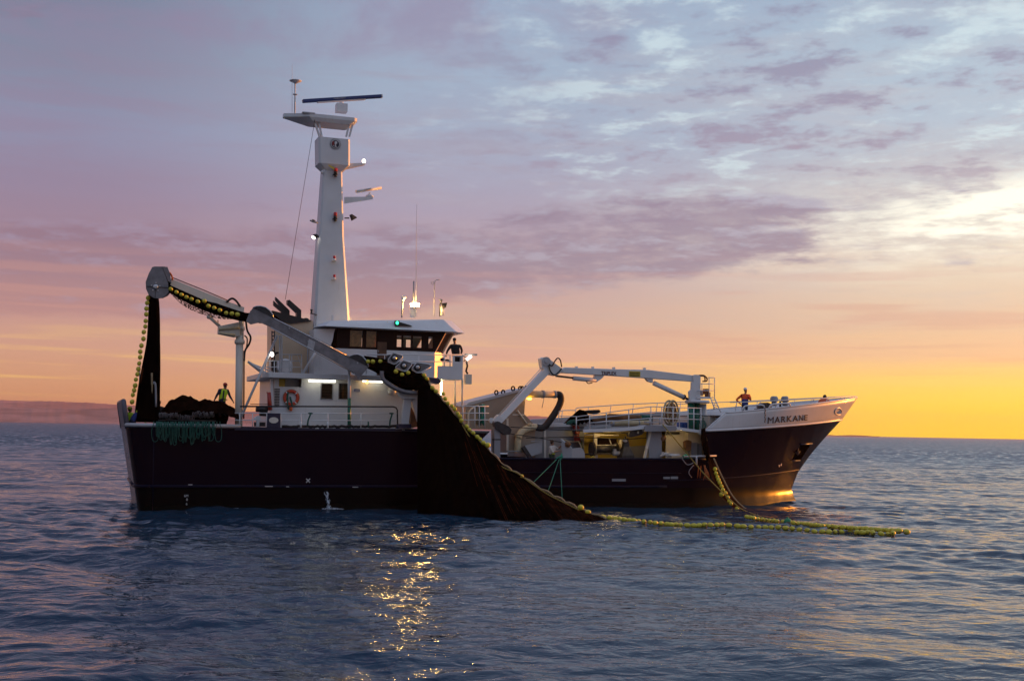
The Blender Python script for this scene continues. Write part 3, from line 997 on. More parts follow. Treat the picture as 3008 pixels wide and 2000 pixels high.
# window band leans outward at the front
du = ux(1309, VB, 968) - b1
band = MB()
pan_x = [(1028, 1065), (1076, 1106), (1166, 1180), (1185, 1208), (1213, 1239), (1259, 1272)]
holes = [(ux(a, VB, 1000), ux(b, VB, 1000), wy(1020 if i < 2 else 1016, VB, 1100), wy(973 if i < 2 else 982, VB, 1100)) for i, (a, b) in enumerate(pan_x)]
hol = [(a, b, c, d) for a, b, c, d in holes]
ub0 = ux(985, VB)
band.holed(ub0, b1, wW0, wW1, VB, VB + 0.1, hol)
band.prism([(b1, wW0), (b1 + du, wW1), (b1, wW1)], VB, VB + 0.1)
ports = [(ub0 + 1.0, ub0 + 1.9), (ub0 + 2.4, ub0 + 3.2), (ux(1168, VB) + 0.0, ux(1204, VB)), (ux(1212, VB), ux(1240, VB) + 0.15), (b1 - 0.35, b1 - 0.05)]
wband = part('window_band', band, 'dark_brown_paint', vessel)
band = MB()
band.holed(ub0, b1, wW0, wW1, -VB - 0.1, -VB, [(ports[i][0] - 1.0 * 0, ports[i][1], wW0 + 0.18, wW1 - 0.12) for i in range(5)])
band.prism([(b1, wW0), (b1 + du, wW1), (b1, wW1)], -VB - 0.1, -VB)
part('port_window_band', band, 'dark_brown_paint', vessel)
for i, (a, b, c, d) in enumerate(holes):
    g = MB(); g.box(a, b, VB + 0.04, VB + 0.055, c, d); part('window_pane', g, 'clear_glass', wband)
cf = MB()                          # leaning corner and front frames with mullions
for sd in (-1, 1):
    A0, A1 = Vector((b1, sd * 2.7, wW0)), Vector((b1 + du, sd * 2.7, wW1)); B0, B1 = Vector((b1 + ch, sd * (2.7 - ch), wW0)), Vector((b1 + du + ch, sd * (2.7 - ch), wW1))
    for t0, t1 in ((0, .1), (.9, 1)): cf.add([A0.lerp(B0, t0), A0.lerp(B0, t1), A1.lerp(B1, t1), A1.lerp(B1, t0)], [(0, 1, 2, 3)])
for k in range(8):
    t = k / 7; v = -2.08 + 4.16 * t
    cf.beam((b1 + ch, v, wW0), (b1 + du + ch, v, wW1), 0.12, 0.08, up=(1, 0, 0))
cf.beam((b1 + ch, -2.1, wW0 + .04), (b1 + ch, 2.1, wW0 + .04), 0.08, 0.12); cf.beam((b1 + du + ch, -2.1, wW1 - .06), (b1 + du + ch, 2.1, wW1 - .06), 0.08, 0.14)
part('front_window_frame', cf, 'buff_paint', wband, solid=0.04)
fg = MB(); fg.add([(b1 + ch + .02, -2.1, wW0), (b1 + ch + .02, 2.1, wW0), (b1 + du + ch + .02, 2.1, wW1), (b1 + du + ch + .02, -2.1, wW1)], [(0, 1, 2, 3)])
for sd in (-1, 1):
    fg.add([(b1 + .02, sd * 2.69, wW0), (b1 + ch, sd * (2.69 - ch), wW0), (b1 + du + ch, sd * (2.69 - ch), wW1), (b1 + du + .02, sd * 2.69, wW1)], [(0, 1, 2, 3)])
part('front_window_pane', fg, 'clear_glass', wband, recalc=False)
ct = MB()  # curtains added; the panes' sunset glow is put into their orange
for i in (0, 1):
    a, b, c, d = holes[i]; n = 14
    for k in range(n): ct.box(a + (b - a) * k / n, a + (b - a) * (k + 1) / n - 0.004, VB + 0.16 + 0.03 * (k % 2), VB + 0.2 + 0.03 * (k % 2), c - .05, d + .05)
part('curtain', ct, 'curtain', wband)
inn = MB(); inn.box(ub0, ub0 + 0.08, VB + .1, -VB - .1, wW0, wW1); inn.box(ux(1118, VB), ux(1122, VB), VB + .5, -VB - .1, wW0, wW1); inn.box(ux(1212, VB) + .3, ux(1236, VB) + .3, -0.6, -0.2, wW0, wW0 + 0.25)
inn.box(b1 - .5, b1 + .2, -1.8, 1.8, wW0, wW0 + .12)
parts('interior_panel', inn, 'wood', wband)
# side door
dr = MB(); d0, d1 = ux(1104, VB), ux(1131, VB)
dr.box(d0, d1, VB - 0.04, VB - 0.005, wS + 0.05, wW0 + 0.45)
door = part('door', dr, 'wood', part_w)
hd = MB(); hd.tube([(d0 + .06, VB - .06, wW0 - .15), (d0 + .06, VB - .06, wW0 - .02)], .02, 6); part('handle', hd, 'stainless', door)
# after corner of the wheelhouse with its curved edge
cr = MB()
cr.pprism([(922, 1100), (922, 966), (985, 966), (981, 976), (979, 990), (976, 1003), (966, 1025), (990, 1029), (990, 1100)], VB - 0.03, 2.7)
part('wheelhouse_quarter', cr, 'white_paint', vessel)
# roof with sloping visor
rf = MB()
VR = -3.3
r0, r1 = ux(938, VR, 962), ux(1340, VR, 966); wr = wy(966, VR, 1150)
rf.loft([[(r0 + .3, VR, wr), (r1, VR, wr), (r1 + .75, VR + .75, wr), (r1 + .75, -VR - .75, wr), (r1, -VR, wr), (r0 + .3, -VR, wr), (r0, -VR - .6, wr), (r0, VR + .6, wr)],
         [(r0 + .7, VR + .45, wr + .34), (r1 - .62, VR + .55, wr + .72), (r1 + .05, VR + 1.1, wr + .72), (r1 + .05, -VR - 1.1, wr + .72), (r1 - .62, -VR - .55, wr + .72), (r0 + .7, -VR - .45, wr + .34), (r0 + .6, -VR - .8, wr + .34), (r0 + .6, VR + .8, wr + .34)]])
rf.box(ub0, b1 + .2, VB - .12, -VB + .12, wW1 - 0.02, wr)
roof = part('wheelhouse_roof', rf, 'white_paint', vessel)
gl = MB(); c = q(1166, 949, -3.12); gl.box(c[0] - .14, c[0] + .12, -3.25, -3.02, c[2] - .17, c[2] + .12); gl.prism([(c[0] + .1, c[2] - .14), (c[0] + .85, c[2] - .12), (c[0] + .1, c[2] + .06)], -3.28, -3.02)
nl_ = part('navigation_light', gl, 'black_paint', roof); gl = MB(); gl.ell((c[0] - .02, -3.27, c[2]), .085, .06, .1, (1, 0, 0)); part('green_lens', gl, 'green_glow', nl_)

# bridge wing balcony with rail
VG = -4.2
wg = MB()
g0, g1 = ux(1283, VG), ux(1357, VG)
wgb, wgt = wy(1114, VG, 1320), wy(1075, VG, 1310)
wg.holed(g0, g1, wgb, wgt, VG, VG + .06, [])
wg.box(g0 - 2.2, g1, VG + .06, VB, wgb, wgb + .08)
e0 = ux(1327, VG)
wg.holed(e0, g1, wgt, wy(1043, VG, 1340), VG, VG + .06, [(ux(1333, VG), ux(1352.5, VG), wy(1062, VG, 1340), wy(1047, VG, 1340))])
wg.box(g1 - .06, g1, VG + .06, VB, wgb, wy(1043, VG, 1340))
wing = part('bridge_wing', wg, 'white_paint', vessel)
wr_ = MB()
for yy, x0, x1 in ((1042, 1076, 1357), (1062, 1076, 1327)):
    wr_.tube([q(x0, yy, VG), q(x1, yy, VG)], 0.035, 6)
for x in (1305, 1322): wr_.tube([q(x, 1042, VG), q(x, 1076, VG)], .03, 6)
for x in (1076, 1130, 1180, 1230): wr_.tube([q(x, 1042, VG), q(x, 1098, VG)], .022, 6)
wr_.tube([q(1357, 1042, VG), (g1 + .1, VG + .2, wy(1042, VG, 1357)), (g1 + .1, VB, wy(1042, VG, 1357))], .03, 6)
part('wing_rail', wr_, 'white_paint', wing)
wp = MB()
for x, y1, v in ((1358, 1225, -3.9), (1337, 1218, -2.4)): wp.tube([q(x, 1112, v), q(x, y1, v)], 0.055, 6)
parts('wing_post', wp, 'cream_paint', wing)
vl = MB(); a = q(1296, 1120, -2.6); vl.tube([a, q(1296, 1160, -2.6)], .05, 8); vlo = part('strip_light', vl, 'wing_glow', vessel)
# equipment on the wing: folded lamp arm, work light, gear
we = MB(); we.beam(q(1365, 1041, -3.9), q(1401, 1042, -3.9), .12, .1); we.box(*(lambda p: (p[0] - .12, p[0] + .25, -4.0, -3.7, p[2] - .35, p[2] + .2))(q(1372, 1110, -3.9)))
parts('lamp_arm', we, 'cream_paint', wing)
wl_ = MB(); wl_.tube([q(1371, 1056, -4.0), q(1384, 1046, -4.0)], .075, 8); wlf = part('work_light', wl_, 'flood_glow', wing)
wt = MB(); wt.tube([q(1370, 1060, -3.9), q(1373, 1075, -3.9), q(1369, 1090, -3.9), q(1374, 1098, -3.9)], .06, 6); wt.tube([q(1361, 1045, -3.9), q(1370, 1052, -3.9), q(1362, 1062, -3.9)], .03, 6); part('lamp_cable', wt, 'cable', wing)
gr = MB()
for x, y, r in ((1300, 1056, .16), (1314, 1059, .13)): gr.ell(q(x, y, -3.6), r, r * .8, r * .7)
parts('navigation_gear', gr, 'dark_steel', wing)

# roof gear
def mast_rod(pix, v, r, name, mat, par, n=6):
    m_ = MB(); m_.tube([q(x, y, v) for x, y in pix], r, n); return part(name, m_, mat, par)
ra = mast_rod([(1180, 933), (1183, 880)], -1.0, .05, 'antenna_post', 'grey_paint', roof); d_ = MB(); d_.ell(q(1186, 873, -1.0), .17, .1, .1); d_.tube([q(1183, 884, -1.0), q(1184, 874, -1.0)], .09, 8); part('antenna_dome', d_, 'white_plastic', ra)
lp_ = mast_rod([(1218, 931), (1218, 905)], -1.2, .1, 'roof_lamp', 'white_plastic', roof, 8)
for k in (1,):
    l2 = MB(); c = q(1219, 896, -1.2); l2.lathe([(.14, -.1), (.24, -.07), (.26, .05), (.2, .09)], c, (0, 0, 1), 16); part('roof_lamp_glow', l2, 'roof_glow', lp_)
    l2 = MB(); l2.lathe([(.1, -.16), (.3, -.14), (.3, -.11), (.1, -.105)], c, (0, 0, 1), 16); part('lamp_shield', l2, 'cream_paint', lp_)  # plate added to keep the lamp's light off its post
    l2 = MB(); l2.lathe([(.3, .09), (.3, .13), (.1, .15)], c, (0, 0, 1), 16); part('lamp_cap', l2, 'cream_paint', lp_)
b_ = MB(); b_.box(*(lambda p: (p[0] - .1, p[0] + .1, -1.5, -1.2, p[2] - .3, p[2] + .25))(q(1208, 918, -1.2))); part('lamp_box', b_, 'white_plastic', lp_)
mast_rod([(1215, 898), (1215.5, 826)], -.4, .045, 'whip_base', 'grey_paint', roof)
mast_rod([(1222, 890), (1223, 700), (1224.5, 600)], -.4, .016, 'whip_antenna', 'white_plastic', roof)
la = mast_rod([(1275, 930), (1276, 843), (1278, 825), (1284, 822), (1292, 822)], -.8, .022, 'loop_antenna', 'grey_paint', roof)
lo = MB(); c = q(1271, 832, -.8); lo.tube([(c[0] + .08 * math.cos(a), c[1], c[2] + .08 * math.sin(a)) for a in np.linspace(0, 6.28, 12, endpoint=False)], .016, 5, closed=True); part('antenna_loop', lo, 'grey_paint', la)
sl = mast_rod([(1292, 930), (1292, 895), (1298, 884)], -1.0, .035, 'searchlight', 'dark_steel', roof)
s2 = MB(); s2.tube([q(1299, 927, -1.0), q(1299, 900, -1.0)], [.12, .1], 10); part('searchlight_body', s2, 'white_plastic', sl)
s2 = MB(); s2.loft([[q(x, y, v) for x, y in ((1294, 891), (1303, 906))] + [q(x, y, v2) for x, y in ((1303, 906), (1294, 891))] for v, v2 in ((-1.15, -.85),)] + [[q(1314, 889, -1.25), q(1310, 903, -1.25), q(1310, 903, -.75), q(1314, 889, -.75)]]); part('searchlight_hood', s2, 'black_paint', sl)
s2 = MB(); s2.tube([q(1295, 888, -1), q(1295, 878, -1)], .03, 6); s2.ell(q(1295, 881, -1), .12, .05, .05); part('wind_vane', s2, 'grey_paint', sl)


# ------------------------------------------------------------------ mast
def mring(xl, xr, y, va, vb_, c=.14):
    a, b = q(xl, y, va), q(xr, y, va); w = a[2]
    return [(a[0], va + c, w), (a[0] + c, va, w), (b[0] - c, va, w), (b[0], va + c, w), (b[0], vb_ - c, w), (b[0] - c, vb_, w), (a[0] + c, vb_, w), (a[0], vb_ - c, w)]


mt = MB()
mt.loft([mring(914, 1062, 1098, -1.3, 1.3), mring(919, 1040, 1000, -1.0, 1.0), mring(923, 1029, 940, -.8, .8), mring(938, 1011, 690, -.6, .6, .1), mring(951, 1006, 482, -.48, .48, .09)])
mt.pprism([(976, 948), (976, 926), (981, 926), (981, 948)], -1.3, -1.1)
mt.pprism([(1024, 945), (1024, 925), (1038, 945)], -.3, .3)
mast = part('mast', mt, 'white_paint', vessel)
bx = MB()
bx.loft([mring(954, 1009, 500, -.5, .5, .1), mring(937, 1029, 478, -.68, .68, .1), mring(936, 1029, 401, -.68, .68, .1)])
part('mast_head', bx, 'white_paint', mast)
# round emblem
em = MB(); c = Vector(q(985, 424, -.69)); S_ = 1.0 / 57.0


def disc(r, off, mi): em.lathe([(r * S_, 0), (r * S_, .01)], (c.x, c.y - off, c.z), (0, -1, 0), 28, mi, False)


disc(16.5, .0, 0); disc(15.3, .012, 1); disc(12.6, .024, 0)
for k in range(26):
    a = 6.283 * k / 26; em.ell((c.x + 18.6 * S_ * math.cos(a), c.y - .005, c.z + 18.6 * S_ * math.sin(a)), .018, .01, .018, nu=6, nv=4, mi=0)
for pts in ([(-2, 9), (5, 9), (6, 3), (2, -1), (3, -7), (6, -10), (-3, -10), (-1, -4), (-3, 2)], [(-8, -6), (-4, -9), (-3, -7), (-7, -4)]):
    em.loft([[(c.x + x * S_, c.y - .036, c.z + y * S_) for x, y in pts], [(c.x + x * S_, c.y - .046, c.z + y * S_) for x, y in pts]], 1)
for k in range(4): em.box(c.x - 11 * S_, c.x - 4 * S_, c.y - .046, c.y - .036, c.z + (6 - 3.4 * k) * S_, c.z + (7.6 - 3.4 * k) * S_, 2)
part('emblem', em, ['lettering_navy', 'lettering_white', 'red_plastic'], mast)
lg = MB()
for v in (-.55, .55):
    for a, b in (((921, 350), (939, 402)), ((935, 350), (945, 402)), ((1029, 352), (1017, 402)), ((1040, 350), (1026, 402))):
        lg.beam(q(*a, v), q(*b, v), .1, .13, up=(0, 1, 0))
parts('platform_leg', lg, 'white_paint', mast)
pf = MB()
w1, w0, w2 = q(950, 331, -1.3)[2], q(950, 341, -1.3)[2], q(950, 352, -1.3)[2]
x = lambda p: q(p, 340, -1.4)[0]
R1 = [(x(843), -.2), (x(915), -.85), (x(1048), -.85), (x(1057), -.7), (x(1057), .7), (x(1048), .85), (x(915), .85), (x(843), .2)]
R2 = [(x(905), -.2), (x(925), -.75), (x(1034), -.75), (x(1038), -.6), (x(1038), .6), (x(1034), .75), (x(925), .75), (x(905), .2)]
pf.loft([[(a, b, w2) for a, b in R2], [(a, b, w0) for a, b in R1], [(a, b, w1) for a, b in R1]])
pf.box(x(893), x(930), -.9, -.2, w1, w1 + .05)
part('mast_platform', pf, 'white_paint', mast)
gp_ = MB(); v = -.3
gp_.tube([q(866, 335, v), q(867, 240, v)], .045, 8); gp_.ell(q(867, 278, v), .14, .14, .06, (0, 0, 1) if 0 else (1, 0, 0)); gp_.lathe([(.05, -.12), (.2, -.02), (.34, .03), (.36, .06), (.2, .12)], q(868, 241, v), (0, 0, 1), 16)
gp_.tube([q(858, 335, v), q(858, 190, v)], .012, 5)
part('satellite_post', gp_, 'white_plastic', mast)
rd = MB(); v = -.3
p0, p1 = Vector(q(889, 298, v)), Vector(q(1119, 283.5, v + .6))
rd.beam(p0, p1, .28, .2); rad = part('radar_scanner', rd, 'blue_paint', mast, bevel=.04)
r2 = MB(); t = (p1 - p0).normalized(); r2.beam(p1, p1 + t * .06, .28, .2); r2.beam(p0 + t * .9 + Vector((0, 0, -.13)), p1 - t * 1.0 + Vector((0, 0, -.13)), .2, .06); part('radar_end', r2, 'white_plastic', rad)
pd = MB(); a, b = q(988, 328, v), q(1020, 307, v); pd.box(a[0], b[0], -.45, .1, a[2], b[2]); pd.lathe([(.16, 0), (.12, .12)], ((a[0] + b[0]) / 2, -.15, b[2]), (0, 0, 1), 12); part('radar_gearbox', pd, 'white_plastic', rad)
letters('radar_lettering', 'FURUNO', 'lettering_white', rad, p0.lerp(p1, .385) + Vector((0, -.15, -.03)), p1 - p0, (0, 0, 1), .085, .72, .006)
# brackets and lamps
ar = MB(); ar.prism([(lambda p: (p[0], p[2]))(q(*xy, -.2)) for xy in ((1006, 490), (1030, 480), (1073, 479), (1073, 483), (1012, 497))], -.2, .2); arm = part('lamp_bracket', ar, 'white_paint', mast)
l_ = MB(); l_.lathe([(.07, -.1), (.1, -.06), (.1, .06), (.05, .1)], q(1069, 473.5, 0), (0, 0, 1), 12); part('masthead_lamp', l_, 'nav_glow', arm)
l_ = MB(); l_.ell(q(1015, 494.5, -.1), .12, .08, .05); part('bracket_lamp', l_, 'red_paint', arm)
ar = MB(); ar.loft([[q(1011, 579, -.35), q(1011, 599, -.35), q(1011, 599, .35), q(1011, 579, .35)], [q(1095, 578, -.25), q(1095, 586, -.25), q(1095, 586, .25), q(1095, 578, .25)]]); arm = part('radar_bracket', ar, 'white_paint', mast)
r_ = MB(); a, b = Vector(q(1046, 563, -.4)), Vector(q(1119, 552, .3)); r_.tube([a, a.lerp(b, .5), b], [.09, .09, .09], 8); r_.lathe([(.22, -.18), (.24, -.1), (.16, -.04), (.06, .03), (.06, .1)], q(1086, 571, 0), (0, 0, 1), 14); sr = part('small_radar', r_, 'white_plastic', mast)
letters('radar_lettering', 'FURUNO', 'lettering_navy', sr, a.lerp(b, .32) + Vector((0, -.1, -.02)), b - a, (0, 0, 1), .08, .5, .006)
for px, py, big, vv in ((986, 504, 1, -.66), (985, 634, 1, -.72), (982, 759, 0, -.84), (982, 814, 0, -.88)):
    c = q(px, py, vv); s_ = 1.25 if big else .9
    sh = MB(); sh.box(c[0] - .14, c[0] + .1, c[1] - .1, c[1] + .3, c[2] - .16 * s_, c[2] - .13 * s_)
    sh.lathe([(.085 * s_, -.13 * s_), (.085 * s_, -.02)], c, (0, 0, 1), 12)
    if big: sh.lathe([(.08, -.32), (.08, -.17)], c, (0, 0, 1), 12)
    so = part('mast_light', sh, 'black_paint' if big else 'white_paint', mast)
    ln = MB(); ln.lathe([(.07 * s_, -.02), (.08 * s_, .03), (.08 * s_, .14 * s_), (.04, .17 * s_)], c, (0, 0, 1), 12); part('red_lens', ln, 'lens_red', so)
fl = MB(); fl.loft([[q(964, 484, -1.1), q(982, 491, -1.1), q(982, 500, -1.1), q(966, 489, -1.1)], [q(964, 484, -.8), q(982, 491, -.8), q(982, 500, -.8), q(966, 489, -.8)]]); part('light_screen', fl, 'yellow_paint', mast)
f_ = MB(); f_.tube([q(1012, 641, -.3), q(1026, 641, -.3)], .04, 6); f_.loft([[q(1026, 632, -.5), q(1032, 649, -.5), q(1032, 649, .1), q(1026, 632, .1)], [q(1034, 629, -.6), q(1037, 647, -.6), q(1037, 647, .2), q(1034, 629, .2)], [q(1048, 638, -.5), q(1049, 640, -.5), q(1049, 640, .1), q(1048, 638, .1)]]); part('floodlight', f_, 'black_paint', mast)
f_ = MB(); f_.tube([q(941, 698, -.4), q(930, 695, -.4)], .05, 6); f_.ell(q(927, 694, -.4), .17, .2, .13); fo = part('floodlight', f_, 'black_paint', mast)
g_ = MB(); c = Vector(q(921, 698, -.45)); g_.ell(c, .12, .15, .08, (.8, -.2, -.5)); part('lamp_face', g_, 'flood_glow', fo)
f_ = MB(); f_.tube([q(931, 925, -.8), q(914, 921, -.8)], .03, 6); f_.lathe([(.1, -.14), (.06, -.08), (.06, .06), (.1, .12)], q(915, 915, -.8), (0, 0, 1), 10); part('deck_lamp', f_, 'dark_steel', mast)
f_ = MB(); f_.tube([q(948, 507, -.5), q(943, 507, -.5)], .1, 6); part('horn', f_, 'white_plastic', mast)
ld = MB()
for s_ in (-.15, .15): ld.tube([q(926, 930, -.9 + s_), q(912, 1090, -1.3 + s_)], .03, 5)
ld.tube([q(905, 985, -1.5), q(903, 1095, -1.5)], .04, 6)
parts('mast_conduit', ld, 'pale_grey_paint', mast)
sy = MB(); sy.tube([q(925, 352, -.9), q(838, 880, -1.5)], .012, 4); part('stay_wire', sy, 'cable', mast)

# ------------------------------------------------------------------ funnel casing with exhausts
fn = MB()
fu0, fu1 = ux(806, -1.2, 1050), ux(919, -1.2, 1050)
fn.pprism([(806, 1100), (806, 918), (919, 942), (919, 1100)], -1.2, 1.6)
fun = part('funnel_casing', fn, 'buff_paint', vessel)
fc = MB(); fc.pprism([(800, 912), (915, 941), (912, 944), (855, 951), (800, 935)], -1.3, 1.7); part('funnel_top', fc, 'black_paint', fun)
ex = MB()
ex.pprism([(827, 940), (827, 916), (804, 896), (804, 883), (836, 913), (836, 940)], -.9, -.6); ex.pprism([(836, 940), (836, 913), (810, 880), (810, 872), (851, 912), (851, 940)], -.5, -.1)
parts('exhaust_pipe', ex, 'black_paint', fun)
ex = MB(); ex.pprism([(872, 950), (872, 918), (845, 892), (845, 881), (849, 883), (850, 880), (885, 911), (885, 950)], -.8, -.3)
parts('exhaust_pipe', ex, 'black_paint', fun)
ex = MB(); ex.tube(spline([q(888, 945, -.9), q(895, 937, -.9), q(904, 938, -.9), q(908, 945, -.9)], 4), .06, 6); part('vent_bend', ex, 'black_paint', fun)
# canister and gear on the upper deck aft
cn = MB(); a = q(818, 1075, -2.6); cn.lathe([(.3, 0), (.42, .15), (.42, 1.0), (.3, 1.15)], (a[0] + .35, -2.9, a[2]), (0, 1, 0), 16)
lr = solo('liferaft_canister', cn, 'white_plastic', 'round white liferaft canister on the upper deck behind the after rails', 'liferaft')
cn = MB(); cn.box(*(lambda p, r: (p[0], r[0], -2.2, -1.4, p[2], r[2]))(q(800, 1098, -2.2), q(812, 1060, -2.2))); cn.box(*(lambda p, r: (p[0], r[0], -2.2, -1.4, p[2], r[2]))(q(834, 1098, -2.2), q(848, 1058, -2.2)))
parts('deck_locker', cn, 'black_paint', vessel)
ur = MB()
for yy, x0, x1 in ((1041, 822, 886), (1060, 780, 886), (1078, 782, 886)): ur.tube([q(x0, yy, -3.5), q(x1, yy, -3.5)], .03, 6)
ur.tube(spline([q(782, 1098, -3.5), q(780, 1080, -3.5), (q(781, 1060, -3.5)[0] + .05, -3.5, q(781, 1060, -3.5)[2]), ], 3), .03, 6)
for xx, y0 in ((793, 1060), (806, 1060), (850, 1040), (857, 1041), (886, 1041)): ur.tube([q(xx, y0, -3.5), q(xx, 1100, -3.5)], .03, 6)
ur.tube([q(874, 1042, -3.5), q(892, 1098, -3.5)], .014, 4)
for xx in (822, 828): ur.tube([q(xx, 985, -3.5), q(xx, 1100, -3.5)], .04, 6)
part('upper_deck_rail', ur, 'white_paint', vessel)
la_ = MB()
for xx in (799, 806): la_.tube([q(xx, 972, -2.4), q(xx, 1098, -2.4)], .035, 6)
for k in range(11): la_.tube([q(799, 976 + k * 11, -2.4), q(806, 976 + k * 11, -2.4)], .03, 5)
part('ladder', la_, 'dark_steel', vessel)
st = MB()
for a, b, v, r in (((706, 1230), (815, 985), -3.55, .07), ((728, 1062), (790, 1102), -2.7, .07), ((732, 1066), (775, 1100), -1.8, .06), ((735, 1066), (800, 1092), -2.7, .035), ((887, 1100), (930, 1030), -2.9, .075)):
    st.tube([q(*a, v), q(*b, v)], r, 8)
parts('brace', st, 'white_paint', vessel)
fl = MB(); fl.tube([q(818, 1036, -3.5), q(806, 1037, -3.5)], .06, 6); fl.lathe([(.09, -.15), (.17, .08)], q(803, 1040, -3.55), (-.85, -.5, -.2), 14); fo = part('floodlight', fl, 'black_paint', vessel)
fl = MB(); fl.lathe([(.13, 0), (.13, .03), (.05, .05)], Vector(q(803, 1040, -3.55)) + Vector((-.85, -.5, -.2)).normalized() * .08, (-.85, -.5, -.2), 14); part('lamp_face', fl, 'flood_glow', fo)
# walkway rails
VRL = -4.35
rl = MB()
for yy, r in ((1213, .028), (1233.5, .026)): rl.tube([q(690, yy, VRL), q(1168, yy + 1.5, VRL)], r, 6)
for xx in (704, 742, 784, 824, 884, 963, 1060, 1168): rl.tube([q(xx, 1213, VRL), q(xx, 1258, VRL)], .026, 6)
for xx in (884, 963): rl.tube([q(xx, 1238, VRL), q(xx, 1257, VRL)], .05, 6)
part('walkway_rail', rl, 'white_paint', vessel)
rl = MB(); rl.tube([q(705, 1193.5, VRL)] + [q(x, y, VRL) for x, y in ((900, 1193.5), (1155, 1194.5), (1163, 1197), (1167, 1204), (1168, 1258))], .042, 8)
rl.tube([q(735, 1187, VRL), q(790, 1187, VRL)], .02, 5)
part('black_hand_rail', rl, 'black_paint', vessel)
ty = MB()
for pts in ([(903, 1250), (905, 1235), (910, 1222), (913, 1214)], [(1145, 1250), (1146, 1235), (1150, 1222), (1152, 1214)], [(1082, 1252), (1082, 1238)]):
    ty.tube([q(x, y, VRL - .03) for x, y in pts], .045, 6)
ty.ell(q(912, 1214, VRL - .03), .14, .05, .05); ty.ell(q(1150, 1214, VRL - .03), .14, .05, .05)
parts('rope_lashing', ty, 'teal_rope', vessel)
# coaming of dark hose along the deck edge
hs = MB(); rr_ = random.Random(12); pts = [q(x, 1254 - rr_.uniform(0, 3.2), -4.1) for x in range(828, 1168, 7)]; hs.tube(pts, .085, 6)
solo('deck_hose', hs, 'black_rubber', 'lumpy black hose lying along the deck edge below the white deckhouse wall', 'hose')
# vents, bollards, winch parts aft of the house
af = MB()
af.tube(spline([q(757, 1255, -3.6), q(757, 1235, -3.6), q(752, 1228, -3.6), q(748, 1233, -3.6)], 4), .09, 8)
af.lathe([(.14, -.08), (.14, .08)], q(758, 1228, -3.6), (0, 1, 0), 14)
part('gooseneck_vent', af, 'white_paint', vessel)
af = MB(); af.tube([q(752, 1200, -3.2), q(786, 1203, -3.2)], .17, 8); af.tube([q(762, 1216, -3), q(782, 1217, -3)], .1, 8); af.box(*(lambda p, r: (p[0], r[0], -3.2, -2.6, p[2], r[2]))(q(750, 1252, -3.2), q(780, 1240, -3.2)))
part('deck_winch', af, 'dark_steel', vessel)
af = MB(); af.tube([q(790, 1152, -3.3), q(793, 1205, -3.3)], [.1, .13], 8); af.tube([q(790, 1155, -3.3), q(783, 1152, -3.3)], .03, 5); part('fire_hose', af, 'red_paint', vessel)
sp2 = MB(); sp2.tube([q(1026, 1084, -3.75), q(1026, 1172, -3.9)], .09, 8); sp2o = part('chute_post', sp2, 'white_paint', vessel)
sp2 = MB(); sp2.tube([q(1026, 1170, -3.9), q(1026, 1258, -4.0)], .1, 8); part('post_wrap', sp2, 'green_paint', sp2o)

# ------------------------------------------------------------------ after end of the raised deck and waist
rl = MB()
for yy in (1193, 1213, 1233): rl.tube([q(1345, yy, -4.2), q(1436, yy, -4.2)], .032, 6)
for xx in (1360, 1395, 1408, 1424): rl.tube([q(xx, 1193, -4.2), q(xx, 1256, -4.2)], .032, 6)
part('end_rail', rl, 'white_paint', vessel)
for xx, mm in ((1400, 'tan_rope'), (1411, 'teal_rope'), (1418, 'green_rope')):
    t_ = MB(); rng = random.Random(xx)
    for k in range(5): t_.tube(spline([q(xx + rng.uniform(-4, 4), 1188, -4.1), q(xx + rng.uniform(-5, 5), 1215, -4.15), q(xx + rng.uniform(-4, 4), 1245 + rng.uniform(-8, 5), -4.1)], 3), .05, 5)
    solo('rope_coil', t_, mm, {'tan_rope': 'tan rope hank hung on the white rails at the end of the raised deck', 'teal_rope': 'teal rope hank hung beside a tan one on the end rails', 'green_rope': 'bright green rope hank outermost on the end rails'}[mm], 'rope', 'rope hanks on the end rails')
# hopper with a sloping hood
hp = MB(); VH_ = -1.6
hp.pprism([(1368, 1260), (1368, 1192), (1380, 1186), (1545, 1142), (1540, 1216), (1572, 1250), (1572, 1330), (1490, 1330), (1490, 1262)], VH_, 1.4)
hop = thing('fish_hopper', 'big tan dewatering hopper with a sloping hood aft of the waist', 'hopper', q(1470, 1330, VH_))
part('hood', hp, 'shaded_hopper_paint', hop)
rf_ = MB(); rf_.pprism([(1366, 1191), (1380, 1181), (1546, 1139), (1546, 1145), (1380, 1190)], VH_ - .06, 1.46); part('hood_edge', rf_, 'pale_grey_paint', hop)
ac = MB(); ac.tube(spline([q(1376, 1258, VH_ - .05), q(1377, 1215, VH_ - .05), q(1390, 1198, VH_ - .05), q(1420, 1189, VH_ - .05)], 5), .06, 6); part('hood_seam', ac, 'cream_paint', hop)
for x, y in ((1458, 1153), (1478, 1152), (1507, 1141), (1528, 1141), (1534, 1141), (1547, 1140)):
    e_ = MB(); c = q(x, y, -1.3); e_.tube([(c[0] + .1 * math.cos(a), c[1], c[2] + .13 * math.sin(a)) for a in np.linspace(0, 6.28, 10, endpoint=False)], .045, 5, closed=True); part('lifting_eye', e_, 'dark_brown_paint', hop)
sd_ = MB()
sd_.pprism([(1488, 1228), (1494, 1228), (1494, 1330), (1488, 1330)], VH_ - .04, VH_); sd_.pprism([(1506, 1216), (1540, 1216), (1540, 1220), (1506, 1220)], VH_ - .04, VH_); sd_.tube([q(1520, 1205, VH_ - .1), q(1548, 1245, VH_ - .1)], .05, 6)
parts('stiffener', sd_, 'cream_paint', hop)
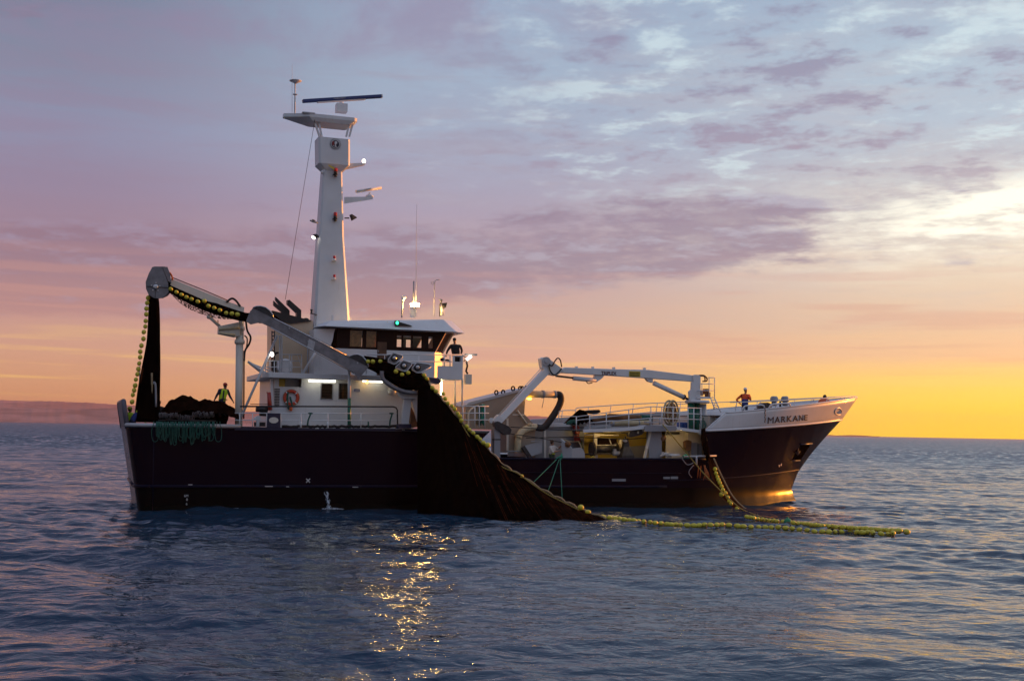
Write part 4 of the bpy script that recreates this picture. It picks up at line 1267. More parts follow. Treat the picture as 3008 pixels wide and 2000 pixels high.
# roller post at the break
rp = thing('roller_post', 'grey post with a dark guide roller at the break of the deck', 'post', q(1458, 1345, -4.0))
r_ = MB(); r_.beam(q(1458, 1345, -4.0), q(1458, 1238, -4.0), .36, .34, up=(0, 1, 0)); part('post', r_, 'grey_paint', rp)
r_ = MB(); r_.beam(q(1458, 1292, -4.0), q(1458, 1289, -4.0), .4, .38, up=(0, 1, 0)); part('band', r_, 'black_paint', rp)
r_ = MB(); r_.pprism([(1452, 1242), (1462, 1237), (1495, 1252), (1503, 1262), (1499, 1276), (1484, 1277), (1455, 1258)], -4.3, -3.9); part('guide_roller', r_, 'dark_steel', rp)
# after house of the waist with a pale coping
wb = MB(); VWB = -1.2
wb.pprism([(1572, 1250), (1716, 1250), (1716, 1345), (1572, 1345)], VWB, 2.6); wst = part('waist_house', wb, 'grey_paint', vessel)
wb = MB(); wb.pprism([(1562, 1244), (1722, 1243), (1722, 1253), (1562, 1254)], VWB - .12, 2.7); wb.pprism([(1598, 1246), (1604, 1246), (1604, 1345), (1598, 1345)], VWB - .06, VWB); part('coping', wb, 'white_paint', wst)
# boat deck forward, its beam, bulkhead and rails
VP = -4.15
bdk = MB()
ub0, ub1 = ux(1716, VP, 1268), ux(2062, VP, 1268)
_bu = [ub0, ux(1830, VP, 1256), ux(1912, VP, 1248), ux(1950, VP, 1248), ub1, ub1 + .7]
_bw = [q(x, y, VP)[2] for x, y in ((1716, 1261), (1830, 1256), (1912, 1248), (1950, 1248), (2062, 1264))]
_bw.append(_bw[-1])


def boat_deck_w(u): return float(np.interp(u, _bu, _bw)) - .02


wbd = _bw[0]
bdk.prism([(u, w - .02) for u, w in zip(_bu, _bw)] + [(u, w - .09) for u, w in reversed(list(zip(_bu, _bw)))], VP + .07, 4.2)
bd = part('boat_deck', bdk, 'deck_paint', vessel)
be = MB()
be.pprism([(1714, 1261), (1830, 1256), (1912, 1248), (1912, 1258), (1830, 1266), (1714, 1270)], VP - .04, VP + .06); be.pprism([(1912, 1248), (1950, 1248), (2062, 1264), (2062, 1272), (1985, 1262), (1912, 1260)], VP - .04, VP + .06); be.pprism([(2055, 1262), (2064, 1262), (2064, 1275), (2055, 1275)], VP - .08, VP + .06)
part('deck_beam', be, 'white_paint', bd)
bh = MB(); VBH = -2.6
bh.pprism([(1956, 1262), (2100, 1266), (2100, 1345), (1956, 1345)], VBH, VBH + .1); bh.pprism([(2020, 1268), (2052, 1268), (2052, 1300), (2020, 1300)], VBH - .5, VBH)
bh.plan([(33.2, -3.7), (33.6, -3.7), (33.6, 4.1), (33.2, 4.1)], 2.05, 5.45)
part('foredeck_bulkhead', bh, 'cream_paint', vessel)
lb = MB(); lb.pprism([(1716, 1268), (1958, 1262), (1958, 1345), (1716, 1345)], -.4, -.3); part('shelter_bulkhead', lb, 'yellow_paint', vessel)  # buff bulkhead; warm lamplight is put into its yellow
lw = MB(); lw.pprism([(1830, 1312), (1905, 1308), (1905, 1345), (1830, 1345)], -.6, -.42); part('shelter_bin', lw, 'grey_paint', vessel)
for x0, x1 in ((1775, 1850), (1955, 2010)):
    a, b = ux(x0, VP), ux(x1, VP); wa, wb_ = boat_deck_w(a) - .085, boat_deck_w(b) - .085
    sl_ = MB(); sl_.beam((a, VP + .3, wa), (b, VP + .3, wb_), .14, .02); so = part('strip_light', sl_, 'white_plastic', vessel)
    sl_ = MB(); sl_.tube([(a + .05, VP + .3, wa - .035), (b - .05, VP + .3, wb_ - .035)], .022, 8); part('tube', sl_, 'sodium_glow', so)
fr = MB()
for k, (rows) in enumerate(([(1693, 1224), (1912, 1194), (2062, 1199)], [(1693, 1224 + 10), (1912, 1210), (2062, 1216)], [(1730, 1242), (1912, 1228), (2062, 1232)])):
    fr.tube([q(x, y, VP) for x, y in rows], .03, 6)
for x, y in ((1693, 1224), (1732, 1218), (1781, 1211), (1847, 1203), (1912, 1194), (1944, 1195), (1977, 1196), (1996, 1197), (2021, 1198), (2038, 1198), (2059, 1199)):
    yb = 1262 if x < 1912 else 1250 + (x - 1912) * .1
    fr.tube([q(x, y, VP), q(x, yb + 1, VP)], .035, 6)
fr.tube(spline([q(1640, 1240, VP + .6), q(1642, 1214, VP + .6), q(1650, 1206, VP + .6), q(1693, 1205, VP + .6)], 4), .026, 6); fr.tube([q(1652, 1208, VP + .6), q(1648, 1240, VP + .6)], .026, 6); fr.tube([q(1640, 1222, VP + .6), q(1693, 1223, VP + .6)], .026, 6)
part('boat_deck_rail', fr, 'white_paint', bd)
fr = MB(); VF = 3.9
fr.tube(spline([q(1690, 1225, VF), q(1691, 1203, VF), q(1697, 1198, VF), q(1720, 1196, VF)], 4) + [q(x, y, VF) for x, y in ((1830, 1188), (2010, 1180), (2060, 1178))], .03, 6)
for x, y in ((1729, 1196), (1795, 1191), (1861, 1187), (1931, 1184), (2000, 1181)): fr.tube([q(x, y, VF), q(x - 4, y + 30, VF)], .028, 6)
part('port_rail', fr, 'white_paint', bd)
st = MB(); st.pprism([(1900, 1242), (1948, 1242), (1948, 1238), (1900, 1238)], VP - .1, VP + .3); st.tube([q(1909, 1230, VP), q(1909, 1250, VP)], .05, 6); st.tube([q(1938, 1226, VP), q(1938, 1246, VP)], .05, 6); part('step_box', st, 'pale_grey_paint', bd)
# bow rail, fairleads, ventilators
br = MB()
for sd in (-1, 1):
    pts = []
    for i in range(24):
        t = .03 + .965 * i / 23; w = fw_top(t) + .52 * (1 - t) + .1; a = fw_aft(fw_top(t)); u = a + (us(fw_top(t)) - a) * t
        pts.append((u, sd * max(hb(u, fw_top(t)) - .05, 0), w))
    br.tube(pts, .03, 6)
    for i in (1, 4, 7, 10, 13, 16, 19, 22): p = pts[i]; br.tube([p, (p[0] - .12, p[1], fw_top(.03 + .965 * i / 23))], .026, 6)
part('bow_rail', br, 'white_paint', vessel)
fl = MB()
for x0, x1 in ((2180, 2247), (2258, 2322)):
    fl.tube(spline([qh(x0, 1206 - (x0 - 2180) * .07, .02), qh(x0 + 8, 1193 - (x0 - 2180) * .05, .02), qh((x0 + x1) / 2, 1190 - (x0 - 2180) * .06, .02), qh(x1 - 6, 1190 - (x0 - 2180) * .07, .02), qh(x1, 1202 - (x0 - 2180) * .1, .02)], 4), .05, 6)
parts('rail_loop', fl, 'white_paint', bulwark)
for x in (2274, 2306):
    vn = MB(); c = q(x, 1192, -1.8); vn.lathe([(.17, 0), (.17, .3)], c, (0, 0, 1), 14); vn.lathe([(.24, .28), (.26, .34), (.25, .52), (.16, .62)], c, (0, 0, 1), 16); part('mushroom_vent', vn, 'grey_paint', vessel)
vn = MB(); c = q(2245, 1196, -1.6); vn.lathe([(.3, -.4), (.3, .4)], c, (0, 1, 0), 16); vn.box(c[0] - .5, c[0] + .6, -2.1, -1.2, 4.85, c[2] - .1); part('anchor_windlass', vn, 'dark_steel', vessel)
vn = MB(); c = q(2292, 1178, -1.6); vn.box(c[0] - .05, c[0] + .05, -1.65, -1.55, c[2] - .8, c[2]); part('bitt', vn, 'dark_steel', vessel)
cn = MB()
for k in range(9):
    p = qh(2247 + (k % 2) * 1.0, 1186 + 6.5 * k, .05); cn.ell(p, .035, .035, .085, (1, 0, 0), 6, 5)
solo('hanging_chain', cn, 'dark_steel', 'dark chain hanging over the white bow just aft of the name', 'chain')


# ------------------------------------------------------------------ stern net crane
VC = -3.1
cr = thing('net_crane', 'net crane on a round column, its boom carrying a grey power block over the stern', 'crane', (q(703, 1230, VC)[0], VC, 3.35))
m_ = MB(); c = q(703, 1230, VC); tp = q(704, 985, VC)
m_.tube([(c[0], VC, 3.35), (tp[0], VC, tp[2])], .2, 16); m_.lathe([(.26, -.12), (.28, 0), (.26, .1)], q(704, 1004, VC), (0, 0, 1), 16); m_.tube([q(708, 1000, VC), q(709, 905, VC)], .14, 12); m_.lathe([(.2, -.1), (.2, .1)], q(708, 965, VC), (0, 0, 1), 14)
part('column', m_, 'cream_paint', cr)
m_ = MB(); m_.pprism([(503, 818), (670, 886), (718, 903), (714, 928), (660, 908), (501, 838)], VC - .18, VC + .18); bm_ = part('boom', m_, 'cream_paint', cr)
m_ = MB(); m_.tube([q(505, 815, VC), q(600, 853, VC), q(672, 884, VC)], .03, 6); part('boom_pipe', m_, 'dark_steel', bm_)
m_ = MB(); m_.pprism([(642, 958), (702, 946), (706, 986), (690, 990), (641, 980)], VC - .25, VC + .25); hs_ = part('slewing_bracket', m_, 'cream_paint', cr, bevel=.03)
m_ = MB(); m_.tube([q(642, 967, VC - .3), q(704, 962, VC - .3)], .07, 8); m_.tube([q(646, 978, VC - .3), q(690, 984, VC - .3)], .06, 8); parts('bracket_pipe', m_, 'cream_pipe', hs_)
m_ = MB(); m_.tube([q(612, 928, VC), q(645, 958, VC)], .09, 10); m_.ell(q(614, 931, VC), .13, .12, .12); cy = part('lift_cylinder', m_, 'cream_paint', cr)
m_ = MB(); m_.tube([q(640, 940, VC), q(641, 955, VC), q(660, 962, VC), q(690, 960, VC)], .025, 5); part('hose', m_, 'black_rubber', cy)
m_ = MB()
m_.tube(spline([q(665, 888, VC - .2), q(680, 877, VC - .2), q(692, 882, VC - .2), q(706, 900, VC - .2)], 5), .06, 7)
m_.tube(spline([q(722, 940, VC), q(726, 970, VC), q(736, 990, VC), q(732, 1010, VC), q(720, 1030, VC), q(717, 1060, VC)], 5), .055, 7)
m_.tube(spline([q(718, 985, VC - .1), q(726, 995, VC - .1), q(724, 1020, VC - .1), q(717, 1035, VC - .1)], 5), .04, 6)
m_.tube([q(717, 1030, VC - .1), q(716, 1230, VC - .1)], .04, 6)
parts('hydraulic_hose', m_, 'black_rubber', cr)
# power block
pbp = [(448, 784), (476, 784), (494, 832), (495, 858), (485, 870), (470, 877), (452, 875), (437, 866), (429, 848), (428, 828), (437, 803)]
m_ = MB(); m_.pprism(pbp, VC - .5, VC - .42); m_.pprism([(x + 8, y - 1) for x, y in pbp], VC + .42, VC + .5); m_.pprism([(452, 783), (492, 784), (500, 806), (503, 830), (494, 826), (478, 786)], VC - .42, VC + .42)
blk = part('power_block', m_, 'galvanised', cr)
m_ = MB(); c = q(457, 843, VC - .5); m_.lathe([(.14, 0), (.14, .06), (.06, .08)], c, (0, -1, 0), 16)
for k in range(5): a = 6.283 * k / 5 + .3; m_.lathe([(.04, 0), (.04, .05)], (c[0] + .22 * math.cos(a), c[1], c[2] + .22 * math.sin(a)), (0, -1, 0), 8)
part('hub', m_, 'stainless', blk)
m_ = MB(); m_.box(q(429, 842, VC - .5)[0], q(494, 842, VC - .5)[0], VC - .53, VC - .5, c[2] - .015, c[2] + .015); m_.box(c[0] - .015, c[0] + .015, VC - .53, VC - .5, q(457, 875, VC - .5)[2], c[2]); part('plate_seam', m_, 'dark_steel', blk)
m_ = MB(); m_.lathe([(.45, -.4), (.34, -.2), (.34, .2), (.45, .4)], q(460, 845, VC), (0, 1, 0), 20); part('sheave', m_, 'black_rubber', blk)
m_ = MB(); m_.tube(spline([q(494, 800, VC - .2), q(500, 803, VC - .2), q(505, 812, VC - .2), q(507, 822, VC - .2)], 4), .05, 6); part('hose', m_, 'orange_rope', blk)

# net hanging from the block, under the boom and through the chute
VT = -4.2                                             # middle of the chute
seg = [((448, 866), .24, VC), ((452, 900), .25, VC), ((450, 1000), .30, VC), ((443, 1080), .42, VC), ((436, 1150), .52, VC), ((430, 1240), .62, VC)]


def ribbon(mb, pts, width, mi=0, waves=5, amp=.05, vd=(0, 1, 0)):
    """rope-like gathered netting: a flattened tube with folds"""
    P = [Vector(p) for p in spline(pts, 6)]; n = 18; rings = []
    W = np.interp(np.linspace(0, 1, len(P)), np.linspace(0, 1, len(width)), width)
    for i, p in enumerate(P):
        t = (P[min(i + 1, len(P) - 1)] - P[max(i - 1, 0)]).normalized(); s = t.cross(Vector(vd)).normalized(); d = Vector(vd)
        ring = []
        for k in range(n):
            a = 6.283 * k / n; r = W[i] * (1 + .13 * math.sin(waves * a + 1.0) + .07 * math.sin(9 * a + i * .11))
            ring.append(p + s * (r * math.cos(a)) + d * (r * 1.1 * math.sin(a)))
        rings.append(ring)
    mb.loft(rings, mi, True, True)


net = thing('purse_seine_net', 'dark purse seine net running over the block and winch and hanging to the sea', 'fishing net', q(1250, 1300, -5.3))
m_ = MB(); ribbon(m_, [q(*p, v) for p, r, v in seg], [s[1] for s in seg]); part('hanging_leg', m_, 'net_dark', net)
m_ = MB(); m_.loft([[q(409, 1195, VC - .3), q(430, 1195, VC - .3), q(427, 1090, VC - .3), q(417, 1075, VC - .3)], [q(402, 1240, VC + .2), q(420, 1240, VC + .2), q(425, 1090, VC + .1), q(416, 1075, VC + .1)]]); part('rusty_edge', m_, 'net_rust', net)
m_ = MB(); ribbon(m_, [q(x, y, v) for x, y, v in ((490, 842, VC), (540, 868, VC), (600, 895, VC - .1), (660, 916, VC - .3), (720, 932, VC - .7), (745, 930, VT))], [.2, .24, .27, .25, .22, .22]); part('boom_leg', m_, 'net_dark', net)
m_ = MB()
top = [q(x, y, VC - .1) for x, y in ((497, 855), (550, 880), (600, 905), (650, 925), (715, 935))]; bot = [q(x, y, VC - .1) for x, y in ((498, 860), (540, 899), (590, 922), (640, 936), (715, 939))]
vs = [p for a, b in zip(spline(top, 4), spline(bot, 4)) for p in (a, (Vector(a) + Vector(b)) / 2 + Vector((0, .1, 0)), b)]
m_.add(vs, [(3 * i + j, 3 * i + 3 + j, 3 * i + 4 + j, 3 * i + 1 + j) for i in range(len(vs) // 3 - 1) for j in (0, 1)], 0, True); part('slack_belly', m_, 'net_thin', net)
m_ = MB(); ribbon(m_, [q(x, y, VT) for x, y in ((740, 925), (765, 914), (790, 925), (830, 955), (930, 1005), (1040, 1062), (1075, 1065))], [.2, .26, .2, .14, .14, .16, .25]); part('chute_leg', m_, 'net_dark', net)
m_ = MB(); ribbon(m_, [q(x, y, v) for x, y, v in ((1065, 1060, VT), (1110, 1073, VT - .2), (1150, 1090, -4.7), (1190, 1112, -4.9), (1225, 1122, -5.1), (1240, 1135, -5.3))], [.27, .36, .48, .52, .5, .4]); part('winch_leg', m_, 'net_dark', net)
# curtain from the winch to the water
edge = [((1228, 1098), -5.2), ((1250, 1108), -5.3), ((1272, 1142), -5.5), ((1305, 1180), -5.8), ((1345, 1228), -6.2), ((1382, 1270), -6.7), ((1432, 1318), -7.3), ((1482, 1366), -8.0), ((1530, 1397), -8.8), ((1600, 1441), -9.9), ((1660, 1472), -11.0), ((1710, 1497), -12.0), ((1790, 1526), -13.3)]
EP = [Vector(p) for p in spline([q(*p, v) for p, v in edge], 8)]
bot = [Vector(p) for p in spline([qw(x, y, -.06) for x, y in ((1226, 1510), (1300, 1518), (1400, 1524), (1500, 1528), (1600, 1530), (1700, 1530), (1794, 1528))], 16)]
ed_l = np.cumsum([0] + [(EP[i + 1] - EP[i]).length for i in range(len(EP) - 1)]); ed_l /= ed_l[-1]
bo_l = np.linspace(0, 1, len(bot))


def along(P, L, t):
    i = min(max(int(np.searchsorted(L, t)) - 1, 0), len(P) - 2); f = (t - L[i]) / max(L[i + 1] - L[i], 1e-6)
    return P[i].lerp(P[i + 1], min(max(f, 0), 1))


def curtain(a, b):
    s_ = a ** .62 if a > 0 else 0.0
    e, d = along(EP, ed_l, a), along(bot, bo_l, s_)
    p = e.lerp(d, b); p.z -= 0.35 * math.sin(b * 3.1416) * (1 - a) * .3
    fold = .16 * math.sin(a * 46 + 2.2 * math.sin(b * 2 + a * 9)) + .07 * math.sin(a * 121 + b * 3)
    p.y += fold * math.sin(min(b * 4, 1) * 1.57) * (1 - .5 * a); p.x += .3 * fold * b
    return p


m_ = MB(); m_.grid(lambda a, b: curtain(a * .62, b), 150, 40, 0); m_.grid(lambda a, b: curtain(.62 + a * .38, b), 110, 30, 1)  # forward stretch browner: its sun and wet tint is put into the colour
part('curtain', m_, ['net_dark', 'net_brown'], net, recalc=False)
m_ = MB(); rr_ = random.Random(21)
for k in range(70):
    a = .22 + .75 * rr_.random() ** .8; b0 = rr_.uniform(.05, .6); b1_ = min(1.0, b0 + rr_.uniform(.2, .6)); j = rr_.uniform(-.02, .02)
    m_.tube([curtain(min(max(a + j * (b - b0), 0.01), .995), b) + Vector((0, -.03, 0)) for b in np.linspace(b0, b1_, 7)], rr_.uniform(.006, .013), 4)
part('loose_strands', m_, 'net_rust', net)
m_ = MB()
n = 90
m_.tube([EP[min(int(i * len(EP) / n), len(EP) - 1)] + Vector((.05 * math.sin(i * 1.3), 0, .05 * math.cos(i * 1.3))) for i in range(4, n)], .06, 6)
part('head_rope', m_, 'tan_rope', net)
m_ = MB(); pts = ((1358, 1248, -6.6), (1388, 1294, -7.0), (1430, 1332, -7.5), (1474, 1370, -8.2), (1519, 1389, -8.9), (1551, 1412, -9.4), (1605, 1449, -10.3), (1662, 1478, -11.4), (1700, 1497, -12.1))
m_.tube(spline([q(*p[:2], p[2] - .15) for p in pts], 5), .03, 5); part('bridle_rope', m_, 'yellow_rope', net)
# gathered far end of the net at the bow
far_w = Vector(qw(2205, 1516, -.05))
m_ = MB()
A = [q(x, y, v) for x, y, v in ((2079, 1345, -4.6), (2092, 1400, -4.9), (2118, 1455, -5.6), (2160, 1497, -7.0))] + [tuple(qw(2195, 1513, -.05))]
B = [q(x, y, v) for x, y, v in ((2093, 1345, -4.65), (2118, 1400, -5.0), (2148, 1455, -5.7), (2184, 1492, -7.1))] + [tuple(qw(2225, 1514, -.05))]
a_, b_ = spline(A, 6), spline(B, 6)
vs = []
for i, (p, r) in enumerate(zip(a_, b_)):
    for j in range(7): t = j / 6; vs.append(Vector(p).lerp(Vector(r), t) + Vector((0, .06 * math.sin(j * 2.3 + i * .3), 0)))
m_.add(vs, [(7 * i + j, 7 * i + 7 + j, 7 * i + 8 + j, 7 * i + 1 + j) for i in range(len(a_) - 1) for j in range(6)], 0, True)
part('bow_end', m_, 'net_rust', net, recalc=False)
m_ = MB(); ribbon(m_, [q(x, y, -4.5) for x, y in ((2066, 1258), (2068, 1290), (2074, 1320), (2081, 1350))], [.12, .16, .17, .13]); part('bow_gather', m_, 'net_brown', net)
m_ = MB(); m_.tube(spline([tuple(Vector(p) + Vector((.03, -.08, 0))) for p in B], 8), .05, 6); part('bow_head_rope', m_, 'tan_rope', net)

# net pile in the stern bin
pile = MB()
hx = [ux(x, -1.5) for x in (462, 480, 500, 525, 560, 578, 600, 622, 650, 672, 700)]
hz = [wy(y, -1.5, x) for x, y in ((462, 1225), (480, 1208), (500, 1180), (525, 1167), (560, 1168), (578, 1178), (600, 1175), (622, 1182), (650, 1181), (672, 1196), (700, 1212))]
rng = np.random.RandomState(5); phs = rng.rand(12) * 6.28


def pilef(a, b):
    u = ux(462, -1.5) + (5.0 - ux(462, -1.5)) * a; v = -4.15 + 7.9 * b
    h = float(np.interp(u, hx, hz)); e = abs((v + 1.3) / 4.2)
    f = max(0.0, 1 - e ** 2.2)
    lump = .07 * math.sin(u * 5 + phs[0] + 1.7 * math.sin(v * 3)) + .05 * math.sin(v * 7 + phs[1] + u * 3) + .03 * math.sin(u * 15 + v * 9)
    return (u, v, 3.4 + (h - 3.4) * (.28 + .72 * f) + lump * (.4 + .6 * f))


pile.grid(pilef, 70, 50)
solo('net_pile', pile, 'net_brown', 'dark brown heap of stacked netting in the stern bin', 'net pile', recalc=False)
m_ = MB(); m_.tube([q(409, 1196, -2.0), q(408, 1170, -2), q(412, 1060, -2.2)], .03, 5); m_.tube(spline([q(448, 1127, -3.6), q(453, 1123, -3.6), q(457, 1135, -3.6), q(458, 1195, -3.6)], 4), .06, 6)
solo('guide_stanchion', m_, 'grey_paint', 'thin grey guide stanchions beside the hanging net in the stern', 'stanchion')
m_ = MB(); m_.tube(spline([q(446, 1095, VC - .55), q(446, 1150, VC - .55), q(440, 1200, VC - .5), q(434, 1228, VC - .5)], 5), .05, 6)
solo('tan_lead_rope', m_, 'tan_rope', 'pale tan rope hanging on the face of the net curtain at the stern', 'rope')
# purse rings along the rail
rng_ = random.Random(4)
tor = MB(); tor.tube([(.13 * math.cos(a), 0, .13 * math.sin(a)) for a in np.linspace(0, 6.283, 14, endpoint=False)], .028, 6, closed=True)
rme = tor.mesh('purse_ring'); rme.materials.append(MT['grey_ring'])
spots = [(470 + 3.6 * k, 1223 + rng_.uniform(-4, 2)) for k in range(17)] + [(534 + 4.2 * k, 1227 + rng_.uniform(-2, 2)) for k in range(9)] + [(569 + 3.4 * k, 1218 + rng_.uniform(-4, 3)) for k in range(18)]
for k, (x, y) in enumerate(spots):
    o = bpy.data.objects.new('purse_ring', rme); COL.objects.link(o)
    o.matrix_world = M_SHIP @ Matrix.Translation(q(x, y, -4.0 - .05 * (k % 3))) @ Euler((rng_.uniform(-.2, .2), 0, R(80) + rng_.uniform(-.5, .5))).to_matrix().to_4x4()
    sec = 'after' if k < 17 else ('middle' if k < 26 else 'forward')
    o['label'] = {'after': 'grey steel purse ring in the after clump above the teal rope', 'middle': 'grey steel purse ring in the low middle stretch between two taller clumps', 'forward': 'grey steel purse ring in the forward clump above the teal rope'}[sec]
    o['category'] = 'ring'; o['group'] = f'purse rings, {sec} clump'
m_ = MB(); m_.tube([q(465, 1234, -4.1), q(634, 1236, -4.1)], .04, 6); solo('ring_bar', m_, 'dark_steel', 'dark steel bar carrying the row of purse rings', 'bar')
m_ = MB(); rr_ = random.Random(9)
for k in range(44):
    x = 452 + 4.2 * k + rr_.uniform(-5, 5); wd = rr_.uniform(3, 15); yb = 1282 + 22 * math.sin(min(max((x - 440) / 190, 0), 1) * 3.14) + rr_.uniform(-22, 8)
    if k in (0, 43): yb = 1297; wd = 18
    vv = -4.62 - .05 * (k % 3)
    m_.tube(spline([q(x, 1238, -4.1), q(x - 1, 1247, vv + .05), q(x - wd * .35, 1265, vv), q(x - wd * .2, yb - 6, vv), q(x + wd * .25, yb, vv), q(x + wd * .7, yb - 8, vv), q(x + wd * .75, 1262, vv), q(x + wd * .5, 1247, vv + .05), q(x + wd * .5, 1238, -4.1)], 4), .021, 5)
solo('teal_rope_hanks', m_, 'teal_rope', 'teal purse line hanging in many loops over the stern rail', 'rope')

# ------------------------------------------------------------------ net chute
VS0 = VT - .42
chu = thing('net_chute', 'long grey steel net chute sloping down across the front of the deckhouse', 'net chute', q(905, 1020, VT))
side = [(723, 944), (731, 922), (743, 904), (790, 913), (806, 934), (1024, 1048), (1078, 1058), (1083, 1076), (1073, 1090), (1052, 1113), (1041, 1095), (793, 960), (764, 947), (737, 953)]


def plate(v0, v1, mi=0, dx=0): return MB().pprism([(x + dx, y) for x, y in side], v0, v1, mi)


part('side_plate', plate(VS0, VS0 + .06), 'galvanised', chu); part('side_plate', plate(VT + .36, VT + .42), 'galvanised', chu)
m_ = MB(); m_.beam(q(795, 955, VT), q(1050, 1092, VT), .8, .05, up=(0, 0, 1)); part('floor', m_, 'galvanised', chu)
for pts in ([(743, 904), (752, 900), (765, 899), (780, 903), (792, 912), (801, 924), (803, 934)], [(1024, 1048), (1036, 1042), (1050, 1040), (1064, 1046), (1075, 1058), (1082, 1072), (1083, 1078)]):
    for v in (VS0 - .02, VT + .42):
        m_ = MB(); pp = [q(*p, v) for p in pts]
        lo_ = [q(743, 908, v), q(803, 940, v)] if pts[0][0] == 743 else [q(1024, 1052, v), q(1083, 1080, v)]
        m_.loft([[(p[0], v, p[2]) for p in pp], [(p[0], v + .04, p[2]) for p in pp]]); g_ = part('roller_guard', m_, 'dark_steel', chu)
        m_ = MB(); m_.tube([(p[0], v, p[2]) for p in pp], .035, 6); part('guard_rim', m_, 'stainless', g_)
m_ = MB(); m_.lathe([(.34, -.36), (.34, .36)], q(768, 930, VT), (0, 1, 0), 18); m_.lathe([(.3, -.36), (.3, .36)], q(1055, 1068, VT), (0, 1, 0), 18); part('roller', m_, 'black_rubber', chu)
m_ = MB()
for v in (VS0, VT + .4): m_.tube([q(803, 934, v), q(1024, 1047, v)], .035, 6)
m_.tube([q(795, 962, VS0), q(1041, 1096, VS0)], .035, 6)
for x, y in ((905, 985), (940, 1003), (968, 1018)): m_.box(*(lambda p: (p[0] - .1, p[0] + .15, VS0 - .02, VT + .4, p[2] - .03, p[2] + .03))(q(x, y, VS0)))
parts('edge_tube', m_, 'stainless', chu)
m_ = MB()
for x, y in ((906, 1003), (912, 1008), (922, 1007), (914, 1016), (1050, 1066), (1010, 1040), (850, 964)): m_.lathe([(.05, 0), (.04, .03)], q(x, y, VS0 - .001), (0, -1, 0), 8)
m_.pprism([(908, 995), (926, 1005), (920, 1030), (902, 1020)], VS0 - .012, VS0); parts('patch', m_, 'pale_grey_paint', chu)

# ------------------------------------------------------------------ net winch
VN = -5.35
nw = thing('net_winch', 'net hauling winch with three grey roller plates on white legs at the ship side', 'winch', q(1195, 1246, -4.6))
for pl_, hub in (([(1155, 1036), (1182, 1044), (1182, 1050), (1164, 1068), (1157, 1070), (1139, 1063), (1141, 1055)], (1158, 1052)), ([(1184, 1058), (1209, 1066), (1209, 1072), (1196, 1089), (1188, 1091), (1161, 1082), (1163, 1077)], (1186, 1074)), ([(1224, 1065), (1260, 1070), (1266, 1077), (1235, 1095), (1224, 1095), (1210, 1086), (1211, 1080)], (1226, 1079))):
    m_ = MB(); m_.pprism(pl_, VN - .1, VN); p_ = part('roller_plate', m_, 'galvanised', nw, bevel=.02)
    m_ = MB(); m_.tube([q(x, y, VN - .1) for x, y in pl_], .035, 6, closed=True); part('plate_rim', m_, 'stainless', p_)
    m_ = MB(); c = q(*hub, VN - .1); m_.lathe([(.19, 0), (.2, .02), (.13, .03)], c, (0, -1, 0), 18, 1); m_.lathe([(.11, .02), (.11, .1), (.05, .12)], c, (0, -1, 0), 14); part('hub', m_, ['stainless', 'dark_steel'], p_)
    m_ = MB(); m_.lathe([(.3, 0), (.26, .45), (.3, .95)], q(hub[0], hub[1] + 3, VN), (0, 1, 0), 16); part('roller', m_, 'black_rubber', nw)
m_ = MB(); rim = [(1122, 1090), (1122, 1102), (1127, 1116), (1147, 1132), (1166, 1143), (1193, 1151), (1226, 1154)]
m_.tube(spline([q(*p, VN + .1) for p in rim], 5), .12, 10); m_.tube(spline([q(*p, VN + 1.2) for p in rim], 5), .1, 8); parts('trough_rim', m_, 'galvanised', nw)
m_ = MB(); P0, P1 = spline([q(*p, VN + .1) for p in rim], 5), spline([q(*p, VN + 1.2) for p in rim], 5)
vs = [p for a, b in zip(P0, P1) for p in (a, b)]; m_.add(vs, [(2 * i, 2 * i + 2, 2 * i + 3, 2 * i + 1) for i in range(len(P0) - 1)], 0, True); part('trough', m_, 'grey_paint', nw, solid=.04)
m_ = MB(); m_.beam(q(1198, 1164, -4.6), q(1188, 1246, -4.4), .4, .3, up=(0, 1, 0)); m_.pprism([(1170, 1152), (1230, 1158), (1226, 1172), (1185, 1170)], -4.9, -4.3); m_.beam(q(1216, 1172, -4.6), q(1233, 1236, -4.4), .32, .26, up=(0, 1, 0)); parts('leg', m_, 'white_paint', nw)
m_ = MB(); m_.pprism([(1172, 1245), (1208, 1245), (1208, 1258), (1168, 1258)], -4.75, -4.2); m_.pprism([(1260, 1108), (1290, 1112), (1296, 1120), (1288, 1128), (1264, 1118)], -5.2, -4.6); part('base', m_, 'navy_paint', nw)
m_ = MB(); m_.pprism([(1208, 1196), (1230, 1238), (1226, 1254), (1214, 1256), (1207, 1240)], -4.3, -3.9); parts('motor', m_, 'rust_pipe', nw)

# ------------------------------------------------------------------ deck crane
VD = -2.3
dc = thing('deck_crane', 'white knuckle boom deck crane on a green pedestal, jib folded down towards the waist', 'crane', q(2040, 1250, VD))
m_ = MB(); m_.pprism([(1649, 1084), (1662, 1079), (1805, 1084), (1905, 1086), (2042, 1103), (2044, 1121), (1905, 1111), (1805, 1104), (1754, 1101), (1652, 1095)], VD - .22, VD + .22); bo = part('boom', m_, 'white_paint', dc, bevel=.03)
p0, p1 = Vector(q(1766, 1101, VD - .225)), Vector(q(1811, 1102.5, VD - .225)); letters('lettering', 'TRIPLEX', 'lettering_maroon', bo, p0, p1 - p0, (0, 0, 1), .22, (p1 - p0).length, .008, .02)
m_ = MB(); m_.pprism([(1848, 1090), (1881, 1091), (1881, 1107), (1848, 1106)], VD - .24, VD - .22); sgn = part('load_plate', m_, 'sign_yellow', bo)
m_ = MB(); rr_ = random.Random(2)
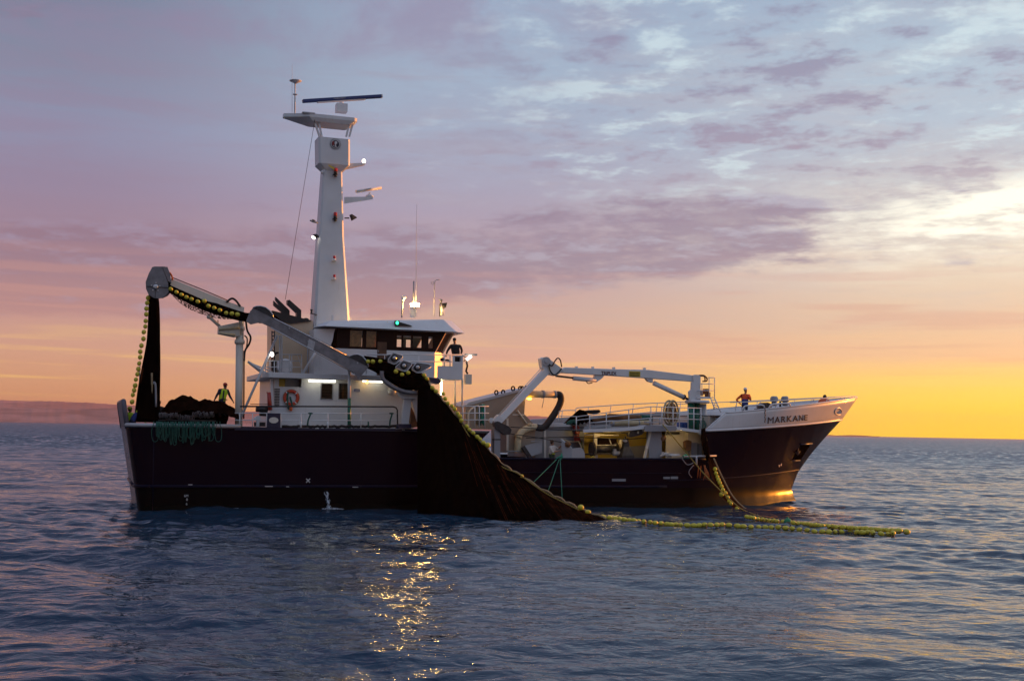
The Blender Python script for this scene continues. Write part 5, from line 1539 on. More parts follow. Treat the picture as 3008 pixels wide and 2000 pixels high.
for row in range(2):
    x = 1850.5
    while x < 1879:
        wd = rr_.uniform(2.2, 3.6); y = 1093.5 + 6.5 * row + .02 * (x - 1848)
        a, b = q(x, y + 3.6, VD - .24), q(min(x + wd, 1879), y, VD - .24); m_.box(a[0], b[0], VD - .25, VD - .24, a[2], b[2]); x += wd + 1.2
part('plate_marks', m_, 'lettering_navy', sgn)
m_ = MB()
for x in (1690, 1738, 1800, 1890): m_.box(*(lambda p: (p[0], p[0] + .12, VD - .1, VD + .1, p[2] - .05, p[2] + .1))(q(x, 1081 + (x - 1690) * .02, VD)))
parts('boom_lugs', m_, 'white_paint', bo)
m_ = MB(); m_.pprism([(1588, 1053), (1596, 1049), (1606, 1049), (1620, 1058), (1647, 1079), (1657, 1086), (1649, 1094), (1634, 1104), (1619, 1101), (1593, 1081)], VD - .26, VD + .26); kn_ = part('knuckle', m_, 'white_paint', dc, bevel=.03)
m_ = MB(); c = q(1604, 1062, VD - .26); m_.lathe([(.28, 0), (.28, .06)], c, (0, -1, 0), 20); m_.lathe([(.12, .06), (.1, .12)], c, (0, -1, 0), 12); part('pin', m_, 'pale_grey_paint', kn_)
m_ = MB(); m_.tube(spline([q(x, y, VD - .35) for x, y in ((1613, 1070), (1622, 1074), (1629, 1062), (1638, 1052), (1646, 1058), (1650, 1078))], 5), .04, 6); m_.tube(spline([q(x, y, VD - .35) for x, y in ((1612, 1072), (1617, 1090), (1628, 1101), (1640, 1094), (1650, 1082))], 5), .04, 6); parts('hydraulic_hose', m_, 'black_rubber', kn_)
m_ = MB(); m_.beam(q(1462, 1240, VD - .5), q(1605, 1088, VD), .34, .34, ht1=.5, wd1=.4, up=(0, 1, 0)); jb = part('jib', m_, 'white_paint', dc, bevel=.02)
m_ = MB(); m_.tube([q(1452, 1232, VD - .55), q(1600, 1070, VD - .1)], .025, 5); m_.lathe([(.16, -.1), (.16, .1)], q(1444, 1235, VD - .5), (0, 1, 0), 14); m_.beam(q(1451, 1240, VD - .5), q(1467, 1222, VD - .5), .3, .4, up=(0, 1, 0)); part('jib_head', m_, 'white_paint', jb)
m_ = MB(); m_.tube([q(1683, 1111, VD), q(1752, 1117, VD)], .13, 12); m_.pprism([(1748, 1100), (1776, 1102), (1768, 1112), (1754, 1121), (1746, 1118)], VD - .12, VD + .12); cyl = part('jib_cylinder', m_, 'white_paint', dc)
m_ = MB(); m_.tube([q(1632, 1104, VD), q(1685, 1110, VD)], .06, 8); part('rod', m_, 'dark_steel', cyl)
m_ = MB(); m_.tube(spline([q(1722, 1120, VD - .1), q(1728, 1126, VD - .1), q(1740, 1124, VD - .1)], 4), .03, 5); part('hose', m_, 'black_rubber', cyl)
m_ = MB(); m_.tube([q(1920, 1125, VD), q(2012, 1168, VD)], .15, 12); m_.pprism([(1897, 1110), (1918, 1112), (1918, 1124), (1905, 1120)], VD - .14, VD + .14); cyl = part('lift_cylinder', m_, 'white_paint', dc)
m_ = MB(); m_.tube([q(2008, 1166, VD), q(2022, 1173, VD)], .08, 8); m_.tube([q(2007, 1165.5, VD), q(2011, 1167.5, VD)], .17, 10); part('rod', m_, 'dark_steel', cyl)
m_ = MB(); m_.pprism([(2036, 1103), (2042, 1100), (2054, 1101), (2058, 1106), (2058, 1176), (2026, 1178), (2024, 1150), (2031, 1144), (2032, 1122), (2038, 1121)], VD - .35, VD - .2); m_.pprism([(2036, 1103), (2042, 1100), (2054, 1101), (2058, 1106), (2058, 1176), (2026, 1178), (2024, 1150), (2031, 1144), (2032, 1122), (2038, 1121)], VD + .2, VD + .35); m_.pprism([(2046, 1104), (2058, 1106), (2058, 1176), (2046, 1176)], VD - .2, VD + .2); part('column', m_, 'white_paint', dc)
m_ = MB(); c = q(2048, 1180, VD); m_.lathe([(.72, -.09), (.78, 0), (.72, .1)], c, (0, 0, 1), 24); part('slewing_ring', m_, 'white_paint', dc)
m_ = MB(); cg = q(2030, 1184, VD); m_.tube([(cg[0] + .02, VD, 4.3), (cg[0] + .02, VD, cg[2])], .24, 14); cg = q(2048, 1184, VD); m_.tube([(cg[0] + .06, VD + .1, 4.3), (cg[0] + .02, VD + .1, cg[2])], .2, 14); ped = part('pedestal', m_, 'green_paint', dc)
m_ = MB(); cg = q(2063, 1186, VD); m_.tube([(cg[0], VD, 4.3), (cg[0], VD, cg[2])], .26, 14); part('pedestal_column', m_, 'pale_grey_paint', dc)
m_ = MB(); m_.pprism([(2048, 1164), (2086, 1165), (2086, 1171), (2048, 1171)], VD - .5, VD + .5); plf = part('platform', m_, 'white_paint', dc)
m_ = MB()
for v in (VD - .48, VD + .48):
    for a, b in (((2080, 1109), (2101, 1109)), ((2058, 1127), (2099, 1128)), ((2046, 1147), (2099, 1147)), ((2083, 1109), (2083, 1166)), ((2099, 1109), (2099, 1168)), ((2062, 1127), (2062, 1166))): m_.tube([q(*a, v), q(*b, v)], .028, 5)
part('platform_rail', m_, 'white_paint', plf)
m_ = MB()
for a, b in (((2087, 1168), (2099, 1201)), ((2098, 1167), (2117, 1211))): m_.tube([q(*a, VD - .5), q(*b, VD - .9)], .035, 6)
for k in range(5): t = k / 5; m_.tube([Vector(q(2087, 1168, VD - .5)).lerp(Vector(q(2099, 1201, VD - .9)), t), Vector(q(2098, 1167, VD - .5)).lerp(Vector(q(2117, 1211, VD - .9)), t)], .025, 5)
part('ladder', m_, 'white_paint', plf)
m_ = MB()
for k in range(2): m_.tube(spline([q(2054, 1102 + 2 * k, VD - .1 * k), q(2068, 1103 + 2 * k, VD - .1 * k), q(2077 - 6 * k, 1112, VD - .1 * k), q(2075 - 5 * k, 1119, VD - .1 * k), q(2064, 1120, VD - .1 * k)], 5), .045, 6)
parts('hydraulic_hose', m_, 'black_rubber', dc)
m_ = MB()
for x, y, r in ((2070, 1150, .13), (2075, 1160, .12), (2055, 1155, .11)): m_.box(*(lambda p: (p[0] - r, p[0] + r, VD - .3, VD, p[2] - r * 1.3, p[2] + r * 1.3))(q(x, y, VD)))
parts('valve_block', m_, 'rust_pipe', dc)

# ------------------------------------------------------------------ fish pump pipe and hose
VPP = -1.9
fp = thing('fish_pump_pipe', 'cream fish pump pipe with black flexible hose hooked down to a curved elbow', 'pipe', q(1530, 1320, VPP))
m_ = MB(); m_.tube([q(1540, 1157, VPP), q(1634, 1159, VPP)], .2, 16); part('straight_pipe', m_, 'cream_pipe', fp)
m_ = MB(); m_.tube([q(1591, 1157.5, VPP), q(1598, 1158, VPP)], .235, 16); m_.tube([q(1626, 1158.5, VPP), q(1633, 1158.7, VPP)], .225, 16); m_.tube([q(1598, 1170, VPP - .2), q(1592, 1198, VPP - .2)], .02, 4); parts('clamp', m_, 'grey_paint', fp)
m_ = MB(); m_.tube(spline([q(x, y, VPP) for x, y in ((1632, 1158), (1644, 1160), (1648, 1172), (1643, 1190), (1632, 1210), (1617, 1232), (1603, 1250), (1590, 1257), (1574, 1254))], 6), .205, 14); part('flexible_hose', m_, 'black_rubber', fp)
m_ = MB(); m_.tube(spline([q(x, y, VPP) for x, y in ((1576, 1253), (1560, 1255), (1540, 1262), (1527, 1274), (1522, 1290), (1521, 1308), (1520, 1330))], 6), .2, 14); part('elbow', m_, 'cream_pipe', fp)
m_ = MB(); m_.tube([q(1524, 1279, VPP), q(1520, 1286, VPP)], .25, 14); m_.ell(q(1556, 1248, VPP - .1), .16, .12, .12); m_.ell(q(1567, 1250, VPP - .1), .1, .1, .1); parts('coupling', m_, 'tan_pipe', fp)
m_ = MB(); c = q(1555, 1171, VPP - .15); m_.ell(c, .16, .06, .05); part('amber_lamp', m_, 'amber_glow', fp)
m_ = MB(); c = q(1512, 1352, -2.6); m_.lathe([(.45, 0), (.5, .5), (.36, .62)], (c[0], -2.6, 2.05), (0, 0, 1), 18); m_.box(c[0] - .5, c[0] + .3, -2.8, -2.2, c[2] + .5, c[2] + .56)
solo('pump_tank', m_, 'grey_paint', 'round grey pump tank at the foot of the curved pipe', 'tank')
m_ = MB(); m_.loft([[q(1536, 1310, -2.8), q(1592, 1294, -2.8), q(1592, 1330, -2.8), q(1545, 1345, -2.8)], [q(1536, 1310, -1.8), q(1592, 1294, -1.8), q(1592, 1330, -1.8), q(1545, 1345, -1.8)]]); m_.beam(q(1560, 1296, -2.85), q(1590, 1294, -2.85), .05, .05)
solo('fish_slide', m_, 'pale_grey_paint', 'pale grey wedge shaped fish slide under the fish hose', 'slide')
m_ = MB(); m_.beam(q(1536, 1312, -3.0), q(1562, 1352, -3.0), .2, .24, up=(0, 1, 0)); solo('dark_strut', m_, 'dark_steel', 'thick dark strut slanting across the foot of the cream elbow pipe', 'strut')
# control hopper by the man in white
ch_ = thing('sorting_bin', 'weathered white metal bin with an open slanted top in front of the working man', 'bin', q(1690, 1350, -3.7))
m_ = MB(); m_.pprism([(1679, 1317), (1706, 1314), (1713, 1320), (1718, 1332), (1718, 1352), (1679, 1352)], -3.7, -2.7); m_.loft([[q(1646, 1288, -3.5), q(1680, 1318, -3.7), q(1680, 1352, -3.7), q(1655, 1352, -3.5)], [q(1650, 1287, -3.4), q(1684, 1317, -3.55), q(1684, 1352, -3.55), q(1659, 1352, -3.4)]]); part('body', m_, 'pale_grey_paint', ch_)
m_ = MB(); m_.loft([[q(1679, 1317, -3.65), q(1706, 1314, -3.65), q(1700, 1297, -2.7), q(1672, 1297, -2.7)], [q(1679, 1320, -3.65), q(1706, 1317, -3.65), q(1700, 1300, -2.7), q(1672, 1300, -2.7)]]); part('opening', m_, 'black_paint', ch_)
m_ = MB(); m_.tube([q(1648, 1288, -3.45), q(1672, 1297, -2.7), q(1700, 1297, -2.7), q(1708, 1314, -3.6)], .04, 6); part('lip', m_, 'tan_pipe', ch_)
m_ = MB(); m_.lathe([(.12, 0), (.2, .2), (.1, .3)], q(1666, 1312, -3.6), (.2, -.2, 1), 10); part('hand_wheel', m_, 'rust_pipe', ch_)
for k, pg in enumerate(([(1683, 1250), (1700, 1249), (1706, 1264), (1702, 1278), (1694, 1275)], [(1687, 1280), (1702, 1277), (1707, 1292), (1712, 1305), (1703, 1300), (1698, 1306), (1690, 1298)])):
    m_ = MB(); m_.pprism(pg, -1.5, -1.32); solo('oilskin_jacket', m_, 'red_plastic', ('red oilskin jacket hanging higher on the grey waist house', 'red oilskin hanging lower on the grey waist house, above the bin')[k], 'jacket', 'oilskins on the waist house', bevel=.04)
m_ = MB(); m_.pprism([(1702, 1290), (1710, 1296), (1713, 1318), (1704, 1318)], -1.5, -1.35); solo('green_oilskin', m_, 'green_oilskin', 'dark green oilskin hanging beside the lower red one', 'jacket')
# machinery under the boat deck
wn = thing('purse_winch', 'dark purse winch drum with pale end frames in the waist', 'winch', q(1775, 1345, -2.8))
m_ = MB(); m_.tube([q(1742, 1320, -2.6), q(1803, 1318, -2.6)], .24, 16); m_.tube([q(1716, 1334, -2.9), q(1802, 1332, -2.9)], .05, 8); part('drum', m_, 'dark_steel', wn)
for x in (1736, 1743, 1809, 1815):
    m_ = MB(); a, b = Vector(q(x, 1319, -2.6)), Vector(q(x + 2.2, 1319, -2.6)); m_.tube([a, b], .42, 20); part('flange', m_, 'tan_pipe' if x in (1743, 1815) else 'black_paint', wn)
m_ = MB(); m_.tube([q(1716, 1277, -2.6), q(1817, 1278, -2.6)], .05, 8); m_.beam(q(1748, 1274, -2.6), q(1750, 1345, -2.6), .2, .15, up=(0, 1, 0)); m_.beam(q(1822, 1288, -2.7), q(1825, 1345, -2.7), .16, .14, up=(0, 1, 0)); m_.pprism([(1745, 1272), (1762, 1274), (1762, 1282), (1748, 1282)], -2.7, -2.5); m_.beam(q(1790, 1290, -2.5), q(1798, 1310, -2.5), .05, .05); m_.beam(q(1745, 1308, -2.6), q(1812, 1307, -2.6), .07, .07); part('frame', m_, 'cream_paint', wn)
m_ = MB(); m_.pprism([(1762, 1287), (1812, 1287), (1812, 1310), (1762, 1310)], -1.6, -.9); part('gearbox', m_, 'dark_brown_paint', wn)
m_ = MB(); m_.tube([q(1800, 1332, -3.0), q(1824, 1331, -3.0)], .14, 12); m_.box(*(lambda p: (p[0], p[0] + .15, -3.1, -2.9, p[2], p[2] + .2))(q(1802, 1328, -3.0))); parts('motor', m_, 'pale_grey_paint', wn)
m_ = MB()
for k in range(14): m_.ell(q(1747 + 3.6 * k, 1333 + .3 * math.sin(k), -3.0), .03, .05, .05)
part('chain_links', m_, 'tan_rope', wn)
m_ = MB(); c = q(1742, 1348, -3.8); m_.tube([(c[0] + .13 * math.cos(a), -3.8, c[2] + .13 * math.sin(a)) for a in np.linspace(0, 6.28, 12, endpoint=False)], .05, 6, closed=True); solo('yellow_hook_ring', m_, 'yellow_paint', 'small yellow ring lying on the bulwark top below the winch drum', 'ring')
m_ = MB(); c = q(1838, 1290, -3.2); m_.loft([[(c[0] - .4 * s, -3.2 - .4 * s, w_), (c[0] + .4 * s, -3.2 - .4 * s, w_), (c[0] + .4 * s, -3.2 + .4 * s, w_), (c[0] - .4 * s, -3.2 + .4 * s, w_)] for s, w_ in ((1.05, 2.05), (.95, 3.0), (.45, 3.5), (.28, c[2] + .05))]); cap_ = solo('capstan_stand', m_, 'dark_steel', 'dark tapering capstan stand forward of the winch drum', 'capstan')
m_ = MB(); c = q(1835, 1295, -3.35); m_.lathe([(.14, 0), (.16, .05), (.08, .1)], c, (0, -.5, 1), 12); part('cap', m_, 'white_plastic', cap_)
m_ = MB(); m_.tube([q(1837, 1292, -3.2), q(1837, 1282, -3.2)], .05, 6); part('spindle', m_, 'dark_steel', cap_)
m_ = MB(); m_.pprism([(1847, 1274), (1851, 1268), (1880, 1260), (1892, 1262), (1893, 1268), (1886, 1276), (1856, 1284), (1850, 1282)], -3.9, -3.55); hb_ = solo('snatch_block', m_, 'dark_steel', 'dark oblong snatch block hanging under the white deck beam', 'block')
m_ = MB(); m_.lathe([(.07, 0), (.05, .05)], q(1874, 1270, -3.9), (0, -1, 0), 10); part('pin', m_, 'cream_paint', hb_)
gd = thing('gallows', 'grey gallows with a wide flat head standing in the waist', 'gallows', q(1925, 1345, -3.6))
m_ = MB(); m_.pprism([(1894, 1252), (1900, 1248), (1985, 1252), (1989, 1257), (1985, 1266), (1894, 1267)], -4.3, -3.2); part('head', m_, 'grey_paint', gd)
m_ = MB(); m_.pprism([(1905, 1266), (1944, 1266), (1944, 1345), (1906, 1345)], -3.8, -3.5); part('pillar', m_, 'grey_paint', gd)
m_ = MB(); m_.beam(q(1910, 1266, -3.85), q(1893, 1345, -3.85), .14, .14, up=(0, 1, 0)); m_.ell(q(1900, 1316, -3.9), .1, .08, .12); part('brace', m_, 'cream_paint', gd)
m_ = MB(); m_.ell(q(1946, 1287, -3.7), .25, .15, .2, (1, 0, .6)); part('sheave', m_, 'rust_pipe', gd)
m_ = MB(); rr_ = random.Random(3)
for k in range(7): m_.tube(spline([q(1938 + rr_.uniform(0, 8), 1340, -4.0), q(1945 + rr_.uniform(0, 15), 1330 + rr_.uniform(-3, 6), -4.0), q(1958 + rr_.uniform(0, 12), 1336 + rr_.uniform(-4, 5), -4.0), q(1968 + rr_.uniform(-5, 5), 1342, -4.0)], 4), .045, 5)
solo('pink_rope_heap', m_, 'white_cloth', 'pale pinkish rope heaped on the bulwark beside the grey gallows', 'rope')
m_ = MB(); m_.pprism([(1968, 1332), (1996, 1333), (1998, 1338), (1968, 1338)], -4.3, -3.9); solo('flat_crate', m_, 'white_plastic', 'low white crate on the bulwark rail beside the pale rope heap', 'crate')
m_ = MB(); m_.tube(spline([q(x, y, -4.3) for x, y in ((2006, 1341), (2015, 1336), (2025, 1342), (2018, 1345), (2008, 1344))], 4), .06, 6); solo('green_rope_loop', m_, 'green_rope', 'green rope loop lying on the bulwark below the foredeck', 'rope')
m_ = MB(); m_.pprism([(2013, 1297), (2022, 1292), (2032, 1296), (2030, 1322), (2014, 1325)], -3.4, -3.1); solo('rusty_plate', m_, 'rust_pipe', 'rusty brown plate leaning against the cream bulkhead', 'plate')
m_ = MB(); m_.pprism([(2031, 1300), (2049, 1300), (2049, 1342), (2031, 1342)], -3.3, -3.0); m_.pprism([(2051, 1302), (2062, 1302), (2062, 1342), (2051, 1342)], -3.2, -3.0); solo('steel_cabinet', m_, 'grey_paint', 'narrow grey steel cabinet beside the rusty plate', 'cabinet')
m_ = MB(); m_.tube([q(2010, 1341, -4.45), q(2104, 1338, -4.45)], .06, 6); m_.tube([q(2046, 1340, -4.5), q(2046, 1365, -4.5)], .06, 6); part('waist_rail', m_, 'pale_grey_paint', vessel)
m_ = MB(); m_.tube(spline([q(x, y, -4.5) for x, y in ((2000, 1341), (2008, 1353), (2018, 1364), (2028, 1363), (2036, 1359))], 5), .025, 5); m_.tube(spline([q(x, y, -4.5) for x, y in ((2037, 1366), (2026, 1380), (2024, 1390), (2032, 1402))], 5), .022, 5); solo('mooring_line', m_, 'grey_paint', 'thin grey line looping down the dark hull under the foredeck', 'rope')
m_ = MB(); rr_ = random.Random(8)
for k in range(14): m_.tube([q(2069 + rr_.uniform(-2, 3), 1366, -4.75), q(2071 + k * .8, 1388, -4.8), q(2066 + 1.4 * k, 1406 + rr_.uniform(-6, 5), -4.85)], .013, 5)
for x in (2049, 2056): m_.tube([q(x + 3, 1368, -4.7), q(x, 1404, -4.7)], .02, 4)
solo('orange_rope_tassel', m_, 'orange_rope', 'frayed orange rope tassel hanging on the dark hull below the foredeck', 'rope')
# ropes and wires
ye = Vector(qw(2250, 1523, .02))
yp = [q(1946, 1246, -4.4), q(2025, 1340, -4.8), q(2067, 1390, -5.2), q(2115, 1439, -6.2), q(2156, 1477, -7.4), q(2186, 1499, -8.6), tuple(ye)]
m_ = MB(); m_.tube(spline(yp, 6), .035, 6); solo('yellow_bow_rope', m_, 'yellow_rope', 'taut yellow rope running from the boat deck rail down to the floats at the bow', 'rope')
for k, (lab, pts) in enumerate((('thin green line slanting aft from the man in white down to the net', ((1634, 1350, -4.5), (1568, 1415, -8.6))), ('thin green line hanging forward and steepest below the man in white', ((1645, 1345, -4.5), (1652, 1473, -7.5))), ('thin green line in the middle below the man in white', ((1642, 1350, -4.5), (1618, 1420, -6.2), (1606, 1452, -7.0))))):
    m_ = MB(); m_.tube([q(*p) for p in pts], .02, 5); solo('green_line', m_, 'green_rope', lab, 'rope', 'green lines from the waist')
m_ = MB(); m_.tube(spline([q(1630, 1352, -4.4), q(1640, 1343, -4.4), q(1652, 1340, -4.4), q(1645, 1350, -4.4), q(1650, 1332, -4.3)], 4), .05, 6); solo('green_rope_knot', m_, 'green_rope', 'tangle of green rope on the bulwark in front of the man in white', 'rope')
for k, (lab, pts) in enumerate((('upper dark wire from the guide roller across the waist', ((1500, 1254, -4.0), (1600, 1260, -4.0), (1730, 1267, -3.9), (1846, 1271, -3.7))), ('middle dark wire running to the top of the gallows', ((1545, 1286, -3.5), (1690, 1283, -3.5), (1835, 1290, -3.5), (1930, 1284, -3.4))), ('lowest dark wire sloping from the roller to the bin', ((1500, 1274, -4.0), (1580, 1285, -3.9), (1650, 1299, -3.6))))):
    m_ = MB(); m_.tube([q(*p) for p in pts], .025, 5); solo('winch_wire', m_, 'cable', lab, 'wire', 'wires across the waist')
# things on the boat deck
m_ = MB(); m_.tube([q(1738, 1236, -1.5), q(1790, 1224, -1.5), q(1883, 1228, -1.5)], [.1, .2, .2], 14); bp = solo('brown_pipe', m_, 'rust_pipe', 'thick brown suction pipe with a teal end lying on the boat deck', 'pipe')
m_ = MB(); m_.tube([q(1881, 1228, -1.5), q(1912, 1229, -1.5)], .215, 14); part('teal_sleeve', m_, 'teal_rope', bp)
m_ = MB(); m_.tube([q(1796, 1244, -2.8), q(1908, 1242, -2.8)], .17, 14); tp_ = solo('tan_pipe', m_, 'tan_pipe', 'pale tan pipe lying in front of the brown one along the deck edge', 'pipe')
m_ = MB(); m_.tube([q(1874, 1242.6, -2.8), q(1877, 1242.6, -2.8)], .185, 14); m_.tube([q(1796, 1244, -2.8), q(1802, 1244, -2.8)], .185, 12); parts('clamp', m_, 'grey_paint', tp_)
rl_ = thing('hose_reel', 'tall dark hose reel with a tan rim standing on the boat deck', 'reel', q(1972, 1250, -2.4))
c = Vector(q(1971, 1212, -2.4)); ax = Vector((.6, -.8, 0))
m_ = MB(); m_.lathe([(.6, -.11), (.57, 0), (.6, .11)], c, ax, 24); part('wound_hose', m_, 'rust_pipe', rl_)
for s_ in (-.13, .13):
    m_ = MB(); sdv = ax.cross(Vector((0, 0, 1))).normalized(); m_.tube([c + ax * s_ + (sdv * math.cos(a) + Vector((0, 0, 1)) * math.sin(a)) * .74 for a in np.linspace(0, 6.283, 26, endpoint=False)], .055, 7, closed=True)
    for k in range(4): a = 3.1416 * k / 4; d = (sdv * math.cos(a) + Vector((0, 0, 1)) * math.sin(a)) * .74; m_.tube([c + ax * s_ - d, c + ax * s_ + d], .03, 5)
    part('rim', m_, 'tan_pipe', rl_)
m_ = MB(); m_.box(c.x - .4, c.x + .4, c.y - .4, c.y + .4, 4.3, 4.45); part('foot', m_, 'dark_steel', rl_)
m_ = MB(); rr_ = random.Random(6)


def heap(a, b):
    x = 1672 + 56 * a; base = q(x, 1250, -1.2); h = np.interp(a, [0, .25, .45, .6, .8, 1], [.1, .55, .75, .95, .9, .45])
    return (base[0], -2.2 + 2.4 * b, base[2] + h * math.sin(math.pi * min(max(b, .02), .98)) ** .6 + .05 * math.sin(a * 31 + b * 17))


m_.grid(heap, 30, 18); solo('black_net_heap', m_, 'net_dark', 'black net heap at the after end of the boat deck behind the rails', 'net pile', recalc=False)
m_ = MB(); m_.pprism([(1726, 1206), (1742, 1204), (1762, 1203), (1766, 1210), (1752, 1216), (1740, 1214), (1728, 1214)], -1.5, -.7); solo('black_tarpaulin', m_, 'black_cloth', 'black folded tarpaulin on top of the gear behind the boat deck rail', 'tarpaulin', bevel=.05)
m_ = MB()
for k in range(5): m_.tube(spline([q(1664 + 3 * k, 1246, -2.4), q(1670 + 4 * k, 1238 - k, -2.4), q(1682 + 2 * k, 1235, -2.4), q(1690, 1244, -2.4)], 4), .05, 5)
solo('teal_rope_heap', m_, 'teal_rope', 'teal rope heap beside the black net heap', 'rope')
m_ = MB(); m_.pprism([(1738, 1248), (1790, 1246), (1790, 1236), (1738, 1240)], -1.0, -.2); solo('deck_box', m_, 'grey_paint', 'low grey box behind the tan pipe on the boat deck', 'box')
for x, lab in ((2000, 'dark blue drum standing just forward of the hose reel'), (2014, 'dark blue drum standing against the green crane pedestal')):
    m_ = MB(); c = q(x, 1250, -1.4); m_.lathe([(.24, 0), (.26, .1), (.26, .7), (.22, .75)], (c[0], -1.4, 4.3), (0, 0, 1), 16); solo('blue_drum', m_, 'blue_plastic', lab, 'drum', 'drums on the boat deck')
m_ = MB(); rr_ = random.Random(1)
for k in range(9): m_.tube(spline([q(2062 + rr_.uniform(-6, 8), 1228, -3.6), q(2064 + rr_.uniform(-8, 8), 1240, -3.8), q(2066 + rr_.uniform(-8, 8), 1252, -4.0), q(2064 + rr_.uniform(-6, 4), 1262, -4.1)], 4), .05, 5)
solo('dark_rope_hank', m_, 'green_oilskin', 'dark green rope hank hung at the after corner of the white bow', 'rope')
# orange buoy on the bow
c = q(2421, 1180, -1.2); m_ = MB(); m_.ell(c, .42, .3, .24, (1, 0, .05), 18, 10); ob = solo('orange_buoy', m_, 'orange_plastic', 'orange oval buoy lying on the rail at the bow', 'buoy')
m_ = MB(); m_.ell((c[0] + .05, c[1], c[2] + .32), .13, .12, .16); part('black_cap', m_, 'black_rubber', ob)
# lifebuoy
c = Vector(q(855, 1168, VW - .08)); m_ = MB()
m_.tube([(c.x + .36 * math.cos(a), c.y, c.z + .36 * math.sin(a)) for a in np.linspace(0, 6.283, 28, endpoint=False)], .09, 10, closed=True); lb_ = solo('lifebuoy', m_, 'lifebuoy_red', 'red lifebuoy with pale bands hanging on the white deckhouse wall', 'lifebuoy')
for k in range(4):
    a0 = .75 + 1.57 * k; m_ = MB(); m_.tube([(c.x + .36 * math.cos(a), c.y, c.z + .36 * math.sin(a)) for a in np.linspace(a0 - .08, a0 + .08, 4)], .096, 10); part('band', m_, 'white_plastic', lb_)
m_ = MB(); m_.tube([(c.x + .45 * math.cos(a), c.y - .06, c.z + .45 * math.sin(a)) for a in np.linspace(0, 6.283, 24, endpoint=False)], .015, 5, closed=True); part('grab_line', m_, 'tan_rope', lb_)
m_ = MB(); m_.tube(spline([q(846, 1150, VW - .15), q(844, 1175, VW - .15), q(848, 1200, VW - .15), q(858, 1192, VW - .15), q(852, 1165, VW - .15)], 5), .05, 6); solo('buoy_line', m_, 'teal_rope', 'grey green line coiled over the red lifebuoy', 'rope')
m_ = MB(); m_.lathe([(.06, 0), (.09, .06), (.09, .22), (.05, .28)], q(854, 1207, VW - .15), (0, 0, 1), 12); solo('lifebuoy_light', m_, 'orange_plastic', 'small orange rescue light hanging below the lifebuoy', 'light')
# water falling from the scupper
m_ = MB(); c = qh(957, 1444, .02); n = 9; rings = []
for i in range(n):
    t = i / (n - 1); w = c[2] * (1 - t) + .01; rings.append([(c[0] + .16 * t ** .8 + (.1 + .05 * math.sin(i * 1.9)) * math.cos(a), c[1] - .25 * t - .02 + .07 * math.sin(a), w) for a in np.linspace(0, 6.283, 9, endpoint=False)])
m_.loft(rings, 0, True, True); e = rings[-1][0]; m_.ell((e[0] - .05, e[1] - .1, .02), .5, .3, .06); m_.ell((e[0] + .3, e[1] - .2, .01), .35, .25, .04)
S_ = new_mat('white_water'); MT['white_water'] = S_[0]; S_[1].inputs['Base Color'].default_value = (.55, .62, .7, 1); S_[1].inputs['Roughness'].default_value = .6
p_ = objco(); S.put(S_[1].inputs['Alpha'], sstep(noise(scale3(p_, (4, 4, 1)), 3, 4, .6), .42, .6, 0.0, .75))
solo('water_discharge', m_, 'white_water', 'white stream of water pouring from the hull side into the sea', 'water')
c = qh(690, 1490, .15); m_ = MB(); m_.ell((c[0], c[1] - .2, .02), .55, .25, .05); solo('foam_patch', m_, 'white_water', 'small white foam patch on the water under a hull seam', 'foam')

# ------------------------------------------------------------------ floats
FM = {}
for key, (a, b) in {'round': (.125, .115), 'long': (.17, .118), 'small': (.105, .10)}.items():
    m_ = MB(); m_.ell((0, 0, 0), a, b, b, (1, 0, 0), 14, 9); m_.tube([(-a * 1.02, 0, 0), (a * 1.02, 0, 0)], .03, 6, 1); FM[key] = m_.mesh('cork_float')
    FM[key].materials.append(MT['yellow_float']); FM[key].materials.append(MT['cable'])
frng = random.Random(77)


def afloat(px, py, lift=.085):
    p = qw(px, py, 0.0)
    for _ in range(3):
        w = M_SHIP @ Vector(p); h = float(sea_height(np.array([w.x]), np.array([w.y]))[0]) + lift
        p = qw(px, py, h)
    return p



def floats(pts, kind, label, group, scale=1.0):
    P = [Vector(p) for p in pts]
    for i, p in enumerate(P):
        d = (P[min(i + 1, len(P) - 1)] - P[max(i - 1, 0)])
        o = bpy.data.objects.new('cork_float', FM[kind]); COL.objects.link(o)
        rot = d.to_track_quat('X', 'Z').to_matrix().to_4x4() if d.length > .01 else Matrix()
        o.matrix_world = M_SHIP @ Matrix.Translation(p) @ rot @ Euler((frng.uniform(0, 6), frng.uniform(-.25, .25), frng.uniform(-.25, .25))).to_matrix().to_4x4() @ Matrix.Scale(scale * frng.uniform(.93, 1.06), 4)
        o['label'] = label(i) if callable(label) else label; o['category'] = 'float'; o['group'] = group


c1 = lambda x, y: (300 + x / 2.704, 740 + y / 2.704)
st_f = [(365, 365), (358, 405), (352, 450), (351, 495), (346, 548), (343, 592), (331, 636), (328, 690), (312, 744), (303, 792), (302, 836), (294, 885), (288, 930), (281, 970), (268, 1013), (262, 1060), (254, 1098), (244, 1135), (238, 1190)]
floats([q(*c1(*p), VC - .15) for p in st_f], 'round', lambda i: 'yellow float at the top of the hanging stern string, just under the power block' if i == 0 else ('lowest yellow float of the hanging string, behind the stern bulwark' if i == len(st_f) - 1 else 'yellow float strung down the edge of the net hanging from the power block'), 'floats hanging from the power block')
bm_f = [(545, 295), (590, 320), (630, 340), (670, 360), (710, 375), (760, 395), (845, 430), (890, 445), (935, 463), (985, 485), (1030, 490), (1075, 497)]
floats([q(*c1(*p), VC - .5 - .03 * i) for i, p in enumerate(bm_f)], 'round', 'yellow float against the dark net carried under the crane boom', 'floats under the boom')
floats([q(*c1(812, 390), VC - .5)], 'round', 'yellow float standing above its neighbours under the crane boom', 'floats under the boom')
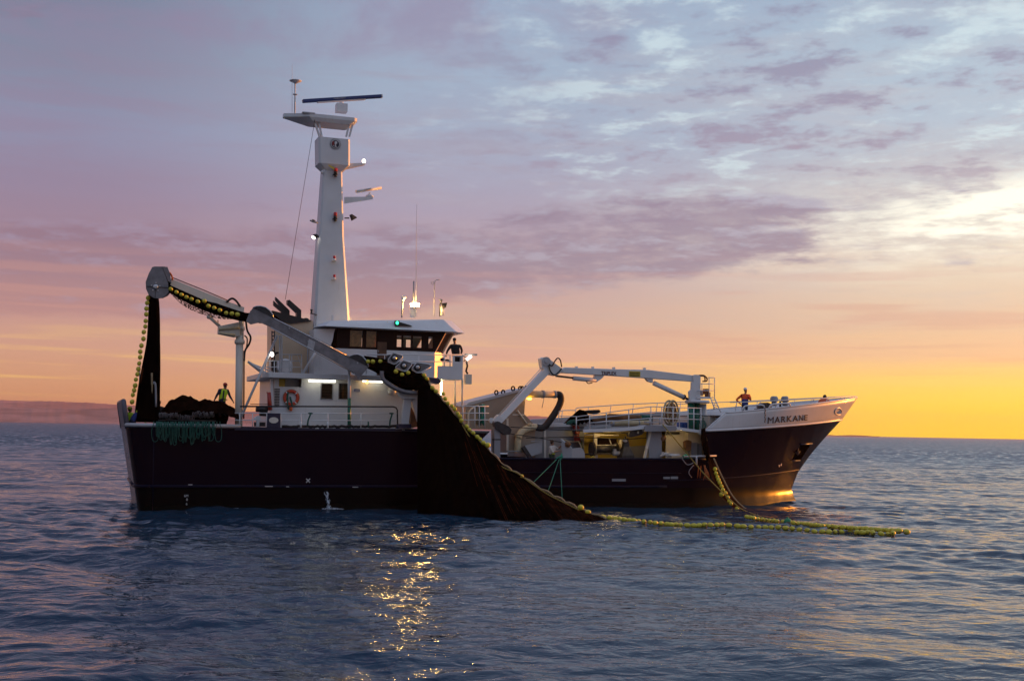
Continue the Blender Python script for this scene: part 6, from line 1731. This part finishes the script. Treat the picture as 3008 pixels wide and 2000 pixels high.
floats([q(x, y, VT - .5) for x, y in ((1081, 1062), (1095, 1062), (1117, 1062))], 'round', 'yellow float on the net between chute end and winch plates', 'floats before the winch')
floats([q(x, y, VN - .15) for x, y in ((1163, 1091), (1181, 1100), (1199, 1095))], 'round', 'yellow float below the middle winch plate', 'floats at the winch')
ne = [(1246, 1102), (1254, 1112), (1270, 1139), (1281, 1149), (1302, 1156), (1308, 1171), (1316, 1184), (1328, 1192), (1336, 1201), (1345, 1214), (1351, 1222), (1355, 1235), (1371, 1252), (1379, 1262), (1390, 1271), (1402, 1283), (1410, 1290), (1420, 1300)]
floats([q(x, y, -5.4 - .0105 * (x - 1246)) for x, y in ne], 'round', 'yellow float on the sloping upper edge of the net curtain', 'floats on the sloping net edge')
floats([q(1433, 1307, -7.5)], 'round', 'big single yellow float part way down the sloping net edge', 'floats on the sloping net edge', 1.25)
floats([q(1533, 1398, -9.0)], 'small', 'lone small float half way down the sloping net edge', 'floats on the sloping net edge')
floats([q(1706, 1490, -12.1)], 'round', 'big yellow float where the net edge nears the water', 'floats on the sloping net edge', 1.3)
floats([q(1727, 1503, -12.4)], 'long', 'yellow float just forward of the big one near the waterline', 'floats on the sloping net edge')
fx = [480, 555, 620, 670, 725, 785, 835, 890, 950, 1020, 1080, 1145, 1215, 1265, 1320, 1375, 1450, 1525, 1585, 1645, 1720, 1790, 1850, 1930, 2030, 2100, 2185, 2275]
fy = [690, 700, 710, 715, 722, 728, 732, 738, 745, 752, 760, 765, 772, 778, 780, 783, 787, 790, 788, 783, 783, 782, 780, 785, 795, 800, 805, 810]
front = [(1650 + x / 3.932, 1340 + y / 3.932) for x, y in zip(fx, fy)]
c4 = lambda x, y: (2200 + x / 4.289, 1380 + y / 4.289)
front += [c4(x, y) for x, y in ((205, 712), (285, 715), (370, 712), (460, 722), (545, 728), (635, 743), (735, 750), (825, 765), (925, 768), (1005, 770), (1085, 770), (1165, 770), (1280, 773), (1360, 776), (1425, 778), (1490, 774), (1560, 780), (1665, 795), (1755, 803), (1815, 785))]
floats([afloat(x, y + 2) for x, y in front], 'long', lambda i: 'first yellow float of the near floating row, where it leaves the net' if i == 0 else 'yellow float in the near row floating on the sea', 'near row of floats on the water', 1.0)
floats([afloat(*c4(1885, 768))], 'long', 'large yellow float second from the end of the floating rows', 'near row of floats on the water', 1.2)
floats([afloat(*c4(1985, 778))], 'long', 'yellow float at the very end of the floating rows, farthest right', 'near row of floats on the water', 1.1)
rear = [(2195, 1515.5), (2204, 1517), (2214, 1518)] + [c4(x, y) for x, y in ((60, 595), (110, 605), (165, 615), (215, 622), (260, 627), (310, 630), (355, 637), (430, 640), (560, 657), (615, 663), (665, 670), (700, 672), (745, 675), (790, 683), (835, 685), (880, 690), (930, 692), (970, 693), (1010, 700), (1055, 703), (1095, 708), (1135, 712), (1180, 712), (1225, 717), (1265, 720), (1310, 722), (1350, 725), (1395, 727), (1435, 730), (1480, 730), (1545, 735), (1590, 738), (1640, 745), (1690, 748), (1740, 750), (1800, 752), (1850, 755))]
floats([afloat(x, y + 2) for x, y in rear], 'long', 'yellow float in the far row floating on the sea', 'far row of floats on the water', .96)
c = Vector(afloat(*c4(490, 652), .19)); m_ = MB(); m_.ell(c, .2, .19, .19, (1, 0, 0), 16, 10); m_.tube([c + Vector((0, 0, .15)), c + Vector((0, 0, .24))], .04, 8); solo('green_buoy', m_, 'buoy_green', 'green round buoy among the yellow floats of the far row', 'buoy')
for P_, nm, lab in ((front + [c4(1885, 768), c4(1985, 778)], 'float_line', 'rope threading the near row of floats on the sea'), (rear, 'float_line', 'rope threading the far row of floats on the sea')):
    m_ = MB(); m_.tube([Vector(afloat(x, y + 2)) for x, y in P_], .022, 5); solo(nm, m_, 'tan_rope', lab, 'rope', 'float line ropes')
bw_f = [(1650 + x / 3.932, 1340 + y / 3.932, v) for x, y, v in ((1772, 147, -4.9), (1782, 195, -5.0), (1797, 235, -5.1), (1810, 270, -5.2), (1825, 305, -5.3), (1845, 345, -5.45), (1862, 385, -5.6), (1892, 422, -5.8), (1918, 472, -6.1), (1935, 515, -6.4), (1955, 545, -6.7), (2025, 605, -7.4), (2055, 640, -7.8), (2100, 668, -8.6))]
floats([q(*p) for p in bw_f], 'round', lambda i: 'topmost yellow float of the string hanging down the bow' if i == 0 else 'yellow float in the string running down the bow to the water', 'floats on the bow string', 1.05)
floats([q(1650 + 1845 / 3.932, 1340 + 440 / 3.932, -6.0)], 'round', 'yellow float knocked out of line on the after side of the bow string', 'floats on the bow string', 1.15)


# ------------------------------------------------------------------ people
def person(label, J, cloth, head_gear, facing):
    """J: joints in ship coordinates; cloth: dict zone -> material; one skinned body"""
    V = {k: Vector(p) for k, p in J.items()}
    H = V['head']; N = V['neck']; hipc = V['hip']
    sh = (V['sl'] - V['sr']); side = sh.normalized() if sh.length > .05 else Vector((0, 1, 0))
    face = Vector(facing).normalized()
    names, pos, rad, zone = [], [], [], []

    def nd(n, p, r, z):
        names.append(n); pos.append(Vector(p)); rad.append(r); zone.append(z); return len(names) - 1
    edges = []
    pel = nd('pelvis', hipc, .185, 'leg'); wai = nd('waist', hipc.lerp(N, .35), .19, 'body'); che = nd('chest', hipc.lerp(N, .72), .20, 'body')
    nek = nd('neck', N, .062, 'skin'); he = nd('head', H + Vector((0, 0, -.02)), .098, 'skin'); hc = nd('crown', H + Vector((0, 0, .08)), .082, 'skin')
    edges += [(pel, wai), (wai, che), (che, nek), (nek, he), (he, hc)]
    nose = nd('nose', H + face * .105 + Vector((0, 0, -.02)), .02, 'skin'); edges.append((he, nose))
    chin = nd('chin', H + face * .07 + Vector((0, 0, -.10)), .035, 'skin'); edges.append((he, chin))
    for s_, sd in (('l', 1), ('r', -1)):
        S1, E1, W1 = V['s' + s_], V['e' + s_], V['w' + s_]
        a = nd('sh', S1, .10, 'arm'); b = nd('up', S1.lerp(E1, .5), .085, 'arm'); c = nd('el', E1, .07, 'arm'); d = nd('fo', E1.lerp(W1, .5), .062, 'fore'); e = nd('wr', W1, .04, 'fore')
        edges += [(che, a), (a, b), (b, c), (c, d), (d, e)]
        hd_ = (W1 - E1).normalized(); up = Vector((0, 0, 1)); x = hd_.cross(up)
        x = x.normalized() if x.length > .1 else side
        pm = nd('palm', W1 + hd_ * .06, .036, 'hand'); edges.append((e, pm))
        for f in range(4):
            o = x * (.024 * (f - 1.5)); ln = (.07, .085, .08, .06)[f]
            k1 = nd('kn', W1 + hd_ * .105 + o, .011, 'hand'); k2 = nd('ft', W1 + hd_ * (.105 + ln * .75) + o - up.cross(x) * .0 + Vector((0, 0, -.03)), .0085, 'hand'); edges += [(pm, k1), (k1, k2)]
        t1 = nd('th', W1 + hd_ * .06 + x * .05, .011, 'hand'); t2 = nd('tt', W1 + hd_ * .10 + x * .06, .009, 'hand'); edges += [(pm, t1), (t1, t2)]
        K1, F1 = V['k' + s_], V['f' + s_]; hp_ = hipc + side * .095 * sd + Vector((0, 0, -.06))
        g = nd('hp', hp_, .125, 'leg'); h = nd('mt', hp_.lerp(K1, .5), .11, 'leg'); i_ = nd('kn', K1, .085, 'leg'); j = nd('cf', K1.lerp(F1, .45), .08, 'leg'); k = nd('an', F1 + Vector((0, 0, .08)), .05, 'leg'); l = nd('to', F1 + face * .16 + Vector((0, 0, .04)), .042, 'boot'); hl = nd('he', F1 + Vector((0, 0, .03)), .048, 'boot')
        edges += [(pel, g), (g, h), (h, i_), (i_, j), (j, k), (k, hl), (hl, l)]
    me = bpy.data.meshes.new('p'); base = Vector((hipc.x, hipc.y, min(V['fl'].z, V['fr'].z)))
    me.from_pydata([tuple(p - base) for p in pos], edges, [])
    o = bpy.data.objects.new('p', me); COL.objects.link(o)
    md = o.modifiers.new('skin', 'SKIN'); md.use_smooth_shade = True
    for i, sv in enumerate(me.skin_vertices[0].data): sv.radius = (rad[i], rad[i]); sv.use_root = (i == 0)
    sb = o.modifiers.new('sub', 'SUBSURF'); sb.levels = 1; sb.render_levels = 1
    bpy.context.view_layer.update()
    nm = bpy.data.meshes.new_from_object(o.evaluated_get(bpy.context.evaluated_depsgraph_get()))
    COL.objects.unlink(o); bpy.data.objects.remove(o)
    keys = list(dict.fromkeys(cloth.values())); nm.materials.clear()
    for k in keys: nm.materials.append(MT[k])
    P = np.array([tuple(p - base) for p in pos]); Rr = np.array(rad)
    for f in nm.polygons:
        c = np.array(f.center); i = int(np.argmin(np.linalg.norm(P - c, axis=1) - Rr * .9)); z = zone[i]
        f.material_index = keys.index(cloth.get(z, cloth['body'])); f.use_smooth = True
    nm.name = 'person'
    ob = bpy.data.objects.new('person', nm); COL.objects.link(ob); ob.matrix_world = M_SHIP @ Matrix.Translation(base)
    ob['label'] = label; ob['category'] = 'person'; BASE[ob.name] = base
    # face and head gear
    ey = MB()
    fs = face.cross(Vector((0, 0, 1))).normalized()
    for s_ in (-1, 1): ey.ell(H + face * .088 + fs * (.032 * s_) + Vector((0, 0, .012)), .012, .012, .01, nu=6, nv=4)
    ey.beam(H + face * .082 + fs * -.025 + Vector((0, 0, -.062)), H + face * .082 + fs * .025 + Vector((0, 0, -.062)), .012, .01)
    part('face_features', ey, 'hair', ob)
    kind, mat = head_gear
    hg = MB(); top = H + Vector((0, 0, .045)) - face * .012
    if kind == 'helmet':
        hg.ell(top + Vector((0, 0, .03)), .125, .112, .10, face, 14, 8); hg.lathe([(.135, -.01), (.14, 0), (.12, .01)], top + Vector((0, 0, .005)) + face * .02, (0, 0, 1), 16); part('hard_hat', hg, mat, ob)
    elif kind == 'beanie':
        hg.ell(top + Vector((0, 0, .035)), .115, .105, .105, face, 14, 8); part('beanie', hg, mat, ob)
    else:
        hg.ell(top + Vector((0, 0, .02)), .115, .108, .09, face, 14, 8); hg.beam(top + face * .08 + Vector((0, 0, .01)), top + face * .17, .12, .012); part('cap', hg, mat, ob)
    hr = MB(); hr.ell(H - face * .035 + Vector((0, 0, .0)), .08, .095, .085, face, 12, 7); part('hair', hr, 'hair', ob)
    return ob


def joints(v, **kw):
    d = {}
    for k, p in kw.items(): d[k] = q(p[0], p[1], v + (p[2] if len(p) > 2 else 0))
    return d


AFT, FWD, STB = (-1, -.2, -.1), (1, -.1, -.1), (.2, -1, -.15)
J = joints(-2.0, head=(2190, 1146), neck=(2190, 1157), sl=(2179, 1161, .05), sr=(2201, 1161, -.05), el=(2163, 1174, .1), wl=(2174, 1185, -.05), er=(2205, 1175, -.1), wr=(2199, 1167, -.25), hip=(2188, 1188), kl=(2182, 1206, .05), fl=(2181, 1224, .05), kr=(2193, 1206, -.05), fr=(2194, 1224, -.05))
p1 = person('person in orange jacket and white hard hat standing on the bow, hand on hip', J, dict(body='orange_cloth', arm='orange_cloth', fore='orange_cloth', leg='navy_cloth', skin='skin', hand='navy_cloth', boot='black_cloth'), ('helmet', 'white_plastic'), (.5, -1, -.1))
m_ = MB(); m_.loft([[q(2178, 1190, -2.16), q(2198, 1190, -2.16), q(2198, 1172, -2.2), q(2180, 1172, -2.2)], [q(2178, 1190, -1.84), q(2198, 1190, -1.84), q(2198, 1172, -1.8), q(2180, 1172, -1.8)]]); part('overall_bib', m_, 'blue_cloth', p1, bevel=.04)
J = joints(-3.75, head=(1335, 1000), neck=(1336, 1010), sl=(1324, 1016, .1), sr=(1352, 1015, -.08), el=(1314, 1031, .05), wl=(1311, 1042, -.2), er=(1357, 1030, -.05), wr=(1354, 1042, -.25), hip=(1342, 1056, .1), kl=(1338, 1082, .2), fl=(1338, 1110, .2), kr=(1346, 1082, .1), fr=(1347, 1110, .1))
person('person in black jacket and dark cap leaning on the bridge wing rail', J, dict(body='black_cloth', arm='black_cloth', fore='black_cloth', leg='black_cloth', skin='skin', hand='skin', boot='black_cloth'), ('cap', 'black_cloth'), (-.3, -1, -.4))
J = joints(-1.8, head=(662, 1133), neck=(660, 1142), sl=(647, 1146, -.1), sr=(669, 1147, .1), el=(637, 1161, -.15), wl=(631, 1173, -.1), er=(675, 1163, .1), wr=(683, 1176, -.05), hip=(652, 1180), kl=(647, 1200, -.12), fl=(645, 1222, -.1), kr=(658, 1200, .1), fr=(659, 1222, .1))
p3 = person('person in yellow high visibility vest and red cap standing on the net pile', J, dict(body='hi_vis', arm='navy_cloth', fore='navy_cloth', leg='navy_cloth', skin='skin', hand='skin', boot='black_cloth'), ('helmet', 'red_plastic'), (.6, .5, -.1))
m_ = MB(); m_.beam(q(654, 1178, -1.99), q(658, 1146, -1.99), .07, .02, up=(0, 1, 0)); m_.beam(q(647, 1172, -1.99), q(668, 1174, -1.99), .02, .05); part('vest_strap', m_, 'navy_cloth', p3)
J = joints(-3.3, head=(418, 1201), neck=(411, 1207), sl=(402, 1213, .15), sr=(407, 1216, -.18), el=(415, 1226, .2), wl=(424, 1236, .2), er=(413, 1229, -.22), wr=(424, 1238, -.15), hip=(385, 1239), kl=(392, 1262, .1), fl=(388, 1288, .1), kr=(394, 1262, -.1), fr=(388, 1288, -.12))
p4 = person('person in blue jacket and blue hard hat bending forward at the stern', J, dict(body='blue_cloth', arm='blue_cloth', fore='hi_vis', leg='navy_cloth', skin='skin', hand='hi_vis', boot='black_cloth'), ('helmet', 'blue_plastic'), FWD)
m_ = MB(); m_.ell(q(408, 1208, -3.32), .17, .19, .12, (.8, 0, .5), 12, 7); part('high_visibility_hood', m_, 'hi_vis', p4)
J = joints(-2.2, head=(382, 1203), neck=(380, 1211), sl=(369, 1215, .1), sr=(389, 1216, -.1), el=(366, 1230, .15), wl=(376, 1240, -.1), er=(393, 1230, -.15), wr=(398, 1240, -.2), hip=(377, 1243), kl=(375, 1263, .1), fl=(375, 1286, .1), kr=(382, 1263, -.1), fr=(383, 1286, -.1))
person('person in yellow hard hat and high visibility top beside the hanging floats', J, dict(body='hi_vis', arm='hi_vis', fore='navy_cloth', leg='navy_cloth', skin='skin', hand='skin', boot='black_cloth'), ('helmet', 'sign_yellow'), FWD)
J = joints(-.5, head=(466, 1184), neck=(468, 1193), sl=(458, 1199, .15), sr=(480, 1200, -.12), el=(455, 1213, .15), wl=(451, 1224, -.1), er=(484, 1213, -.1), wr=(476, 1224, -.2), hip=(471, 1228), kl=(468, 1249, .1), fl=(468, 1272, .1), kr=(475, 1249, -.1), fr=(476, 1272, -.1))
person('person in dark clothes and dark cap just forward of the hanging net', J, dict(body='black_cloth', arm='black_cloth', fore='black_cloth', leg='black_cloth', skin='skin', hand='skin', boot='black_cloth'), ('cap', 'rust_pipe'), AFT)
J = joints(-3.35, head=(1622, 1300), neck=(1622, 1308), sl=(1616, 1313, -.16), sr=(1629, 1312, .17), el=(1622, 1328, -.22), wl=(1642, 1324, -.2), er=(1638, 1318, .15), wr=(1649, 1309, .0), hip=(1621, 1337), kl=(1622, 1358, -.1), fl=(1620, 1383, -.1), kr=(1625, 1358, .1), fr=(1624, 1383, .1))
p7 = person('person in white shirt, dark beanie and green overalls working at the bin in the waist', J, dict(body='white_cloth', arm='white_cloth', fore='skin', leg='green_oilskin', skin='skin', hand='skin', boot='black_cloth'), ('beanie', 'wood'), FWD)
m_ = MB(); m_.tube([(hx_, hy_, hz_) for hx_, hy_, hz_ in [tuple(Vector(q(1621, 1333, -3.35)) + Vector((.175 * math.cos(a), .175 * math.sin(a), .02))) for a in np.linspace(0, 6.283, 14, endpoint=False)]], .035, 6, closed=True); part('high_visibility_belt', m_, 'hi_vis', p7)
m_ = MB()
for s_ in (-.09, .09): m_.tube(spline([q(1627, 1333, -3.35 + s_), tuple(Vector(q(1627, 1318, -3.35 + s_)) + Vector((.05, 0, 0))), q(1621, 1309, -3.35 + s_), q(1615, 1322, -3.35 + s_)], 4), .022, 5)
part('braces', m_, 'navy_cloth', p7)

# ------------------------------------------------------------------ gull beside the mast
gv = -3.0
gl = thing('gull', 'gull in flight with spread wings just left of the mast', 'bird', q(924, 652, gv))
m_ = MB(); c = Vector(q(924, 652, gv)); m_.ell(c, .22, .07, .07, (-1, -.2, .1), 12, 8); m_.ell(c + Vector((-.22, -.04, .05)), .06, .05, .05); m_.loft([[c + Vector((.18, -.03, 0)), c + Vector((.18, .03, 0)), c + Vector((.18, 0, .03))], [c + Vector((.36, -.06, .0)), c + Vector((.36, .06, .0)), c + Vector((.36, 0, .02))]]); part('body', m_, 'gull_white', gl)
for s_ in (-1, 1):
    m_ = MB(); k = [(0, 0, .03), (-.06, .22, .10), (-.02, .42, .05), (.14, .62, -.02)]
    vs = []
    for i, (a, b, d) in enumerate(k):
        w_ = (.16, .15, .12, .02)[i]; x = -.30 * b if s_ < 0 else .25 * b
        vs += [c + Vector((a + x - w_ / 2, b * s_ * .8, d)), c + Vector((a + x + w_ / 2, b * s_ * .8, d - .01))]
    m_.add(vs, [(2 * i, 2 * i + 2, 2 * i + 3, 2 * i + 1) for i in range(3)], 0, True); part('wing', m_, 'gull_grey', gl, solid=.015)

# ------------------------------------------------------------------ distant land
def land(name, prof, dist, depth, key, col):
    m, b = new_mat(key); MT[key] = m
    p = geopos(); n = noise(scale3(p, (.004, .004, .02)), 1.0, 6, .6, .5)
    S.put(b.inputs['Base Color'], mixc(sstep(n, .3, .7), tuple(x * .7 for x in col), tuple(x * 1.25 for x in col))); b.inputs['Roughness'].default_value = 1.0; b.inputs['Specular IOR Level'].default_value = 0.0
    rng = np.random.RandomState(len(name)); xs = np.arange(prof[0][0], prof[-1][0] + 1, 6.0); vs, fs = [], []
    jit = np.cumsum(rng.normal(0, .32, len(xs))); jit -= np.linspace(jit[0], jit[-1], len(xs)); K = 7
    for i, x in enumerate(xs):
        yh = np.interp(x, [a for a, _ in prof], [c_ for _, c_ in prof]) + np.clip(jit[i] * .5, -1.0, 1.0) * (.25 if name == 'far_islet' else 1)
        az = math.atan((x - 1504) / F_PX); hor = 1262 + .0178 * (x - 1504); hgt_ = max((hor - yh) / F_PX * dist + CAM_H, 0.0)
        for k in range(K):
            t = k / (K - 1); d = dist + depth * (t - .6) ; z = hgt_ * math.sin(min(t / .6, 1) * 1.5708) if t <= .6 else hgt_ * (1 - ((t - .6) / .4) ** 2 * .9)
            z += (rng.rand() - .5) * hgt_ * .025 * (0 < t < .6)
            if k == 0: z = -2.0
            vs.append((math.sin(az) * d / math.cos(az) * math.cos(az), math.cos(az) * d, z))
    n_ = len(xs)
    fs = [(i * K + k, (i + 1) * K + k, (i + 1) * K + k + 1, i * K + k + 1) for i in range(n_ - 1) for k in range(K - 1)]
    me = bpy.data.meshes.new(name); me.from_pydata(vs, [], fs); me.polygons.foreach_set('use_smooth', np.ones(len(fs), bool)); me.materials.append(m); me.update()
    o = bpy.data.objects.new(name, me); COL.objects.link(o); o['kind'] = 'structure'; return o


land('far_hills', [(-900, 1200), (-600, 1186), (-300, 1180), (0, 1179), (150, 1181), (240, 1185), (260, 1185), (330, 1190), (500, 1198), (700, 1208), (1000, 1214), (1300, 1216), (1540, 1222), (1580, 1221), (1640, 1227), (1720, 1240), (1850, 1258), (1950, 1268), (2000, 1272)], 7300, 1500, 'far_hill_ground', (.52, .24, .22))
land('near_hills', [(-900, 1215), (-500, 1204), (0, 1198), (100, 1199), (200, 1201), (250, 1202), (330, 1199), (480, 1203), (700, 1215), (1000, 1232), (1300, 1248), (1500, 1262), (1600, 1265)], 5200, 1200, 'near_hill_ground', (.46, .24, .22))
land('far_islet', [(2405, 1279), (2420, 1276.6), (2440, 1277), (2458, 1278.8), (2475, 1278.4), (2500, 1277.4), (2540, 1278.6), (2570, 1280.8), (2585, 1281)], 8600, 400, 'islet_ground', (.2, .13, .1))


# ------------------------------------------------------------------ sea haze
def haze():
    mb = MB(); mb.box(-9600, 9600, -300, 9600, -3.5, 175.0)
    me = mb.mesh('haze'); m = bpy.data.materials.new('haze_air'); m.use_nodes = True; nt = m.node_tree; nt.nodes.clear()
    v = nt.nodes.new('ShaderNodeVolumePrincipled'); o_ = nt.nodes.new('ShaderNodeOutputMaterial'); nt.links.new(v.outputs[0], o_.inputs['Volume'])
    v.inputs['Color'].default_value = (1.0, 0.70, 0.67, 1); v.inputs['Density'].default_value = 5e-5; v.inputs['Anisotropy'].default_value = 0.35
    me.materials.append(m)
    o = bpy.data.objects.new('haze', me); COL.objects.link(o); o['kind'] = 'stuff'


haze()
